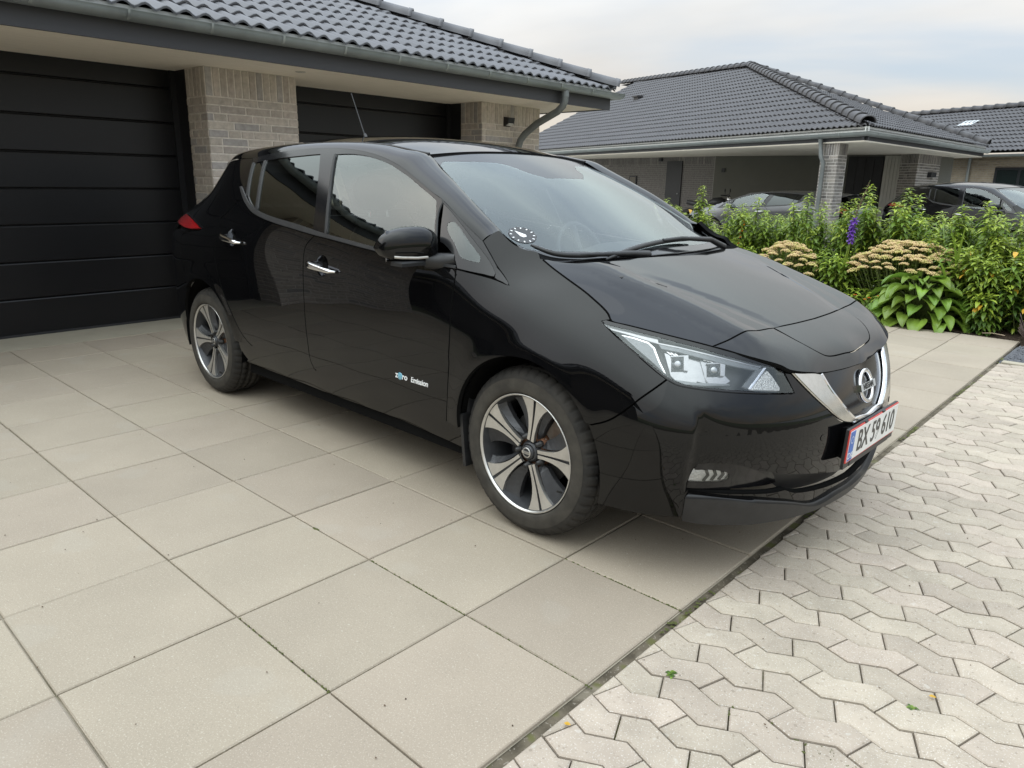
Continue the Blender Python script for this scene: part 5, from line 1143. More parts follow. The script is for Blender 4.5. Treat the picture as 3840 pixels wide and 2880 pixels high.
# ---- side panels
bl=TR['beltlow']
fd_poly=outline([bl[8:],TR['fdff'],rev(TR['doorbot']),rev(TR['rdfd'])])
def cup_poly(c,k=1):
    c0,c1=c[0],c[3]; mid=((c0[0]+c1[0])/2-.012,(c0[1]+c1[1])/2+.003); return mid,np.array([(mid[0]+.050*math.cos(t),mid[1]+.046*math.sin(t)) for t in np.linspace(0,2*math.pi,37)[:-1]])
both('front_door',fside,fd_poly,PAINT,holes=[cup_poly(TR['handF'])[1]])
rd_poly=outline([[TR['rdrear'][0]]+bl[2:9],TR['rdfd'],rev(TR['rdbot']),rev(TR['rdrear'])])
both('rear_door',fside,rd_poly,PAINT,holes=[cup_poly(TR['handR'])[1]])
arc_f=arc(FC[0],FC[1],FC[2],fa0,180+ .5,60)
ff_poly=outline([[TR['fdff'][0],(TR['tri'][9][0],TR['tri'][9][1]-.006),(TR['tritrim'][5][0],TR['tritrim'][5][1]-.006),TR['tritrim'][3]],rev(TR['apfront']),TR['aj'],TR['fendertopedge'],TR['fenderhood'],[TR['fenderhood'][-1],TR['hlbot'][0]],TR['hlbot'],TR['fenderbump'],[TR['fenderbump'][-1],arc_f[0]],arc_f,[arc_f[-1],TR['fdff'][-1]],rev(TR['fdff'])])
def arch_disp(c,amt=.008,wd=.06):
    def d(q):
        r=np.hypot(q[:,0]-c[0]-O,q[:,1]-c[1])-c[2]; return amt*np.exp(-(np.maximum(r,0)/wd)**2)
    return d
both('front_fender',fside,ff_poly,PAINT,disp=arch_disp(FC),fold=.022,step=.018)
sb=TR['sillbot']; arc_fs=arc(FC[0],FC[1],FC[2],180.5,196,6); arc_rs=arc(RC[0],RC[1],RC[2],-14,7,6)
sill_poly=outline([TR['rdbot'],TR['doorbot'],[TR['doorbot'][-1],arc_fs[0]],arc_fs,[arc_fs[-1],sb[-1]],rev(sb),[sb[0],arc_rs[0]],arc_rs,[arc_rs[-1],TR['rdbot'][0]]])
both('side_sill',fside,sill_poly,PAINT,off=-.010,fold=.03)
arc_r=arc(RC[0],RC[1],RC[2],7,128,50)
rb=TR['rearbumpshut']
q_poly=outline([TR['rdrear'],[TR['rdrear'][-1],arc_r[0]],arc_r,[arc_r[-1],rb[-1]],rev(rb),[rb[0],dx(.02,1.035),dx(-.16,1.062),dx(-.40,1.085)],[dx(-.40,1.085),dx(-.36,1.16),dx(-.26,1.27),dx(-.16,1.375)],[dx(-.16,1.375),dx(.1,1.405),dx(.3,1.412),TR['frametop'][0]],[TR['frametop'][0],(TR['glassQ'][0][0]-.022,TR['glassQ'][0][1]),(TR['glassQ'][9][0]-.02,TR['glassQ'][9][1]),(TR['glassQ'][8][0]-.022,TR['glassQ'][8][1]),bl[0]],[bl[0],bl[1],bl[2],TR['rdrear'][0]]])
both('rear_quarter_panel',fside,q_poly,PAINT,disp=arch_disp(RC),fold=.022,step=.02)
# ---- window surround, glass, mouldings
bh=TR['belthigh']; ft=TR['frametop']
gF=outline([TR['glassF'][:10],TR['glassF'][9:],[TR['glassF'][-1]]+rev(bh[8:-1]),TR['glassFb']])
gR=outline([TR['glassRt'],TR['glassRb'],rev(bh[4:8]),TR['glassRr']])
gQ=outline([TR['glassQ'][:2],TR['glassQ'][1:5],TR['glassQ'][4:8],TR['glassQ'][7:]+[TR['glassQ'][0]]])
fr_poly=outline([bh,[bh[-1],(TR['glassF'][12][0]+.012,TR['glassF'][12][1]),(TR['glassF'][10][0]+.012,TR['glassF'][10][1]),(TR['tri'][0][0]-.006,TR['tri'][0][1]+.004)],[(TR['tri'][0][0]-.006,TR['tri'][0][1]+.004),ft[11]],rev(ft[:12]),[ft[0],(TR['glassQ'][0][0]-.022,TR['glassQ'][0][1]),(TR['glassQ'][9][0]-.02,TR['glassQ'][9][1]),(TR['glassQ'][8][0]-.022,TR['glassQ'][8][1]),bh[0]]])
both('window_surround',fside,fr_poly,GLOSSBLK,holes=[gF,gR,gQ],off=.001,fold=.012,inset=.001)
both('front_window_glass',fside,gF,GLASSF,off=-.004,fold=0,inset=-.003)
both('rear_window_glass',fside,gR,GLASSD,off=-.004,fold=0,inset=-.003)
both('rear_quarter_glass',fside,gQ,GLASSD,off=-.004,fold=0,inset=-.003)
belt_poly=outline([bl[:1]+bl[1:],[bl[-1],(bl[-1][0]-.01,bl[-1][1]+.014)],[(bl[-1][0]-.01,bl[-1][1]+.014)]+rev(bh),[bh[0],bl[0]]])
both('belt_moulding',fside,belt_poly,SATIN,off=.005,fold=.012,inset=.0012)
def strip(pa,w,f=fside,step=.02):
    P=cr(pa,step); t=np.gradient(P,axis=0); t/=np.linalg.norm(t,axis=1)[:,None]; n=np.c_[-t[:,1],t[:,0]]*w/2; return np.vstack([P+n,(P-n)[::-1]])
both('window_divider_strip',fside,strip([(p[0]-.012,p[1]) for p in TR['glassRr']],.016),SATCHR if False else SATIN,off=.004,fold=.006,inset=0)
both('front_window_edge_strip',fside,strip([(p[0]-.008,p[1]) for p in TR['glassFb']],.012),SATIN,off=.005,fold=.006,inset=0)
both('quarter_window_edge_strip',fside,strip([(p[0]-.014,p[1]) for p in (TR['glassQ'][7],TR['glassQ'][8],TR['glassQ'][9],TR['glassQ'][0])],.014),SATIN,off=.004,fold=.006,inset=0)
tri=outline([TR['tri'][:8],TR['tri'][7:12],TR['tri'][11:16],TR['tri'][16:]+[TR['tri'][0]]]); tcl=outline([TR['triclear']+[TR['triclear'][0]]])
both('front_quarter_frit',fside,tri,FRIT,holes=[tcl],off=-.002,fold=.006,inset=.001)
both('front_quarter_glass',fside,tcl,GLASSF,off=-.003,fold=0,inset=-.003)
both('mirror_corner_trim',fside,outline([TR['tritrim']+[TR['tritrim'][0]]]),SATIN,off=.001,fold=.008,inset=0)
apt=outline([[TR['tri'][0]]+TR['tri'][1:8],[TR['tri'][7],TR['tritrim'][1]],rev(TR['apfront'][:3]),[ft[13],ft[12],ft[11]],[ft[11],TR['tri'][0]]])
both('pillar_seal',fside,apt,SATIN,off=.0005,fold=.008,inset=.0008)
# dark shell behind the panels so that the shut lines read dark
sh=outline([[dx(-.38,1.09),(O+.35,1.05),(O+.6,1.10),(O+1.3,1.02),(O+2.3,.96),(O+2.45,1.02),(O+2.5,1.10),(O+2.62,1.05),(O+2.9,.93),(O+3.0,.87)],[(O+3.0,.87),(TR['hlbot'][4][0]-.03,TR['hlbot'][4][1]-.02),(TR['fenderbump'][2][0]+.02,TR['fenderbump'][2][1]),(TR['fenderbump'][-1][0]+.02,TR['fenderbump'][-1][1])],arc(FC[0],FC[1],FC[2]+.012,fa0-4,192,30),[arc(FC[0],FC[1],FC[2]+.012,192,192,1)[0],(O+2.2,.27),(O+.6,.28)],arc(RC[0],RC[1],RC[2]+.012,-10,125,30),[arc(RC[0],RC[1],RC[2]+.012,125,125,1)[0],dx(-.2,.75),dx(-.38,1.09)]],.03)
both('inner_shell',fside,sh,DARK,off=-.017,fold=0,inset=0,step=.05)
# ---- front bumper (whole width)
arc_fb=arc(FC[0],FC[1],FC[2]+.004,fa0,-17,30)
def symm(right,step=.014):
    R=outline(right,step); L=mirs(R)[::-1]; P=[tuple(p) for p in R]+[p for p in L if abs(p[0]-S1)>1e-4]; return np.array(P)
bb=TR['bumpbot']
bump=[ [arc_fb[-1]]+[bb[1],bb[2],bb[3],bb[4],(bb[5][0],.236),(S1-.15,.225),(S1,.222)] ]
# right half upper boundary, from the centre back to the arch
up=[[(S1,TR['vbot'][-1][1]-.006)]+rev([(s,z-.006) for s,z in TR['vbot'][:-1]]),rev(TR['vouter']),[TR['vouter'][0],TR['hlinner'][0]],TR['hlinner'],rev(TR['hlbot2']),TR['fenderbump'],[TR['fenderbump'][-1],arc_fb[0]],arc_fb]
Rlow=outline(bump); Rup=outline(up)
bpoly=np.array([tuple(p) for p in Rlow]+mirs([tuple(p) for p in Rlow[:-1]])[::-1]+mirs([tuple(p) for p in Rup])[::-1][1:-1]+[tuple(p) for p in Rup][:-1])
fp=TR['fogpocket']
hole_r=outline([[(S1,.335)]+rev(TR['intaketop2']),[TR['intaketop2'][0],fp[5],fp[4],fp[3]],[fp[3],fp[2],fp[1],fp[0]],[fp[0],fp[11],fp[10],fp[9],fp[8]],[fp[8],(S1-.40,.306),(S1-.25,.285),(S1,.268)]])
hole=np.array([tuple(p) for p in hole_r]+mirs([tuple(p) for p in hole_r])[::-1][1:-1])
def bump_disp(q):
    s=np.where(q[:,0]>S1,2*S1-q[:,0],q[:,0]); z=q[:,1]
    cs=np.interp(z,[p[1] for p in TR['bumpcrease']][::-1],[p[0] for p in TR['bumpcrease']][::-1])
    t=s-cs
    # the cheek ends in a sharp vertical edge; the front face steps back behind it
    step=np.where(t>0,-.030*np.exp(-t/.10)*np.clip((.64-z)/.08,0,1)*np.clip(t/.012,0,1),0)
    return step
bc=cr(TR['bumpcrease'],.010); bex=np.vstack([bc-[.0005,0],bc+[.0125,0],bc+[.03,0]]); bex=np.vstack([bex,np.c_[2*S1-bex[:,0],bex[:,1]]])
panel('front_bumper',fside,bpoly,PAINT,holes=[hole],fold=.025,step=.018,disp=bump_disp,extra=bex)
big=outline([[(S1,.36)]+rev(TR['intaketop2']),[TR['intaketop2'][0],fp[5],fp[4],fp[3]],[fp[3],fp[2],fp[1],fp[0]],[fp[0],fp[11],fp[10],fp[9],fp[8]],[fp[8],(S1-.40,.296),(S1-.25,.270),(S1,.25)]])
bigf=np.array([tuple(p) for p in big]+mirs([tuple(p) for p in big])[::-1][1:-1])
panel('lower_intake',fside,bigf,SATIN,off=-.055,fold=0,inset=-.012,step=.03)
fl=outline([TR['foglens'][:2],TR['foglens'][1:5],TR['foglens'][4:6],TR['foglens'][5:],[TR['foglens'][-1],TR['foglens'][0]]],.008)
fpo=outline([fp[:4],fp[3:7],fp[6:9],fp[8:]+[fp[0]]])
for mir in (False,True):
    bz=panel('fog_lamp_bezel',fside,fpo,GLOSSBLK,holes=[fl],off=-.026,fold=.02,inset=.003,mir=mir,step=.02,disp=lambda q:-.02*np.clip((q[:,0]-fp[5][0])/.25,0,1))
    fg=panel('fog_lamp',fside,fl,TEXTLENS,off=-.036,fold=0,inset=-.002,mir=mir,step=.012)
    panel('fog_lamp_cover',fside,fl,LAMPCLR,parent=fg,off=-.027,fold=0,inset=0,mir=mir,step=.02)
    for k in range(5):
        a=fp[2][0]+.035+.026*k
        pl=[(a,.384+.001*k),(a+.010,.384),(a+.022,.405),(a+.012,.427),(a+.002,.427),(a+.012,.405)]
        panel('fog_lamp_chevron',fside,np.array(pl),GLOSSBLK,parent=fg,off=-.030,fold=.004,inset=0,mir=mir,step=.05)
lipR=outline([[ (s,z-.012) for s,z in TR['lipline'] ]+[(S1-.12,.232),(S1,.229)],[(S1,.229),(S1,.196)],[(S1,.196),(S1-.25,.200),(S1-.5,.215),(bb[2][0]+.05,.235),(TR['lipline'][0][0],.243)],[(TR['lipline'][0][0],.243),(TR['lipline'][0][0],TR['lipline'][0][1]-.012)]])
lip=np.array([tuple(p) for p in lipR if abs(p[0]-S1)>1e-4]+mirs([tuple(p) for p in lipR if abs(p[0]-S1)>1e-4])[::-1])
# chin spoiler: order the loop upper edge right->left, lower edge left->right
upl=outline([[ (s,z-.012) for s,z in TR['lipline'] ]+[(S1-.12,.234),(S1,.231)]]); lol=outline([[(TR['lipline'][0][0],.243),(bb[2][0]+.05,.236),(S1-.5,.216),(S1-.25,.204),(S1,.200)]])
lip=np.array([tuple(p) for p in upl]+mirs([tuple(p) for p in upl[:-1]])[::-1]+mirs([tuple(p) for p in lol])+[tuple(p) for p in lol[::-1]][1:])
panel('chin_spoiler',fside,lip,SATIN,off=.002,fold=.03,inset=0,step=.02,disp=lambda q:.016*np.clip((np.minimum(q[:,0],2*S1-q[:,0])-TR['lipline'][0][0])/.25,0,1)*np.clip((.36-q[:,1])/.05,0,1))
for sp in ((TR['sensor'][0]),(2*S1-TR['sensor'][0][0],TR['sensor'][0][1]),(S1-.33,.50),(S1+.33,.50)):
    c=[(sp[0]+.011*math.cos(t),sp[1]+.011*math.sin(t)) for t in np.linspace(0,2*math.pi,17)[:-1]]
    panel('parking_sensor',fside,np.array(c),PAINT,off=.0015-(.020 if abs(sp[1]-.55)<.03 else .0),fold=.004,inset=0)
# ---- hood, nose panel, charge lid
hs=TR['h_side']; hf=TR['h_front'][:6]; hr=TR['hood_rear']
mh=lambda L:[(a,-y) for a,y in L]
def fullw(right,step=.014):
    R=outline(right,step); R=[tuple(p) for p in R if p[1]<=1e-9]; return np.array(R+[(a,-y) for a,y in R[::-1] if y<-1e-4])
ah=lambda x,z:HOOD.dom(x,0,z)[0]
hoodp=fullw([[(hr[7][0]+.004,0)]+rev(hr[1:8])+[hr[0]],hs,hf+[(hf[-1][0]+.012,-.16),(hf[-1][0]+.016,0)]])
rg1=np.vstack([cr([(a,y) for a,y in TR['ridge']]+[(hf[3][0],hf[3][1])],.012)]); rg2=cr([TR['ridge2'][0],TR['ridge2'][1],TR['ridge2'][2],(hf[5][0],hf[5][1]+.02)],.012)
def hood_crease(q):
    y=-abs(q[:,1]); a=q[:,0]
    r1=np.interp(a,rg1[:,0],rg1[:,1]); r2=np.interp(a,rg2[:,0],rg2[:,1])
    fade=np.clip((a-rg1[0,0])/.12,0,1)
    return .0075*np.maximum(0,1-abs(y-r1)/.075)*fade-.004*np.maximum(0,1-abs(y-r2)/.05)*np.clip((a-rg2[0,0])/.1,0,1)
rex=np.vstack([rg1,rg2]); rex=np.vstack([rex,rex*[1,-1]])
panel('hood',fhood,hoodp,PAINT,step=.018,disp=hood_crease,extra=rex)
lid=TR['lid'][:6]; lidp=fullw([[(hf[-1][0]+.016,0),(hf[-1][0]+.012,-.16),hf[-1]],lid,[lid[-1],(lid[-1][0]+.006,-.03),(lid[-1][0]+.0065,0)]])
ns=TR['nose_side']; nb_=TR['nose_bot']
nosep=fullw([rev([p for p in hf]+[(hf[-1][0]+.012,-.16),(hf[-1][0]+.016,0)]),ns,[ns[-1]]+nb_[1:4]+[(nb_[4][0],0)]])
lid_in=offs(lidp,.003)
# keep the nose panel's top edge: the lid is cut from its middle
panel('nose_panel',fhood,nosep,PAINT,holes=[offs(lidp,.0015)],step=.02,disp=lambda q:hood_crease(q)*np.clip(1-(q[:,0]-hf[3][0])/.12,0,1))
panel('charge_port_lid',fhood,lidp,PAINT,inset=.0035,step=.02)
for p in TR['nozzle'][:1]:
    for sg in (1,-1):
        q=HOOD(p[0],p[1]*1.0)[0]; MB().box((q[0]-.012,sg*q[1]-.014,q[2]-.004),(q[0]+.014,sg*q[1]+.014,q[2]+.006),bev=.004).build('washer_nozzle',SATIN,car)
# ---- grille and chrome V
vi=TR['vinner']; vo=TR['vouter']
gt=[(p[0],p[1]+.003) for p in TR['grilletop']]
gr_r=outline([gt+[],[gt[-1],vi[0]] if np.linalg.norm(np.subtract(gt[-1],vi[0]))>.004 else [gt[-1],gt[-1]],vi,[vi[-1],TR['ubot'][1],(S1,TR['ubot'][2][1]-.004)]])
gr_poly=np.array([tuple(p) for p in gr_r]+mirs([tuple(p) for p in gr_r])[::-1][1:-1])
grille=panel('grille',fside,gr_poly,GLOSSBLK,off=-.009,fold=.012,inset=0,step=.02)
for mir in (False,True):
    vp=outline([vo,TR['vbot'][:2],[TR['vbot'][1],vi[-1]],rev(vi),[vi[0],vo[0]]])
    md=np.array([( (a[0]+b[0])/2,(a[1]+b[1])/2) for a,b in zip(vo,vi)])
    panel('chrome_wing',fside,vp,SATCHR,off=.009,fold=.014,inset=.001,mir=mir,step=.02)
    panel('chrome_edge',fside,strip([(s+.006,z) for s,z in vi],.006),CHROME,off=.011,fold=.016,inset=0,mir=mir)
ub=[vi[-1],TR['ubot'][1],(S1,TR['ubot'][2][1]-.002)]; ubf=ub+mirs(ub[:-1])[::-1]
panel('chrome_lower_bar',fside,strip([(s,z-.004) for s,z in ubf],.022),CHROME,off=.012,fold=.02,inset=0)
em=empty('emblem'); em.parent=car; em.location=(3.628,0.012,.617); em.rotation_euler=(0,R2(-16),0)
m=MB(); n=48; prof=[(0,-.006),(.006,-.003),(.0085,.003),(.006,.009),(0,.011),(-.006,.009),(-.0085,.003),(-.006,-.003)]
P=[];F=[]
for k in range(n):
    t=2*math.pi*k/n
    for (dr,h) in prof: P.append((h+.008,(.058+dr)*math.cos(t),(.056+dr)*math.sin(t)))
for k in range(n):
    for j in range(8): F.append((k*8+j,((k+1)%n)*8+j,((k+1)%n)*8+(j+1)%8,k*8+(j+1)%8))
m.add(P,F,True); m.build('emblem_ring',CHROME,em)
MB().box((.004,-.072,-.0135),(.021,.072,.0135)).build('emblem_bar',CHROME,em)
MB().lathe([(0,.002),(.05,.002),(.05,.0)],40,axis='x').build('emblem_backing',GLOSSBLK,em)
def text(name,body,size,m,parent,M,extr=.001,bold=0,sx=1):
    cu=bpy.data.curves.new(name,'FONT'); cu.body=body; cu.size=size; cu.align_x='CENTER'; cu.align_y='CENTER'; cu.extrude=extr; cu.offset=bold
    t=bpy.data.objects.new(name,cu); COL.objects.link(t); dg=bpy.context.evaluated_depsgraph_get(); me=bpy.data.meshes.new_from_object(t.evaluated_get(dg)); bpy.data.objects.remove(t); me.materials.clear(); me.materials.append(m)
    me.transform(Matrix.Diagonal((sx,1,1,1))); me.transform(M); return obj(name,me,parent)
# text plane facing +x: local x -> +y, local y -> +z
TX=Matrix(((0,0,1,0),(1,0,0,0),(0,1,0,0),(0,0,0,1)))
text('emblem_lettering','NISSAN',.030,PBLACK,em,Matrix.Translation((.0215,0,0))@TX,extr=.0006,bold=.0004,sx=.98)
# ---- licence plate
pl=empty('licence_plate'); pl.parent=car; pl.location=(3.694,.004,.4575); pl.rotation_euler=(0,R2(1.5),0)
MB().box((-.016,-.256,-.083),(-.006,.256,.062)).build('plate_holder',SATIN,pl)
MB().box((-.075,-.185,-.070),(-.017,.185,.046)).build('plate_bracket',SATIN,pl)
MB().box((-.006,-.252,-.060),(-.002,.252,.060)).build('plate_board',PRED,pl)
MB().box((-.003,-.2475,-.0555),(-.0006,.2475,.0555)).build('plate_face',WHITEP,pl)
MB().box((-.002,-.2455,-.0535),(.0004,-.2035,.0535)).build('plate_country_band',PBLUE,pl)
text('plate_country_code','DK',.034,BADGEW,pl,Matrix.Translation((.0006,-.2245,-.036))@TX,extr=.0002)
for k in range(12):
    t=2*math.pi*k/12; MB().box((.0004,-.2245+.012*math.cos(t)-.0016,.022+.012*math.sin(t)-.0016),(.0008,-.2245+.012*math.cos(t)+.0016,.022+.012*math.sin(t)+.0016)).build('plate_star',WHITEP,pl)
text('plate_characters','BX 59 610',.112,PBLACK,pl,Matrix.Translation((.0002,.024,-.001))@TX,extr=.0004,bold=.0012,sx=.80)
for sy in (-.1,.08): MB().box((-.004,sy-.012,.058),(.001,sy+.012,.064)).build('plate_clip',SATIN,pl)
MB().box((-.006,-.2,-.083),(-.004,.2,-.064)).build('holder_rim',SATIN,pl)
# ---- windscreen, roof, rails
aw=lambda p:p
wr=TR['ws_right']; WT=[ (WIND.dom(x,0,z)[0],y) for x,y,z in ((1.85,-.56,1.424),(1.872,-.4,1.438),(1.888,-.2,1.447),(1.893,0,1.45))]
wbase=[(WIND.dom(2.60,0,1.063)[0],-.705),(WIND.dom(2.68,0,1.053)[0],-.65),(WIND.dom(2.74,0,1.047)[0],-.5),(WIND.dom(2.80,0,1.04)[0],-.25),(WIND.dom(2.82,0,1.035)[0],0)]
def fullw2(right,step=.014):
    R=outline(right,step); R=[tuple(p) for p in R if p[1]<=1e-9]; return np.array(R+[(a,-y) for a,y in R[::-1] if y<-1e-4])
wp=fullw2([rev(WT),[WT[0]]+wr[1:]+[wbase[0]],wbase])
fr=TR['frit']; wc=TR['ws_clearR']
wclear=fullw2([[(fr[6][0]+.03,0),(fr[6][0]+.028,-.13)],[(fr[6][0]+.028,-.13),(fr[5][0],-.20),(fr[4][0],-.235),(fr[3][0]+.01,-.28)],[(fr[3][0]+.01,-.28),(fr[2][0]+.005,-.42),(fr[1][0],-.53)],[(fr[1][0],-.53)]+wc[1:7],[wc[6],wc[7],wc[8],(wc[9][0]+.02,-.36),(wc[9][0]+.055,0)]])
# a small clear window for the camera in the frit
cw=np.array([(fr[6][0]-.09,-.075),(fr[6][0]-.005,-.09),(fr[6][0]-.005,.075),(fr[6][0]-.09,.075)])
panel('windscreen_frit',fwind,wp,FRIT,holes=[wclear],off=-.001,fold=.006,inset=.002,step=.03)
panel('windscreen',fwind,wclear,GLASSW,off=-.0012,fold=0,inset=-.001,step=.04)
rdx=[(1.85,.557),(1.75,.567),(1.6,.575),(1.3,.583),(.9,.578),(.5,.553),(.1,.50),(-.22,.42)]
roofp=fullw2([[(1.893,0),(1.888,-.2),(1.872,-.4),(1.85,-.557)],[(x,-w) for x,w in rdx],[(-.22,-.42),(-.27,-.25),(-.29,0)]])
panel('roof',froof,roofp,PAINT,step=.05)
def rail(mir):
    ou=[(s,z) for s,z in TR['frametop']][::-1]
    extra=[dx(.3,1.414),dx(.1,1.407),dx(-.16,1.377)]
    oP=[fside(np.array([q]))[0] for q in ou+extra]
    iP=[fside(np.array([TR['aj'][-1]]))[0]]+[fwind(np.array([q]))[0] for q in wr[6:0:-1]]+[froof(np.array([(x,-w-.004)]))[0] for x,w in rdx]
    def res(P,n):
        P=catmull(np.array(P),8); X=P[:,0]; return P
    oC=catmull(np.array(oP),8); iC=catmull(np.array(iP),8)
    t=np.linspace(0,1,90)
    def arcl(C): d=np.r_[0,np.cumsum(np.linalg.norm(np.diff(C,axis=0),axis=1))]; return d/d[-1]
    # match both curves by x so that ribs stay square to the rail
    xs=np.linspace(2.435,-.16,90); oa=arcl(oC)
    Oq=np.c_[[np.interp(-xs,-oC[:,0],oC[:,k]) for k in range(3)]].T
    xi=xs+.045*np.clip((xs-1.7)/.7,0,1); xi[-1]=-.2
    Iq=np.c_[[np.interp(-xi,-iC[:,0],iC[:,k]) for k in range(3)]].T
    nv=9;V=[]
    T=np.gradient((Oq+Iq)/2,axis=0)
    for o_,i_,tt in zip(Oq,Iq,T):
        d=i_-o_; n=np.cross(tt,d); n/=np.linalg.norm(n)+1e-9
        if n[2]<0: n=-n
        c=(o_+i_)/2+n*np.linalg.norm(d)*.36-d*.06
        for u in np.linspace(0,1,nv): V.append((1-u)**2*o_+2*u*(1-u)*c+u*u*i_)
    V=np.array(V); F=[(i*nv+j,i*nv+j+1,(i+1)*nv+j+1,(i+1)*nv+j) for i in range(89) for j in range(nv-1)]
    if mir: V=V*[1,-1,1]; F=[f[::-1] for f in F]
    me=bpy.data.meshes.new('roof_rail'); me.from_pydata(V.tolist(),[],F); me.materials.append(PAINT); me.shade_smooth(); me.update(); return obj('roof_rail',me,car)
rail(False); rail(True)
for sg in (1,-1):
    pts=[tuple(froof(np.array([(x,-w)]))[0]*[1,sg,1]+np.array([0,0,.003])) for x,w in catmull(np.array(rdx),5)]
    MB().tube(pts,.006,6).build('roof_ditch_strip',SATIN,car)
# antenna
MB().tube([(.62,-.02,1.545),(.60,-.02,1.575)],[.014,.009],10).tube([(.60,-.02,1.57),(.475,-.02,1.815)],[.0042,.0028],6).build('antenna',SATIN,car)
# ---- rear end (tailgate, rear window, bumper, spoiler)
sL=dx(-.40,1.0)[0]; 
def rearp(z0,z1,sl0,sl1,n=8): 
    zz=np.linspace(z0,z1,n); return np.array([(np.interp(z,[z0,z1],[sl0,sl1]),z) for z in zz]+[(-np.interp(z,[z0,z1],[sl0,sl1]),z) for z in zz[::-1]])
rbp=outline([[ (O+RC[0]+RC[2]*math.cos(R2(a)),RC[1]+RC[2]*math.sin(R2(a))) for a in (128,150,170,186,196)]])
rearR=outline([[ (rbp[-1][0],rbp[-1][1]),dx(-.40,.235),dx(-.6,.25)],[dx(-.6,.25),(.3,.27),(0,.27)]])
rear_up=outline([[ (0,.60),(.35,.60),dx(-.66,.62),dx(-.52,.95)],[dx(-.52,.95),dx(-.35,.985),rb[1]],rb[1:],[rb[-1],(rbp[0][0],rbp[0][1])],[tuple(p) for p in rbp]])
rpoly=[tuple(p) for p in rearR]; upoly=[tuple(p) for p in rear_up]
ms=lambda L:[(-s,z) for s,z in L]
full=upoly[:]+rpoly[1:]+ms(rpoly[1:-1])[::-1]+ms(upoly[1:])[::-1]
panel('rear_bumper',fside,np.array(full),PAINT,fold=.02,step=.04)
panel('tailgate',fside,outline([[(-.55,.60),(.35,.60),dx(-.66,.62),dx(-.52,.95),dx(-.42,1.07)][1:],[dx(-.42,1.07),(0,1.10),(-dx(-.42,1.07)[0],1.07)],[(-dx(-.42,1.07)[0],1.07),(-dx(-.52,.95)[0],.95),(-dx(-.66,.62)[0],.62),(-.35,.60)],[(-.35,.60),(.35,.60)]],.03),PAINT,step=.05)
panel('rear_screen',fside,outline([[(dx(-.42,1.09)[0],1.09),(0,1.12),(-dx(-.42,1.09)[0],1.09)],[(-dx(-.42,1.09)[0],1.09),(-dx(-.22,1.37)[0],1.37)],[(-dx(-.22,1.37)[0],1.37),(0,1.40),(dx(-.22,1.37)[0],1.37)],[dx(-.22,1.37),dx(-.42,1.09)]],.03),GLASSD,step=.06,fold=0)
for mir in (False,True):
    tl=panel('tail_lamp',fside,outline([[dx(.13,1.012),dx(0,1.045),dx(-.2,1.068),dx(-.40,1.075)],[dx(-.40,1.075),dx(-.52,1.02)],[dx(-.52,1.02),dx(-.3,1.008),dx(-.1,1.0),dx(.13,1.012)]]),RED,fold=.02,mir=mir,off=.004)
    panel('tail_lamp_trim',fside,outline([[dx(.16,1.018),dx(0,1.058),dx(-.2,1.078),dx(-.38,1.088)],[dx(-.38,1.088),dx(-.40,1.076)],[dx(-.40,1.076),dx(-.2,1.069),dx(0,1.046),dx(.13,1.013)],[dx(.13,1.013),dx(.16,1.018)]]),GLOSSBLK,parent=tl,fold=.01,mir=mir,off=.003,inset=0)
sp=MB(); nn=15
ring=[]
for i in range(nn):
    y=-.40+.8*i/(nn-1); k=1-(abs(y)/.42)**3*.5
    xr=-.24-.16*k; zt=ROOF(np.array([-.24]),np.array([y]))[0][2]
    ring.append([(-.20,y,zt+.012),(xr,y,zt-.012*k),(xr+.01,y,zt-.045*k),(-.22,y,zt-.05)])
V=[p for r in ring for p in r]; F=[(i*4+j,i*4+(j+1)%4,(i+1)*4+(j+1)%4,(i+1)*4+j) for i in range(nn-1) for j in range(4)]+[(0,1,2,3),tuple((nn-1)*4+j for j in (3,2,1,0))]
sp.add(V,F); sp.build('rear_spoiler',PAINT,car)

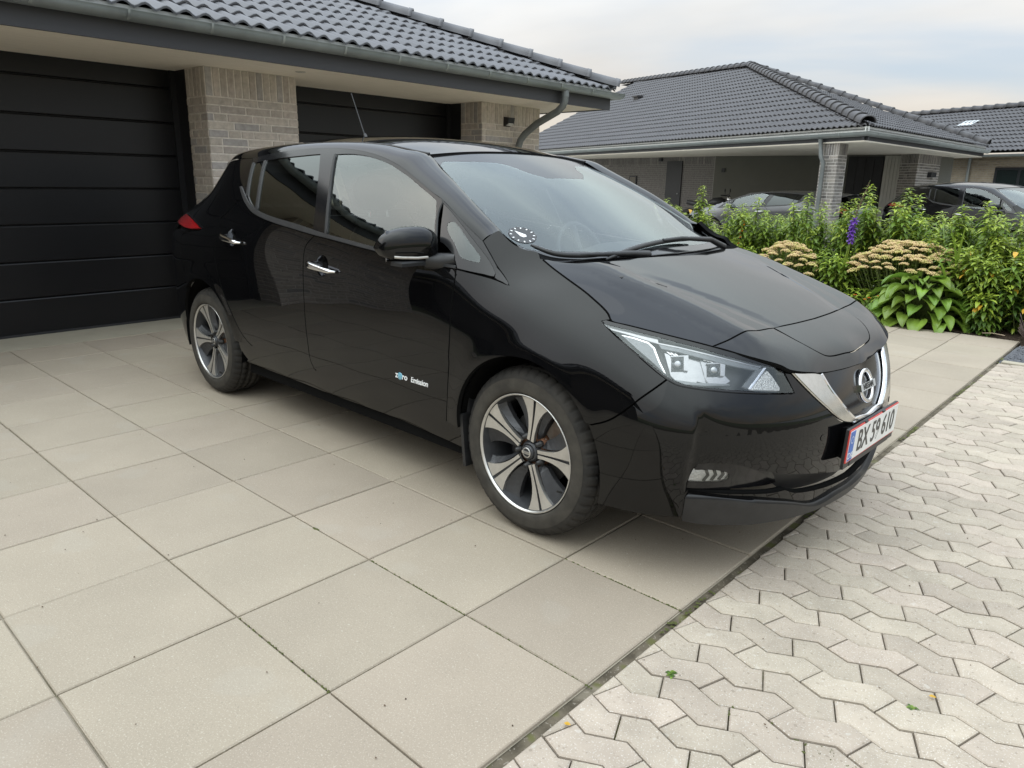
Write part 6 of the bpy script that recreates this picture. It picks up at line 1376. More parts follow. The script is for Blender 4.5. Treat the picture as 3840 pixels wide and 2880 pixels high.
# ---- headlights
RH=TR['rh']
hb=[(s,z) for s,z in TR['hlbot']]; ht=TR['hltop']
hl_out=outline([ht,TR['hlinner'],rev(TR['hlbot2']),rev(TR['hlbot']),[TR['hlbot'][0],ht[0]]],.010)
lens=outline([TR['hl_lens'][:12],TR['hl_lens'][11:14],TR['hl_lens'][13:]+[TR['hl_lens'][0]]],.010)
for mir in (False,True):
    hl=panel('headlight',fside,hl_out,mat('lamp_housing',(.02,.02,.022),rough=.35,var=.2,vscale=30),off=-.060,fold=0,inset=-.002,step=.03,mir=mir)
    panel('headlight_bezel',fside,hl_out,GLOSSBLK,holes=[lens],parent=hl,off=-.0015,fold=.058,inset=.0015,step=.03,mir=mir)
    panel('headlight_cover',fside,lens,LAMPCLR,parent=hl,off=-.002,fold=0,inset=-.0005,step=.025,mir=mir)
    def hp(name,pts,m,off,fold=.01,smooth=False,step=.02):
        q=np.array(RH(pts)); 
        return panel(name,fside,q if not smooth else outline([list(map(tuple,q))+[tuple(q[0])]],.008),m,parent=hl,off=off,fold=fold,inset=0,step=step,mir=mir)
    hp('side_reflector',[(345,268),(450,296),(590,345),(640,395),(690,520),(748,628),(650,540),(500,410)],LAMPGREY,-.014,.02)
    hp('side_reflector_rim',[(335,262),(450,286),(595,334),(655,390),(706,520),(766,640),(748,628),(690,520),(640,395),(590,345),(450,296),(345,268)],CHROME,-.012,.01)
    hp('light_strip',[(170,160),(400,228),(680,300),(690,345),(640,330),(430,262),(235,205)],ALUREF,-.016,.012)
    hp('light_strip',[(690,350),(900,392),(1200,462),(1500,535),(1720,585),(1690,612),(1480,575),(1180,500),(900,428),(720,392)],LAMPGREY,-.016,.014)
    hp('light_strip_edge',[(690,340),(900,380),(1200,450),(1500,524),(1730,577),(1720,585),(1500,535),(1200,462),(900,392),(690,350)],ALUREF,-.012,.012)
    hp('reflector',[(745,420),(830,440),(1005,465),(1020,600),(1100,690),(1090,715),(870,690),(815,640)],ALUREF,-.034,.02)
    hp('reflector',[(1015,470),(1130,485),(1200,720),(1110,700),(1010,600)],ALUREF,-.040,.01)
    hp('reflector',[(1130,485),(1345,540),(1380,640),(1450,705),(1400,735),(1230,730),(1195,690)],ALUREF,-.034,.02)
    for c,w,h in (((885,535),66,66),((1270,600),64,58)):
        hp('projector_box',[(c[0]-w,c[1]-h),(c[0]+w,c[1]-h-4),(c[0]+w,c[1]+h),(c[0]-w,c[1]+h)],GLOSSBLK,-.026,.012)
        hp('projector_rim',[(c[0]-w-8,c[1]-h-8),(c[0]+w+48,c[1]-h-14),(c[0]+w+40,c[1]+h+6),(c[0]+w,c[1]+h),(c[0]+w,c[1]-h-4),(c[0]-w,c[1]-h)],ALUREF,-.020,.02)
        q=RH([c])[0]; p=fside(np.array([q]))[0]; nn_=normals(fside,np.array([q]))[0]; p=p-nn_*.024
        lm=MB(); V=[];F=[]; d=Vector(nn_); a=d.cross(Vector((0,0,1))).normalized(); b=a.cross(d)
        for i in range(6):
            ph=math.pi/2*i/5; r_=.0195*math.cos(ph); hh=.012*math.sin(ph)
            for k in range(20):
                t=2*math.pi*k/20; V.append(Vector(p)+a*r_*math.cos(t)+b*r_*math.sin(t)+d*hh)
        for i in range(5):
            for k in range(20): F.append((i*20+k,i*20+(k+1)%20,(i+1)*20+(k+1)%20,(i+1)*20+k))
        if mir: V=[Vector((v.x,-v.y,v.z)) for v in V]; F=[f[::-1] for f in F]
        lm.add(V,F,True); lm.build('projector_lens',mat('projector_glass',(.35,.36,.38),rough=.03,metal=.75,var=.5,vscale=60),hl)
    for k in range(3):
        hp('cooling_fin',[(770+40*k,415+9*k),(785+40*k,418+9*k),(825+40*k,445+9*k),(810+40*k,444+9*k)],CHROME,-.024,.006)
        hp('cooling_fin',[(1140+36*k,482+9*k),(1153+36*k,485+9*k),(1190+36*k,508+9*k),(1176+36*k,506+9*k)],CHROME,-.024,.006)
    hp('lower_reflector',[(850,690),(1090,722),(1420,738),(1440,752),(1180,752),(960,735)],LAMPGREY,-.026,.012)
    hp('turn_reflector',[(1800,612),(1850,665),(1930,785),(1925,812),(1645,800),(1650,780),(1725,695)],TEXTLENS,-.020,.02,step=.01)
    hp('divider_blade',[(1690,600),(1765,590),(1615,798),(1555,775)],LAMPGREY,-.014,.02)
    hp('divider_blade_edge',[(1750,590),(1772,590),(1622,800),(1605,796)],CHROME,-.010,.01)
# ---- wheels
def wheel(x,sg,base_ang):
    w=empty('wheel'); w.parent=car; w.location=(x,0,WZ)
    yo=-.862; # outer sidewall
    ty=MB()
    prof=[(.221,yo+.020),(.226,yo+.006),(.240,yo+.001),(.258,yo),(.262,yo+.0015),(.282,yo+.001),(.300,yo+.006),(.313,yo+.015),(.3215,yo+.026),(.3245,yo+.034)]
    tread=[]
    yy=yo+.034; 
    for gi,(g0,g1) in enumerate(((.045,.052),(.085,.094),(.121,.130),(.163,.170))):
        tread+= [(.330-.002*(gi==0),yo+g0),(.322,yo+g0+.0005),(.322,yo+g1-.0005),(.330,yo+g1)]
    prof+= [(.3275,yo+.040)]+tread+[(.3275,yo+.176),(.3215,yo+.190),(.300,yo+.210),(.26,yo+.215),(.221,yo+.196)]
    seg=288
    def rf(r,h,k,j):
        if j in (7,8,9,10,11) and k%6==0: r-=.008
        if 14<=j<=22 and r>.326 and (k+j//4*2)%6==0: r-=.007
        return r
    ty.lathe([(r if r>.3 else .236+(r-.221)*(.3-.236)/(.3-.221),h) for r,h in prof],seg,'y',rfun=rf,sm=False); t=ty.build('tyre',RUBBER,w)
    for p_ in t.data.polygons: p_.use_smooth=True
    sd=MB(); sd.lathe([(.2335,yo+.012),(.2365,yo+.002),(.243,yo-.0025),(.262,yo-.0018),(.276,yo-.0008),(.290,yo+.0015)],120,'y'); sd.build('tyre_sidewall',mat('dusty_sidewall',(.036,.033,.029),rough=.85,spec=.2,var=.35,vscale=14,col2=(.066,.060,.051)),t)
    rb=MB()
    rb.lathe([(.2225,yo+.006),(.2215,yo+.002),(.2180,yo+.003),(.2135,yo+.012)],120,'y'); rim=rb.build('rim',SILVER,w)
    bar=MB(); bar.lathe([(.2135,yo+.010),(.206,yo+.030),(.200,yo+.06),(.196,yo+.14),(.21,yo+.19)],96,'y'); bar.build('rim_barrel',GREYAL,rim)
    yf=lambda r:yo+.012+.020*(1-(r/.215)**2)  # face height: dish
    # machined double spokes with a dark central groove
    for k in range(5):
        a=R2(base_ang+72*k)
        def pt(r,t,dy): ct,st=math.cos(a),math.sin(a); X=r*ct-t*st; Z=r*st+t*ct; return (X,yf(r)+dy,Z)
        for side_ in (1,-1):
            sp=MB(); rs=[.048,.075,.10,.125,.15,.172,.19,.205,.2145]; hw=[.0160,.0155,.0175,.0215,.0285,.0390,.0515,.0645,.074]; gv=[.0030,.0033,.0036,.0040,.0045,.0050,.0055,.006,.006]
            V=[];F=[]
            for r,h,g in zip(rs,hw,gv):
                rr=r if True else r
                tt=math.sqrt(max(0,.2150**2-h*h)) if r>.2 else r
                V+=[pt(r,side_*g,0),pt(min(r,tt),side_*h,0),pt(min(r,tt),side_*h,.014),pt(r,side_*g,.006)]
            for i in range(len(rs)-1):
                for j in range(3):
                    q=(i*4+j,i*4+j+1,(i+1)*4+j+1,(i+1)*4+j); F.append(q)
            sp.add(V,F); sp.build('spoke',SILVER,rim)
        gr=MB(); V=[];F=[]
        for r,g in zip((.045,.10,.15,.20,.2145),(.0044,.0050,.0058,.007,.007)): V+=[pt(r,g,.006),pt(r,-g,.006)]
        F=[(2*i,2*i+1,2*i+3,2*i+2) for i in range(4)]; gr.add(V,F); gr.build('spoke_groove',GREYAL,rim)
        # painted pockets: web beside each spoke, leaving an opening in the middle
        b_=a+R2(36)
        for side_ in (1,-1):
            pk=MB(); V=[];F=[]
            angs_o=[(r,an) for r,an in ((.2145,17.5),(.19,14),(.165,12.5),(.14,11.5),(.115,12),(.09,14.5),(.066,20))]
            for r,an in angs_o:
                a1=a+side_*R2(an) ; in_=(4 if r>.15 else 6 if r>.1 else 8)
                a2=a+side_*R2(an+ (19 if side_>0 else 7)*(1 if r>.08 else .4))
                V+=[(r*math.cos(a1),yf(r)+.012,r*math.sin(a1)),(r*math.cos(a2),yf(r)+.030,r*math.sin(a2)),(r*math.cos(a2),yf(r)+.05,r*math.sin(a2))]
            for i in range(len(angs_o)-1):
                for j in range(2): F.append((i*3+j,i*3+j+1,(i+1)*3+j+1,(i+1)*3+j))
            pk.add(V,F); pk.build('spoke_pocket',GREYAL,rim)
        nut=MB(); c=(.057*math.cos(b_),yo+.045,.057*math.sin(b_)); nut.lathe([(0,-.018),(.0075,-.017),(.009,0),(.0125,.001),(.0125,.012)],12,'y',c=c); nut.build('wheel_nut',SATIN,rim)
    hubm=MB(); hubm.lathe([(0,-.0045),(.022,-.003),(.0265,0),(.028,.006)],40,'y',c=(0,yf(.03)-.003,0)); hc=hubm.build('hub_cap',GREYAL,rim)
    hr=MB(); hr.lathe([(.0300,0),(.032,.0005),(.038,.008),(.043,.026)],40,'y',c=(0,yf(.03)+.003,0)); hr.build('hub_dish',GREYAL,rim)
    rg=MB(); rg.lathe([(.0155,-.001),(.0195,-.001),(.0195,.0015),(.0155,.0015),(.0155,-.001)],32,'y',c=(0,yf(.03)-.008,0)); rg.box((-.021,yf(.03)-.010,-.0045),(.021,yf(.03)-.0065,.0045)); rg.build('hub_cap_mark',SILVER,hc)
    text('hub_cap_lettering','NISSAN',.0088,PBLACK,hc,Matrix.Translation((0,yf(.03)-.0102,0))@Matrix.Rotation(math.pi/2,4,'X'),extr=.0001)
    dk=MB(); dk.lathe([(.035,yo+.085),(.07,yo+.080),(.07,yo+.098),(.142,yo+.098),(.142,yo+.118),(.07,yo+.118)],64,'y'); dk.build('brake_disc',DISC if x>1 else RUST,w)
    hat=MB(); hat.lathe([(.0,yo+.060),(.068,yo+.062),(.072,yo+.098)],40,'y'); hat.build('hub',RUST,w)
    cal=MB(); ca=R2(25 if x>1 else 155)
    V=[];F=[]
    for i,t in enumerate(np.linspace(ca-.55,ca+.55,7)):
        for r,h in ((.095,yo+.075),(.165,yo+.075),(.170,yo+.14),(.095,yo+.14)): V.append((r*math.cos(t),h,r*math.sin(t)))
    for i in range(6):
        for j in range(4): F.append((i*4+j,i*4+(j+1)%4,(i+1)*4+(j+1)%4,(i+1)*4+j))
    cal.add(V,F+[(0,1,2,3),(27,26,25,24)]); cal.build('brake_caliper',mat('caliper_metal',(.16,.14,.12),rough=.55,metal=.6,var=.4,vscale=30,col2=(.09,.05,.035)),w)
    bk=MB(); bk.lathe([(.0,yo+.17),(.20,yo+.165)],40,'y'); bk.build('inner_plate',DARK,w)
    vs=MB(); va=R2(base_ang-72*2+36-2); r0=.198; vs.tube([(r0*math.cos(va),yo+.03,r0*math.sin(va)),(r0*math.cos(va)*.93,yo+.014,r0*math.sin(va)*.93)],.004,8); vs.build('tyre_valve',RUBBER,rim)
    for k_ in [rim]: k_.scale=(1.045,1,1.045)
    if sg>0:
        w.scale=(1,-1,1)
    return w
wheel(AX_F,-1,78); wheel(AX_R,-1,111-72); wheel(AX_F,1,60); wheel(AX_R,1,20)
for cx,cz,R_ in (FC,RC):
    for sg in (1,-1):
        l=MB(); l.lathe([(R_+.012,-.845),(R_+.004,-.80),(R_+.004,-.60),(.02,-.59)],48,'y',c=(cx,0,cz),a0=R2(-14),a1=R2(196)); o=l.build('arch_liner',DARK,car); o.scale=(1,-sg,1) if sg<0 else (1,1,1)
        if sg<0: o.scale=(1,-1,1)
for sg in (1,-1):
    mf=MB(); mf.box((-.008,-.10,-.10),(.008,.10,.12),bev=.004); o=mf.build('mud_flap',SATIN,car,loc=(FC[0]-FC[2]+.018,sg*.76,.285),rot=(0,R2(-6),0))
fl=MB(); fl.box((-.55,-.60,.19),(3.30,.60,.24)); fl.build('floor_pan',DARK,car)
fb=MB(); fb.box((.48,-.80,.20),(2.36,.80,.30)); fb.build('battery_tray',DARK,car)
# ---- door mirrors
def mirror(sg):
    m0=empty('door_mirror'); m0.parent=car; m0.location=(2.19,-.935,1.062); 
    if sg>0: m0.location=(2.19,.935,1.062); m0.scale=(1,-1,1)
    sh=MB(); nu,nv=28,18; V=[];F=[]
    # shell: local x forward, y outwards negative (right), z up. cross-sections along y
    for i in range(nu):
        u=i/(nu-1); y=.112-.232*u
        env=(1-abs(2*u-1)**3.4)**.5
        hz=.070*env*(1.02-.16*u)+.003; dxx=.078*(1-abs(2*u-1)**3.0)**.5*(1-.45*u)+.004
        zc=.010*math.sin(math.pi*u)-.006*u+.002; xc=-.05*u*u
        for j in range(nv):
            t=2*math.pi*j/nv; c,s=math.cos(t),math.sin(t)
            X=xc+(dxx*abs(c)**.75 if c>0 else -.038*abs(c)**.4); Z=zc+hz*math.copysign(abs(s)**(.8 if s>0 else .55),s)*(1 if s>0 else .88)
            V.append((X,y,Z))
    for i in range(nu-1):
        for j in range(nv): F.append((i*nv+j,(i+1)*nv+j,(i+1)*nv+(j+1)%nv,i*nv+(j+1)%nv))
    F+=[tuple(range(nv)),tuple((nu-1)*nv+j for j in range(nv-1,-1,-1))]
    sh.add(V,F,True); s_=sh.build('mirror_housing',PAINT,m0)
    bm=bmesh.new(); bm.from_mesh(s_.data); bmesh.ops.recalc_face_normals(bm,faces=bm.faces); bm.to_mesh(s_.data); bm.free()
    lo=MB(); lo.box((-.026,-.085,-.070),(.046,.06,-.052),bev=.006); lo.build('mirror_lower_trim',SATIN,m0)
    ind=MB(); P=[(.072,.02,-.036),(.076,-.03,-.036),(.050,-.085,-.034),(.030,-.108,-.032)]; ind.tube(P,.0055,6); ind.build('turn_indicator',mat('indicator_lens',(.35,.33,.30),rough=.15,var=.2,vscale=50),m0)
    gl=MB(); gl.box((-.043,-.095,-.055),(-.040,.085,.062)); gl.build('mirror_glass',CHROME,m0)
    ft=MB(); ft.tube([(.02,.05,-.052),(.045,.085,-.058),(.09,.110,-.058),(.14,.118,-.045)],[.034,.034,.036,.026],14); ft.build('mirror_foot',SATIN,m0)
mirror(-1); mirror(1)
# ---- door handles
def handle(dom,sg):
    c=np.array(dom); c0=c[0]; c1=c[3]; mid=((c0[0]+c1[0])/2,(c0[1]+c1[1])/2)
    h=MB(); V=[];F=[]; n=16
    for i in range(n):
        u=i/(n-1); s=c0[0]+(c1[0]-c0[0])*u; z=c[1][1]-.014+(c1[1]-c[1][1]+.012)*u
        p=fside(np.array([(s,z)]))[0]; out=.026*(1-(2*u-1)**4)**.5+.004; hh=.0205*(1-.45*u)*(1 if u<.93 else .6); th=.009
        if i==0: hh*=.7
        for (a,b) in ((0,-hh),(th,-hh*.6),(th*1.35,0),(th,hh*.6),(0,hh)): V.append((p[0],(p[1]-out-a)*(-sg),p[2]+b))
    for i in range(n-1):
        for j in range(5): F.append((i*5+j,i*5+(j+1)%5,(i+1)*5+(j+1)%5,(i+1)*5+j))
    F+=[(0,1,2,3,4),tuple((n-1)*5+j for j in (4,3,2,1,0))]
    h.add(V,F,True); hd=h.build('door_handle',CHROME,car)
    bm=bmesh.new(); bm.from_mesh(hd.data); bmesh.ops.recalc_face_normals(bm,faces=bm.faces); bm.to_mesh(hd.data); bm.free()
    cm,cp=cup_poly(dom)
    panel('handle_cup',fside,cp,PAINT,parent=hd,off=0,fold=0,inset=-.002,step=.008,mir=sg>0,disp=lambda q:-.020*np.clip(1-((q[:,0]-cm[0])/.052)**2-((q[:,1]-cm[1])/.048)**2,0,1)**.8)
    return hd
for dom in (TR['handF'],TR['handR']):
    for sg in (-1,1): handle(dom,sg)
# ---- wipers and cowl
cowl=fullw2([[(wbase[4][0]+.075,0),(wbase[3][0]+.072,-.25),(wbase[2][0]+.06,-.5),(wbase[1][0]+.03,-.655),(wbase[0][0]+.02,-.70)],[(wbase[0][0]+.02,-.70),(wbase[0][0]-.03,-.70)],[(wbase[0][0]-.03,-.70),(wbase[1][0]-.02,-.64),(wbase[2][0]-.02,-.5),(wbase[3][0]-.02,-.25),(wbase[4][0]-.02,0)]])
panel('cowl_panel',fwind,cowl,SATIN,off=-.012,fold=.02,inset=0,step=.03)
def wiper(pts,arm):
    w=empty('wiper'); w.parent=car
    P=[]
    for (x,y) in pts:
        a=WIND.dom(x,0,1.19-.42*(x-2.45))[0]; p=WIND(np.array([a]),np.array([y]))[0]; P.append(p)
    C=catmull(np.array(P),8); n=len(C)
    bl=MB(); bl.tube([tuple(p+np.array([.006,0,.012])) for p in C],[.004+.007*math.sin(math.pi*i/(n-1))**.5 for i in range(n)],6); bl.build('wiper_blade',SATIN,w)
    A=[]
    for (x,y,h) in arm:
        a=WIND.dom(x,0,1.19-.42*(x-2.45))[0]; p=WIND(np.array([a]),np.array([y]))[0]; A.append(tuple(p+np.array([.004,0,h])))
    ar=MB(); ar.tube(A,[.016,.012,.009,.008][:len(A)],8); ar.build('wiper_arm',SATIN,w)
wiper([(2.79,-.46),(2.77,-.30),(2.755,-.12),(2.745,.06),(2.74,.22)],[(2.80,.44,.02),(2.80,.30,.045),(2.775,.08,.035),(2.757,-.04,.02)])
wiper([(2.60,-.665),(2.68,-.62),(2.735,-.53),(2.765,-.42)],[(2.80,-.20,.0),(2.795,-.32,.015),(2.77,-.46,.02),(2.735,-.54,.016)])
# windscreen parking disc sticker
q0=TR['sticker'][0]
def stick(pts,m,off,name): 
    return panel(name,fwind,np.array(pts),m,off=off,fold=0,inset=0,step=.02)
ra,rw=.058,.058
circ=lambda R_,n=32:[(q0[0]+R_*1.0*math.cos(t),q0[1]+R_*math.sin(t)) for t in np.linspace(0,2*math.pi,n+1)[:-1]]
dsk=stick(circ(.056),PBLACK,.0006,'parking_disc')
hand=[(q0[0]-.036,q0[1]-.012),(q0[0]+.004,q0[1]-.014),(q0[0]+.016,q0[1]-.006),(q0[0]+.016,q0[1]+.008),(q0[0]+.004,q0[1]+.013)]
o=stick(hand,BADGEW,.0012,'parking_disc_hand'); o.parent=dsk
for k in range(12):
    t=2*math.pi*k/12; c,s=math.cos(t),math.sin(t); a0,a1,wd=.042,.051,.0025
    o=stick([(q0[0]+a0*c-wd*s,q0[1]+a0*s+wd*c),(q0[0]+a0*c+wd*s,q0[1]+a0*s-wd*c),(q0[0]+a1*c+wd*s,q0[1]+a1*s-wd*c),(q0[0]+a1*c-wd*s,q0[1]+a1*s+wd*c)],BADGEW,.0012,'parking_disc_mark'); o.parent=dsk
# door badge
bq=TR['badge']; bp=fside(np.array([((bq[0][0]+bq[1][0])/2,(bq[0][1]+bq[1][1])/2)]))[0]; bn=normals(fside,np.array([((bq[0][0]+bq[1][0])/2,(bq[0][1]+bq[1][1])/2)]))[0]
MX=Matrix(((1,0,0,0),(0,0,-1,0),(0,1,0,0),(0,0,0,1)))
bd=empty('door_badge'); bd.parent=car; bd.location=(bp[0],bp[1]-.0012,bp[2]); bd.rotation_euler=(R2(-5),0,0)
text('badge_lettering','z',.040,BADGEW,bd,Matrix.Translation((-.108,0,.003))@MX,extr=.0008,bold=.0008)
text('badge_lettering','ro',.036,BADGEW,bd,Matrix.Translation((-.052,0,.001))@MX,extr=.0008,bold=.0008,sx=1.1)
text('badge_lettering','Emission',.033,BADGEW,bd,Matrix.Translation((.048,0,0))@MX,extr=.0008,bold=.0006,sx=.98)
eb=MB(); eb.lathe([(0,-.004),(.010,-.0035),(.0165,-.0015),(.0175,.0005)],28,'y',c=(-.084,0,.001)); eb.build('badge_globe',BADGEB,bd)
# ---- cabin
def seat(x,y,h=1.0,nm='seat'):
    s=empty(nm); s.parent=car; s.location=(x,y,0)
    c=MB(); c.box((-.28,-.25,.36),(.26,.25,.55),bev=.05); c.build('seat_cushion',SEATM,s)
    V=[];F=[];nu,nv=14,12
    b=MB()
    for i in range(nu):
        u=i/(nu-1); z=.50+.62*u; xc=-.22-.20*u; hw=.235-.05*u**2-.05*(u>.9)
        for j in range(nv):
            t=2*math.pi*j/nv; V.append((xc+.06*math.copysign(abs(math.cos(t))**.6,math.cos(t)),hw*math.copysign(abs(math.sin(t))**.6,math.sin(t)),z))
    for i in range(nu-1):
        for j in range(nv): F.append((i*nv+j,i*nv+(j+1)%nv,(i+1)*nv+(j+1)%nv,(i+1)*nv+j))
    b.add(V,F+[tuple((nu-1)*nv+j for j in range(nv))],True); b.build('seat_back',SEATM,s)
    hd=MB(); V=[];F=[];nu=9
    for i in range(nu):
        ph=-math.pi/2+math.pi*i/(nu-1); r=abs(math.cos(ph))**.5; z=1.245+.095*math.sin(ph)
        for j in range(nv):
            t=2*math.pi*j/nv; V.append((-.44+.055*r*math.copysign(abs(math.cos(t))**.7,math.cos(t)),.135*r*math.copysign(abs(math.sin(t))**.7,math.sin(t)),z))
    for i in range(nu-1):
        for j in range(nv): F.append((i*nv+j,i*nv+(j+1)%nv,(i+1)*nv+(j+1)%nv,(i+1)*nv+j))
    hd.add(V,F,True); hd.build('headrest',SEATM,s)
    po=MB(); po.tube([(-.42,-.06,1.1),(-.44,-.06,1.2)],.007,6).tube([(-.42,.06,1.1),(-.44,.06,1.2)],.007,6); po.build('headrest_post',CHROME,s)
seat(1.62,-.37); seat(1.62,.37); seat(.68,-.40); seat(.68,.40)
d=MB(); V=[];F=[]
prof=[(2.62,.98),(2.50,1.00),(2.30,1.00),(2.16,.985),(2.08,.94),(2.05,.86),(2.10,.70),(2.25,.55)]
ys=np.linspace(-.70,.70,15)
for y in ys:
    for x,z in prof: V.append((x-.10*(abs(y)/.7)**2 if x>2.4 else x,y,z+(.035*math.exp(-((y-.37)/.16)**2) if x<2.4 and z>.9 else 0)))
n=len(prof)
for i in range(len(ys)-1):
    for j in range(n-1): F.append((i*n+j,(i+1)*n+j,(i+1)*n+j+1,i*n+j+1))
d.add(V,F,True); d.build('dashboard',TRIMM,car)
sw=MB(); cx,cy,cz=2.0,.37,.935; T=Matrix.Translation((cx,cy,cz))@Matrix.Rotation(R2(66),4,'Y')
pts=[T@Vector((.18*math.cos(t),.18*math.sin(t),0)) for t in np.linspace(0,2*math.pi,37)]
sw.tube(pts,.016,8,cap=False); sw.tube([T@Vector((-.17,0,0)),T@Vector((.17,0,0))],.018,6).tube([T@Vector((0,-.17,0)),T@Vector((0,.17,0))],.018,6); sw.build('steering_wheel',TRIMM,car)
rm=MB(); rm.box((1.975,-.12,1.285),(2.01,.12,1.345),bev=.01); rm.build('rear_view_mirror',TRIMM,car)
rs=MB(); rs.box((1.86,-.12,1.345),(1.99,.12,1.382),bev=.015); rs.build('camera_housing',TRIMM,car)
dc=MB(); 
for sg in (-1,1): dc.box((.3,sg*.80-.02,.30),(2.4,sg*.80+.02,.99))
dc.box((-.3,-.6,.3),(-.25,.6,1.05)); dc.build('cabin_trim',TRIMM,car)
hl_=panel('headlining',froof,offs(roofp,.03),mat('headlining',(.30,.30,.29),rough=.9,var=.1,vscale=40),off=-.03,fold=0,inset=0,step=.08)
cs=MB(); cs.box((1.2,-.10,.45),(2.1,.10,.68),bev=.04); cs.build('centre_console',TRIMM,car)

# =====================================================================
# OTHER VEHICLES AND SMALL THINGS
# =====================================================================
SKIP=('emblem','licence_plate','parking_disc','door_badge','cabin_trim','washer','parking_sensor','antenna','seat_','window_divider')
def copy_tree(o,parent,over=None,top=False):
    c=o.copy(); COL.objects.link(c); c.parent=parent
    if over:
        for s in c.material_slots:
            if s.material in over: s.link='OBJECT'; s.material=over[s.material] if s.material in over else s.material
    for ch in list(o.children):
        if any(ch.name.startswith(k) for k in SKIP) or 'lettering' in ch.name or 'mark' in ch.name: continue
        copy_tree(ch,c,over)
    return c
KIDS=list(car.children)
def other_car(loc,rz,sc,label,over=None):
    r=empty('parked_car',loc,rz); r.scale=sc; tag(r,label,'car')
    for ch in KIDS:
        if any(ch.name.startswith(k) for k in SKIP): continue
        copy_tree(ch,r,over)
    return r
other_car((.2,15.0,0),R2(-30),(1,1,.95),'shiny black hatchback parked on the drive beyond the shrubs, beside the brick pier')
GREYP=mat('shaded_grey_paint',(.075,.077,.082),rough=.3,metal=.4,coat=1,var=.1,vscale=3)  # silver-grey body colour darkened to carry the carport's shade
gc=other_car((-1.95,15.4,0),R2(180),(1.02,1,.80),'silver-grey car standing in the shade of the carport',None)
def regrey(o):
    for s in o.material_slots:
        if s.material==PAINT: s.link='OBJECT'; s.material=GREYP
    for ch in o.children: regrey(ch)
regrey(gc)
# small fin aerial
# motorbike in the carport, in front of the rendered wall
mb_=empty('motorbike',(-6.1,17.2,0),R2(12)); tag(mb_,'dark motorbike parked deep in the carport near the inner corner','motorbike')
BK=mat('bike_black',(.012,.012,.013),rough=.4,var=.2,vscale=10)
for x in (-.68,.68):
    m=MB(); m.lathe([(.21,-.05),(.30,-.05),(.32,0),(.30,.05),(.21,.05)],32,'y',c=(x,0,.32)); w_=m.build('wheel',RUBBER,mb_)
    m=MB(); m.lathe([(.0,-.04),(.05,-.04),(.06,-.01),(.21,-.01),(.21,.01),(.06,.01),(.0,.04)],24,'y',c=(x,0,.32)); m.build('wheel_disc',SATCHR,w_)
m=MB(); m.tube([(.68,0,.32),(.52,0,.72),(.42,0,.98)],[.03,.03,.025],8); m.build('fork',SATCHR,mb_)
m=MB(); m.tube([(.30,-.34,1.04),(.42,-.2,1.03),(.45,0,1.01),(.42,.2,1.03),(.30,.34,1.04)],.015,8); m.build('handlebar',BK,mb_)
m=MB(); V=[];F=[]
for i,(x,hw,z0,z1) in enumerate(((.36,.06,.78,.92),(.25,.14,.72,.98),(.05,.15,.70,.96),(-.10,.12,.70,.86),(-.45,.13,.70,.84),(-.75,.09,.76,.88))):
    V+=[(x,-hw,z0),(x,hw,z0),(x,hw*.7,z1),(x,-hw*.7,z1)]
for i in range(5):
    for j in range(4): F.append((i*4+j,i*4+(j+1)%4,(i+1)*4+(j+1)%4,(i+1)*4+j))
F+=[(3,2,1,0),(20,21,22,23)]; m.add(V,F,True); m.build('tank_and_seat',BK,mb_)
m=MB(); m.box((-.22,-.16,.24),(.28,.16,.62),bev=.05); m.build('engine',GREYAL,mb_)
m=MB(); m.tube([(.1,-.17,.3),(-.3,-.19,.26),(-.75,-.2,.36)],[.03,.035,.05],10); m.build('exhaust',SATCHR,mb_)
m=MB(); m.lathe([(0,.03),(.06,.02),(.085,-.03),(.05,-.08)],20,'x',c=(.50,0,.92)); m.build('headlamp',CHROME,mb_)
for sg in (-1,1):
    m=MB(); m.tube([(.40,sg*.22,1.03),(.40,sg*.26,1.14)],.006,6).lathe([(0,-.006),(.05,-.005),(.052,.006)],16,'x',c=(.40,sg*.28,1.17)); m.build('mirror',BK,mb_)
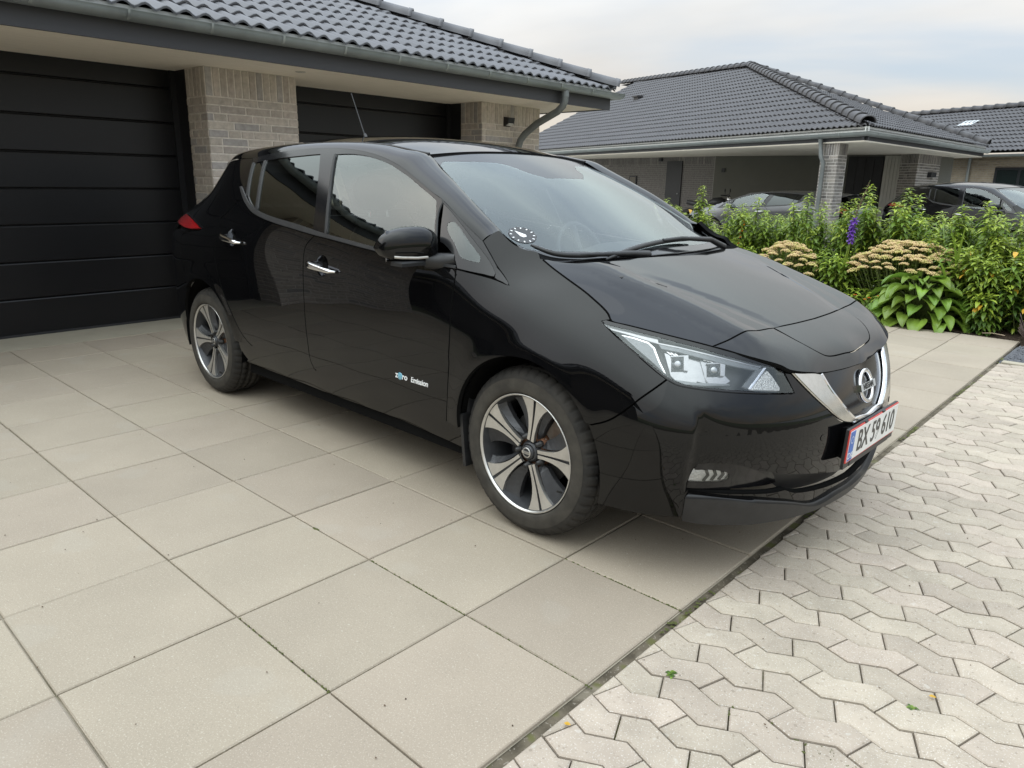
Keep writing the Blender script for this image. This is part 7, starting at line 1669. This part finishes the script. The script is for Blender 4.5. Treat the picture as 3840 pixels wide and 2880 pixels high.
# weeds, moss, leaves
weed(3.582,-1.253,26,31,'small green weed in a joint of the interlocking pavers near the slab edge',.8)
weed(4.113,-.931,22,32,'small star-shaped weed among the pavers nearest the street side',.7)
MOSS=mat('moss',(.075,.082,.022),rough=.95,var=.4,vscale=60,bump=.9,bscale=120,bdist=.01)
mo=MB(); r=random.Random(9)
def clump(mb,x,y,s,h):
    for k in range(5):
        a=r.uniform(0,6.28); d=r.uniform(0,s); c=Vector((x+d*math.cos(a),y+d*math.sin(a),-.004)); q=r.uniform(.3,.7)*s+.002
        n=6; mb.add([c+Vector((q*math.cos(t*6.283/n),q*math.sin(t*6.283/n),0)) for t in range(n)]+[c+Vector((0,0,r.uniform(.4,1)*h))],[(t,(t+1)%n,n) for t in range(n)],True)
for k in range(420):
    y=r.uniform(-3,4.6)
    if math.sin(y*5.1)+.6*math.sin(y*12.7+1)<.25: continue
    clump(mo,XB+r.uniform(.002,.019),y,r.uniform(.003,.009),.006)
for k in range(60): clump(mo,2.125+r.gauss(0,.006),-1.455+r.gauss(0,.002),.004,.006)
for i,j,n_ in ((1,3,50),(2,4,60),(2,3,40),(1,2,30)):
    for k in range(n_): clump(mo,GX0+(i+r.random())*GSX,GY0+j*GSY+r.gauss(0,.0012),.0022,.004)
for k in range(90):
    q=r.random(); clump(mo,3.58+.9*q+r.gauss(0,.001),-1.29+.9*q*.08+r.gauss(0,.012),.003,.004)
tag(mo.build('moss',MOSS,drive),kind='stuff')
db=MB(); r=random.Random(12)
for k in range(260):
    x=r.uniform(.5,5.2); y=r.uniform(-2.6,2.2); s=r.uniform(.0012,.0035); a=r.uniform(0,6.28)
    db.add([(x+s*math.cos(a+t*2.1)*(1.6 if t==0 else 1),y+s*math.sin(a+t*2.1),.0035) for t in range(3)]+[(x,y,.0035+s)],[(0,1,3),(1,2,3),(2,0,3)])
tag(db.build('debris',mat('dry_debris',(.10,.065,.04),rough=.9,var=.5,vscale=40),drive),kind='stuff')
for (x,y,lab) in ((4.135,-.853,'tiny fallen orange leaf beside the star-shaped weed'),(3.491,-1.615,'tiny fallen orange leaf on the pavers by the slab joint')):
    m=MB(); leafgeo(m,(0,0,.004),(1,.3,.1),.018,.012,.1,0); o=m.build('fallen_leaf',YLEAF,None,loc=(x,y,.002)); tag(o,lab,'leaf')
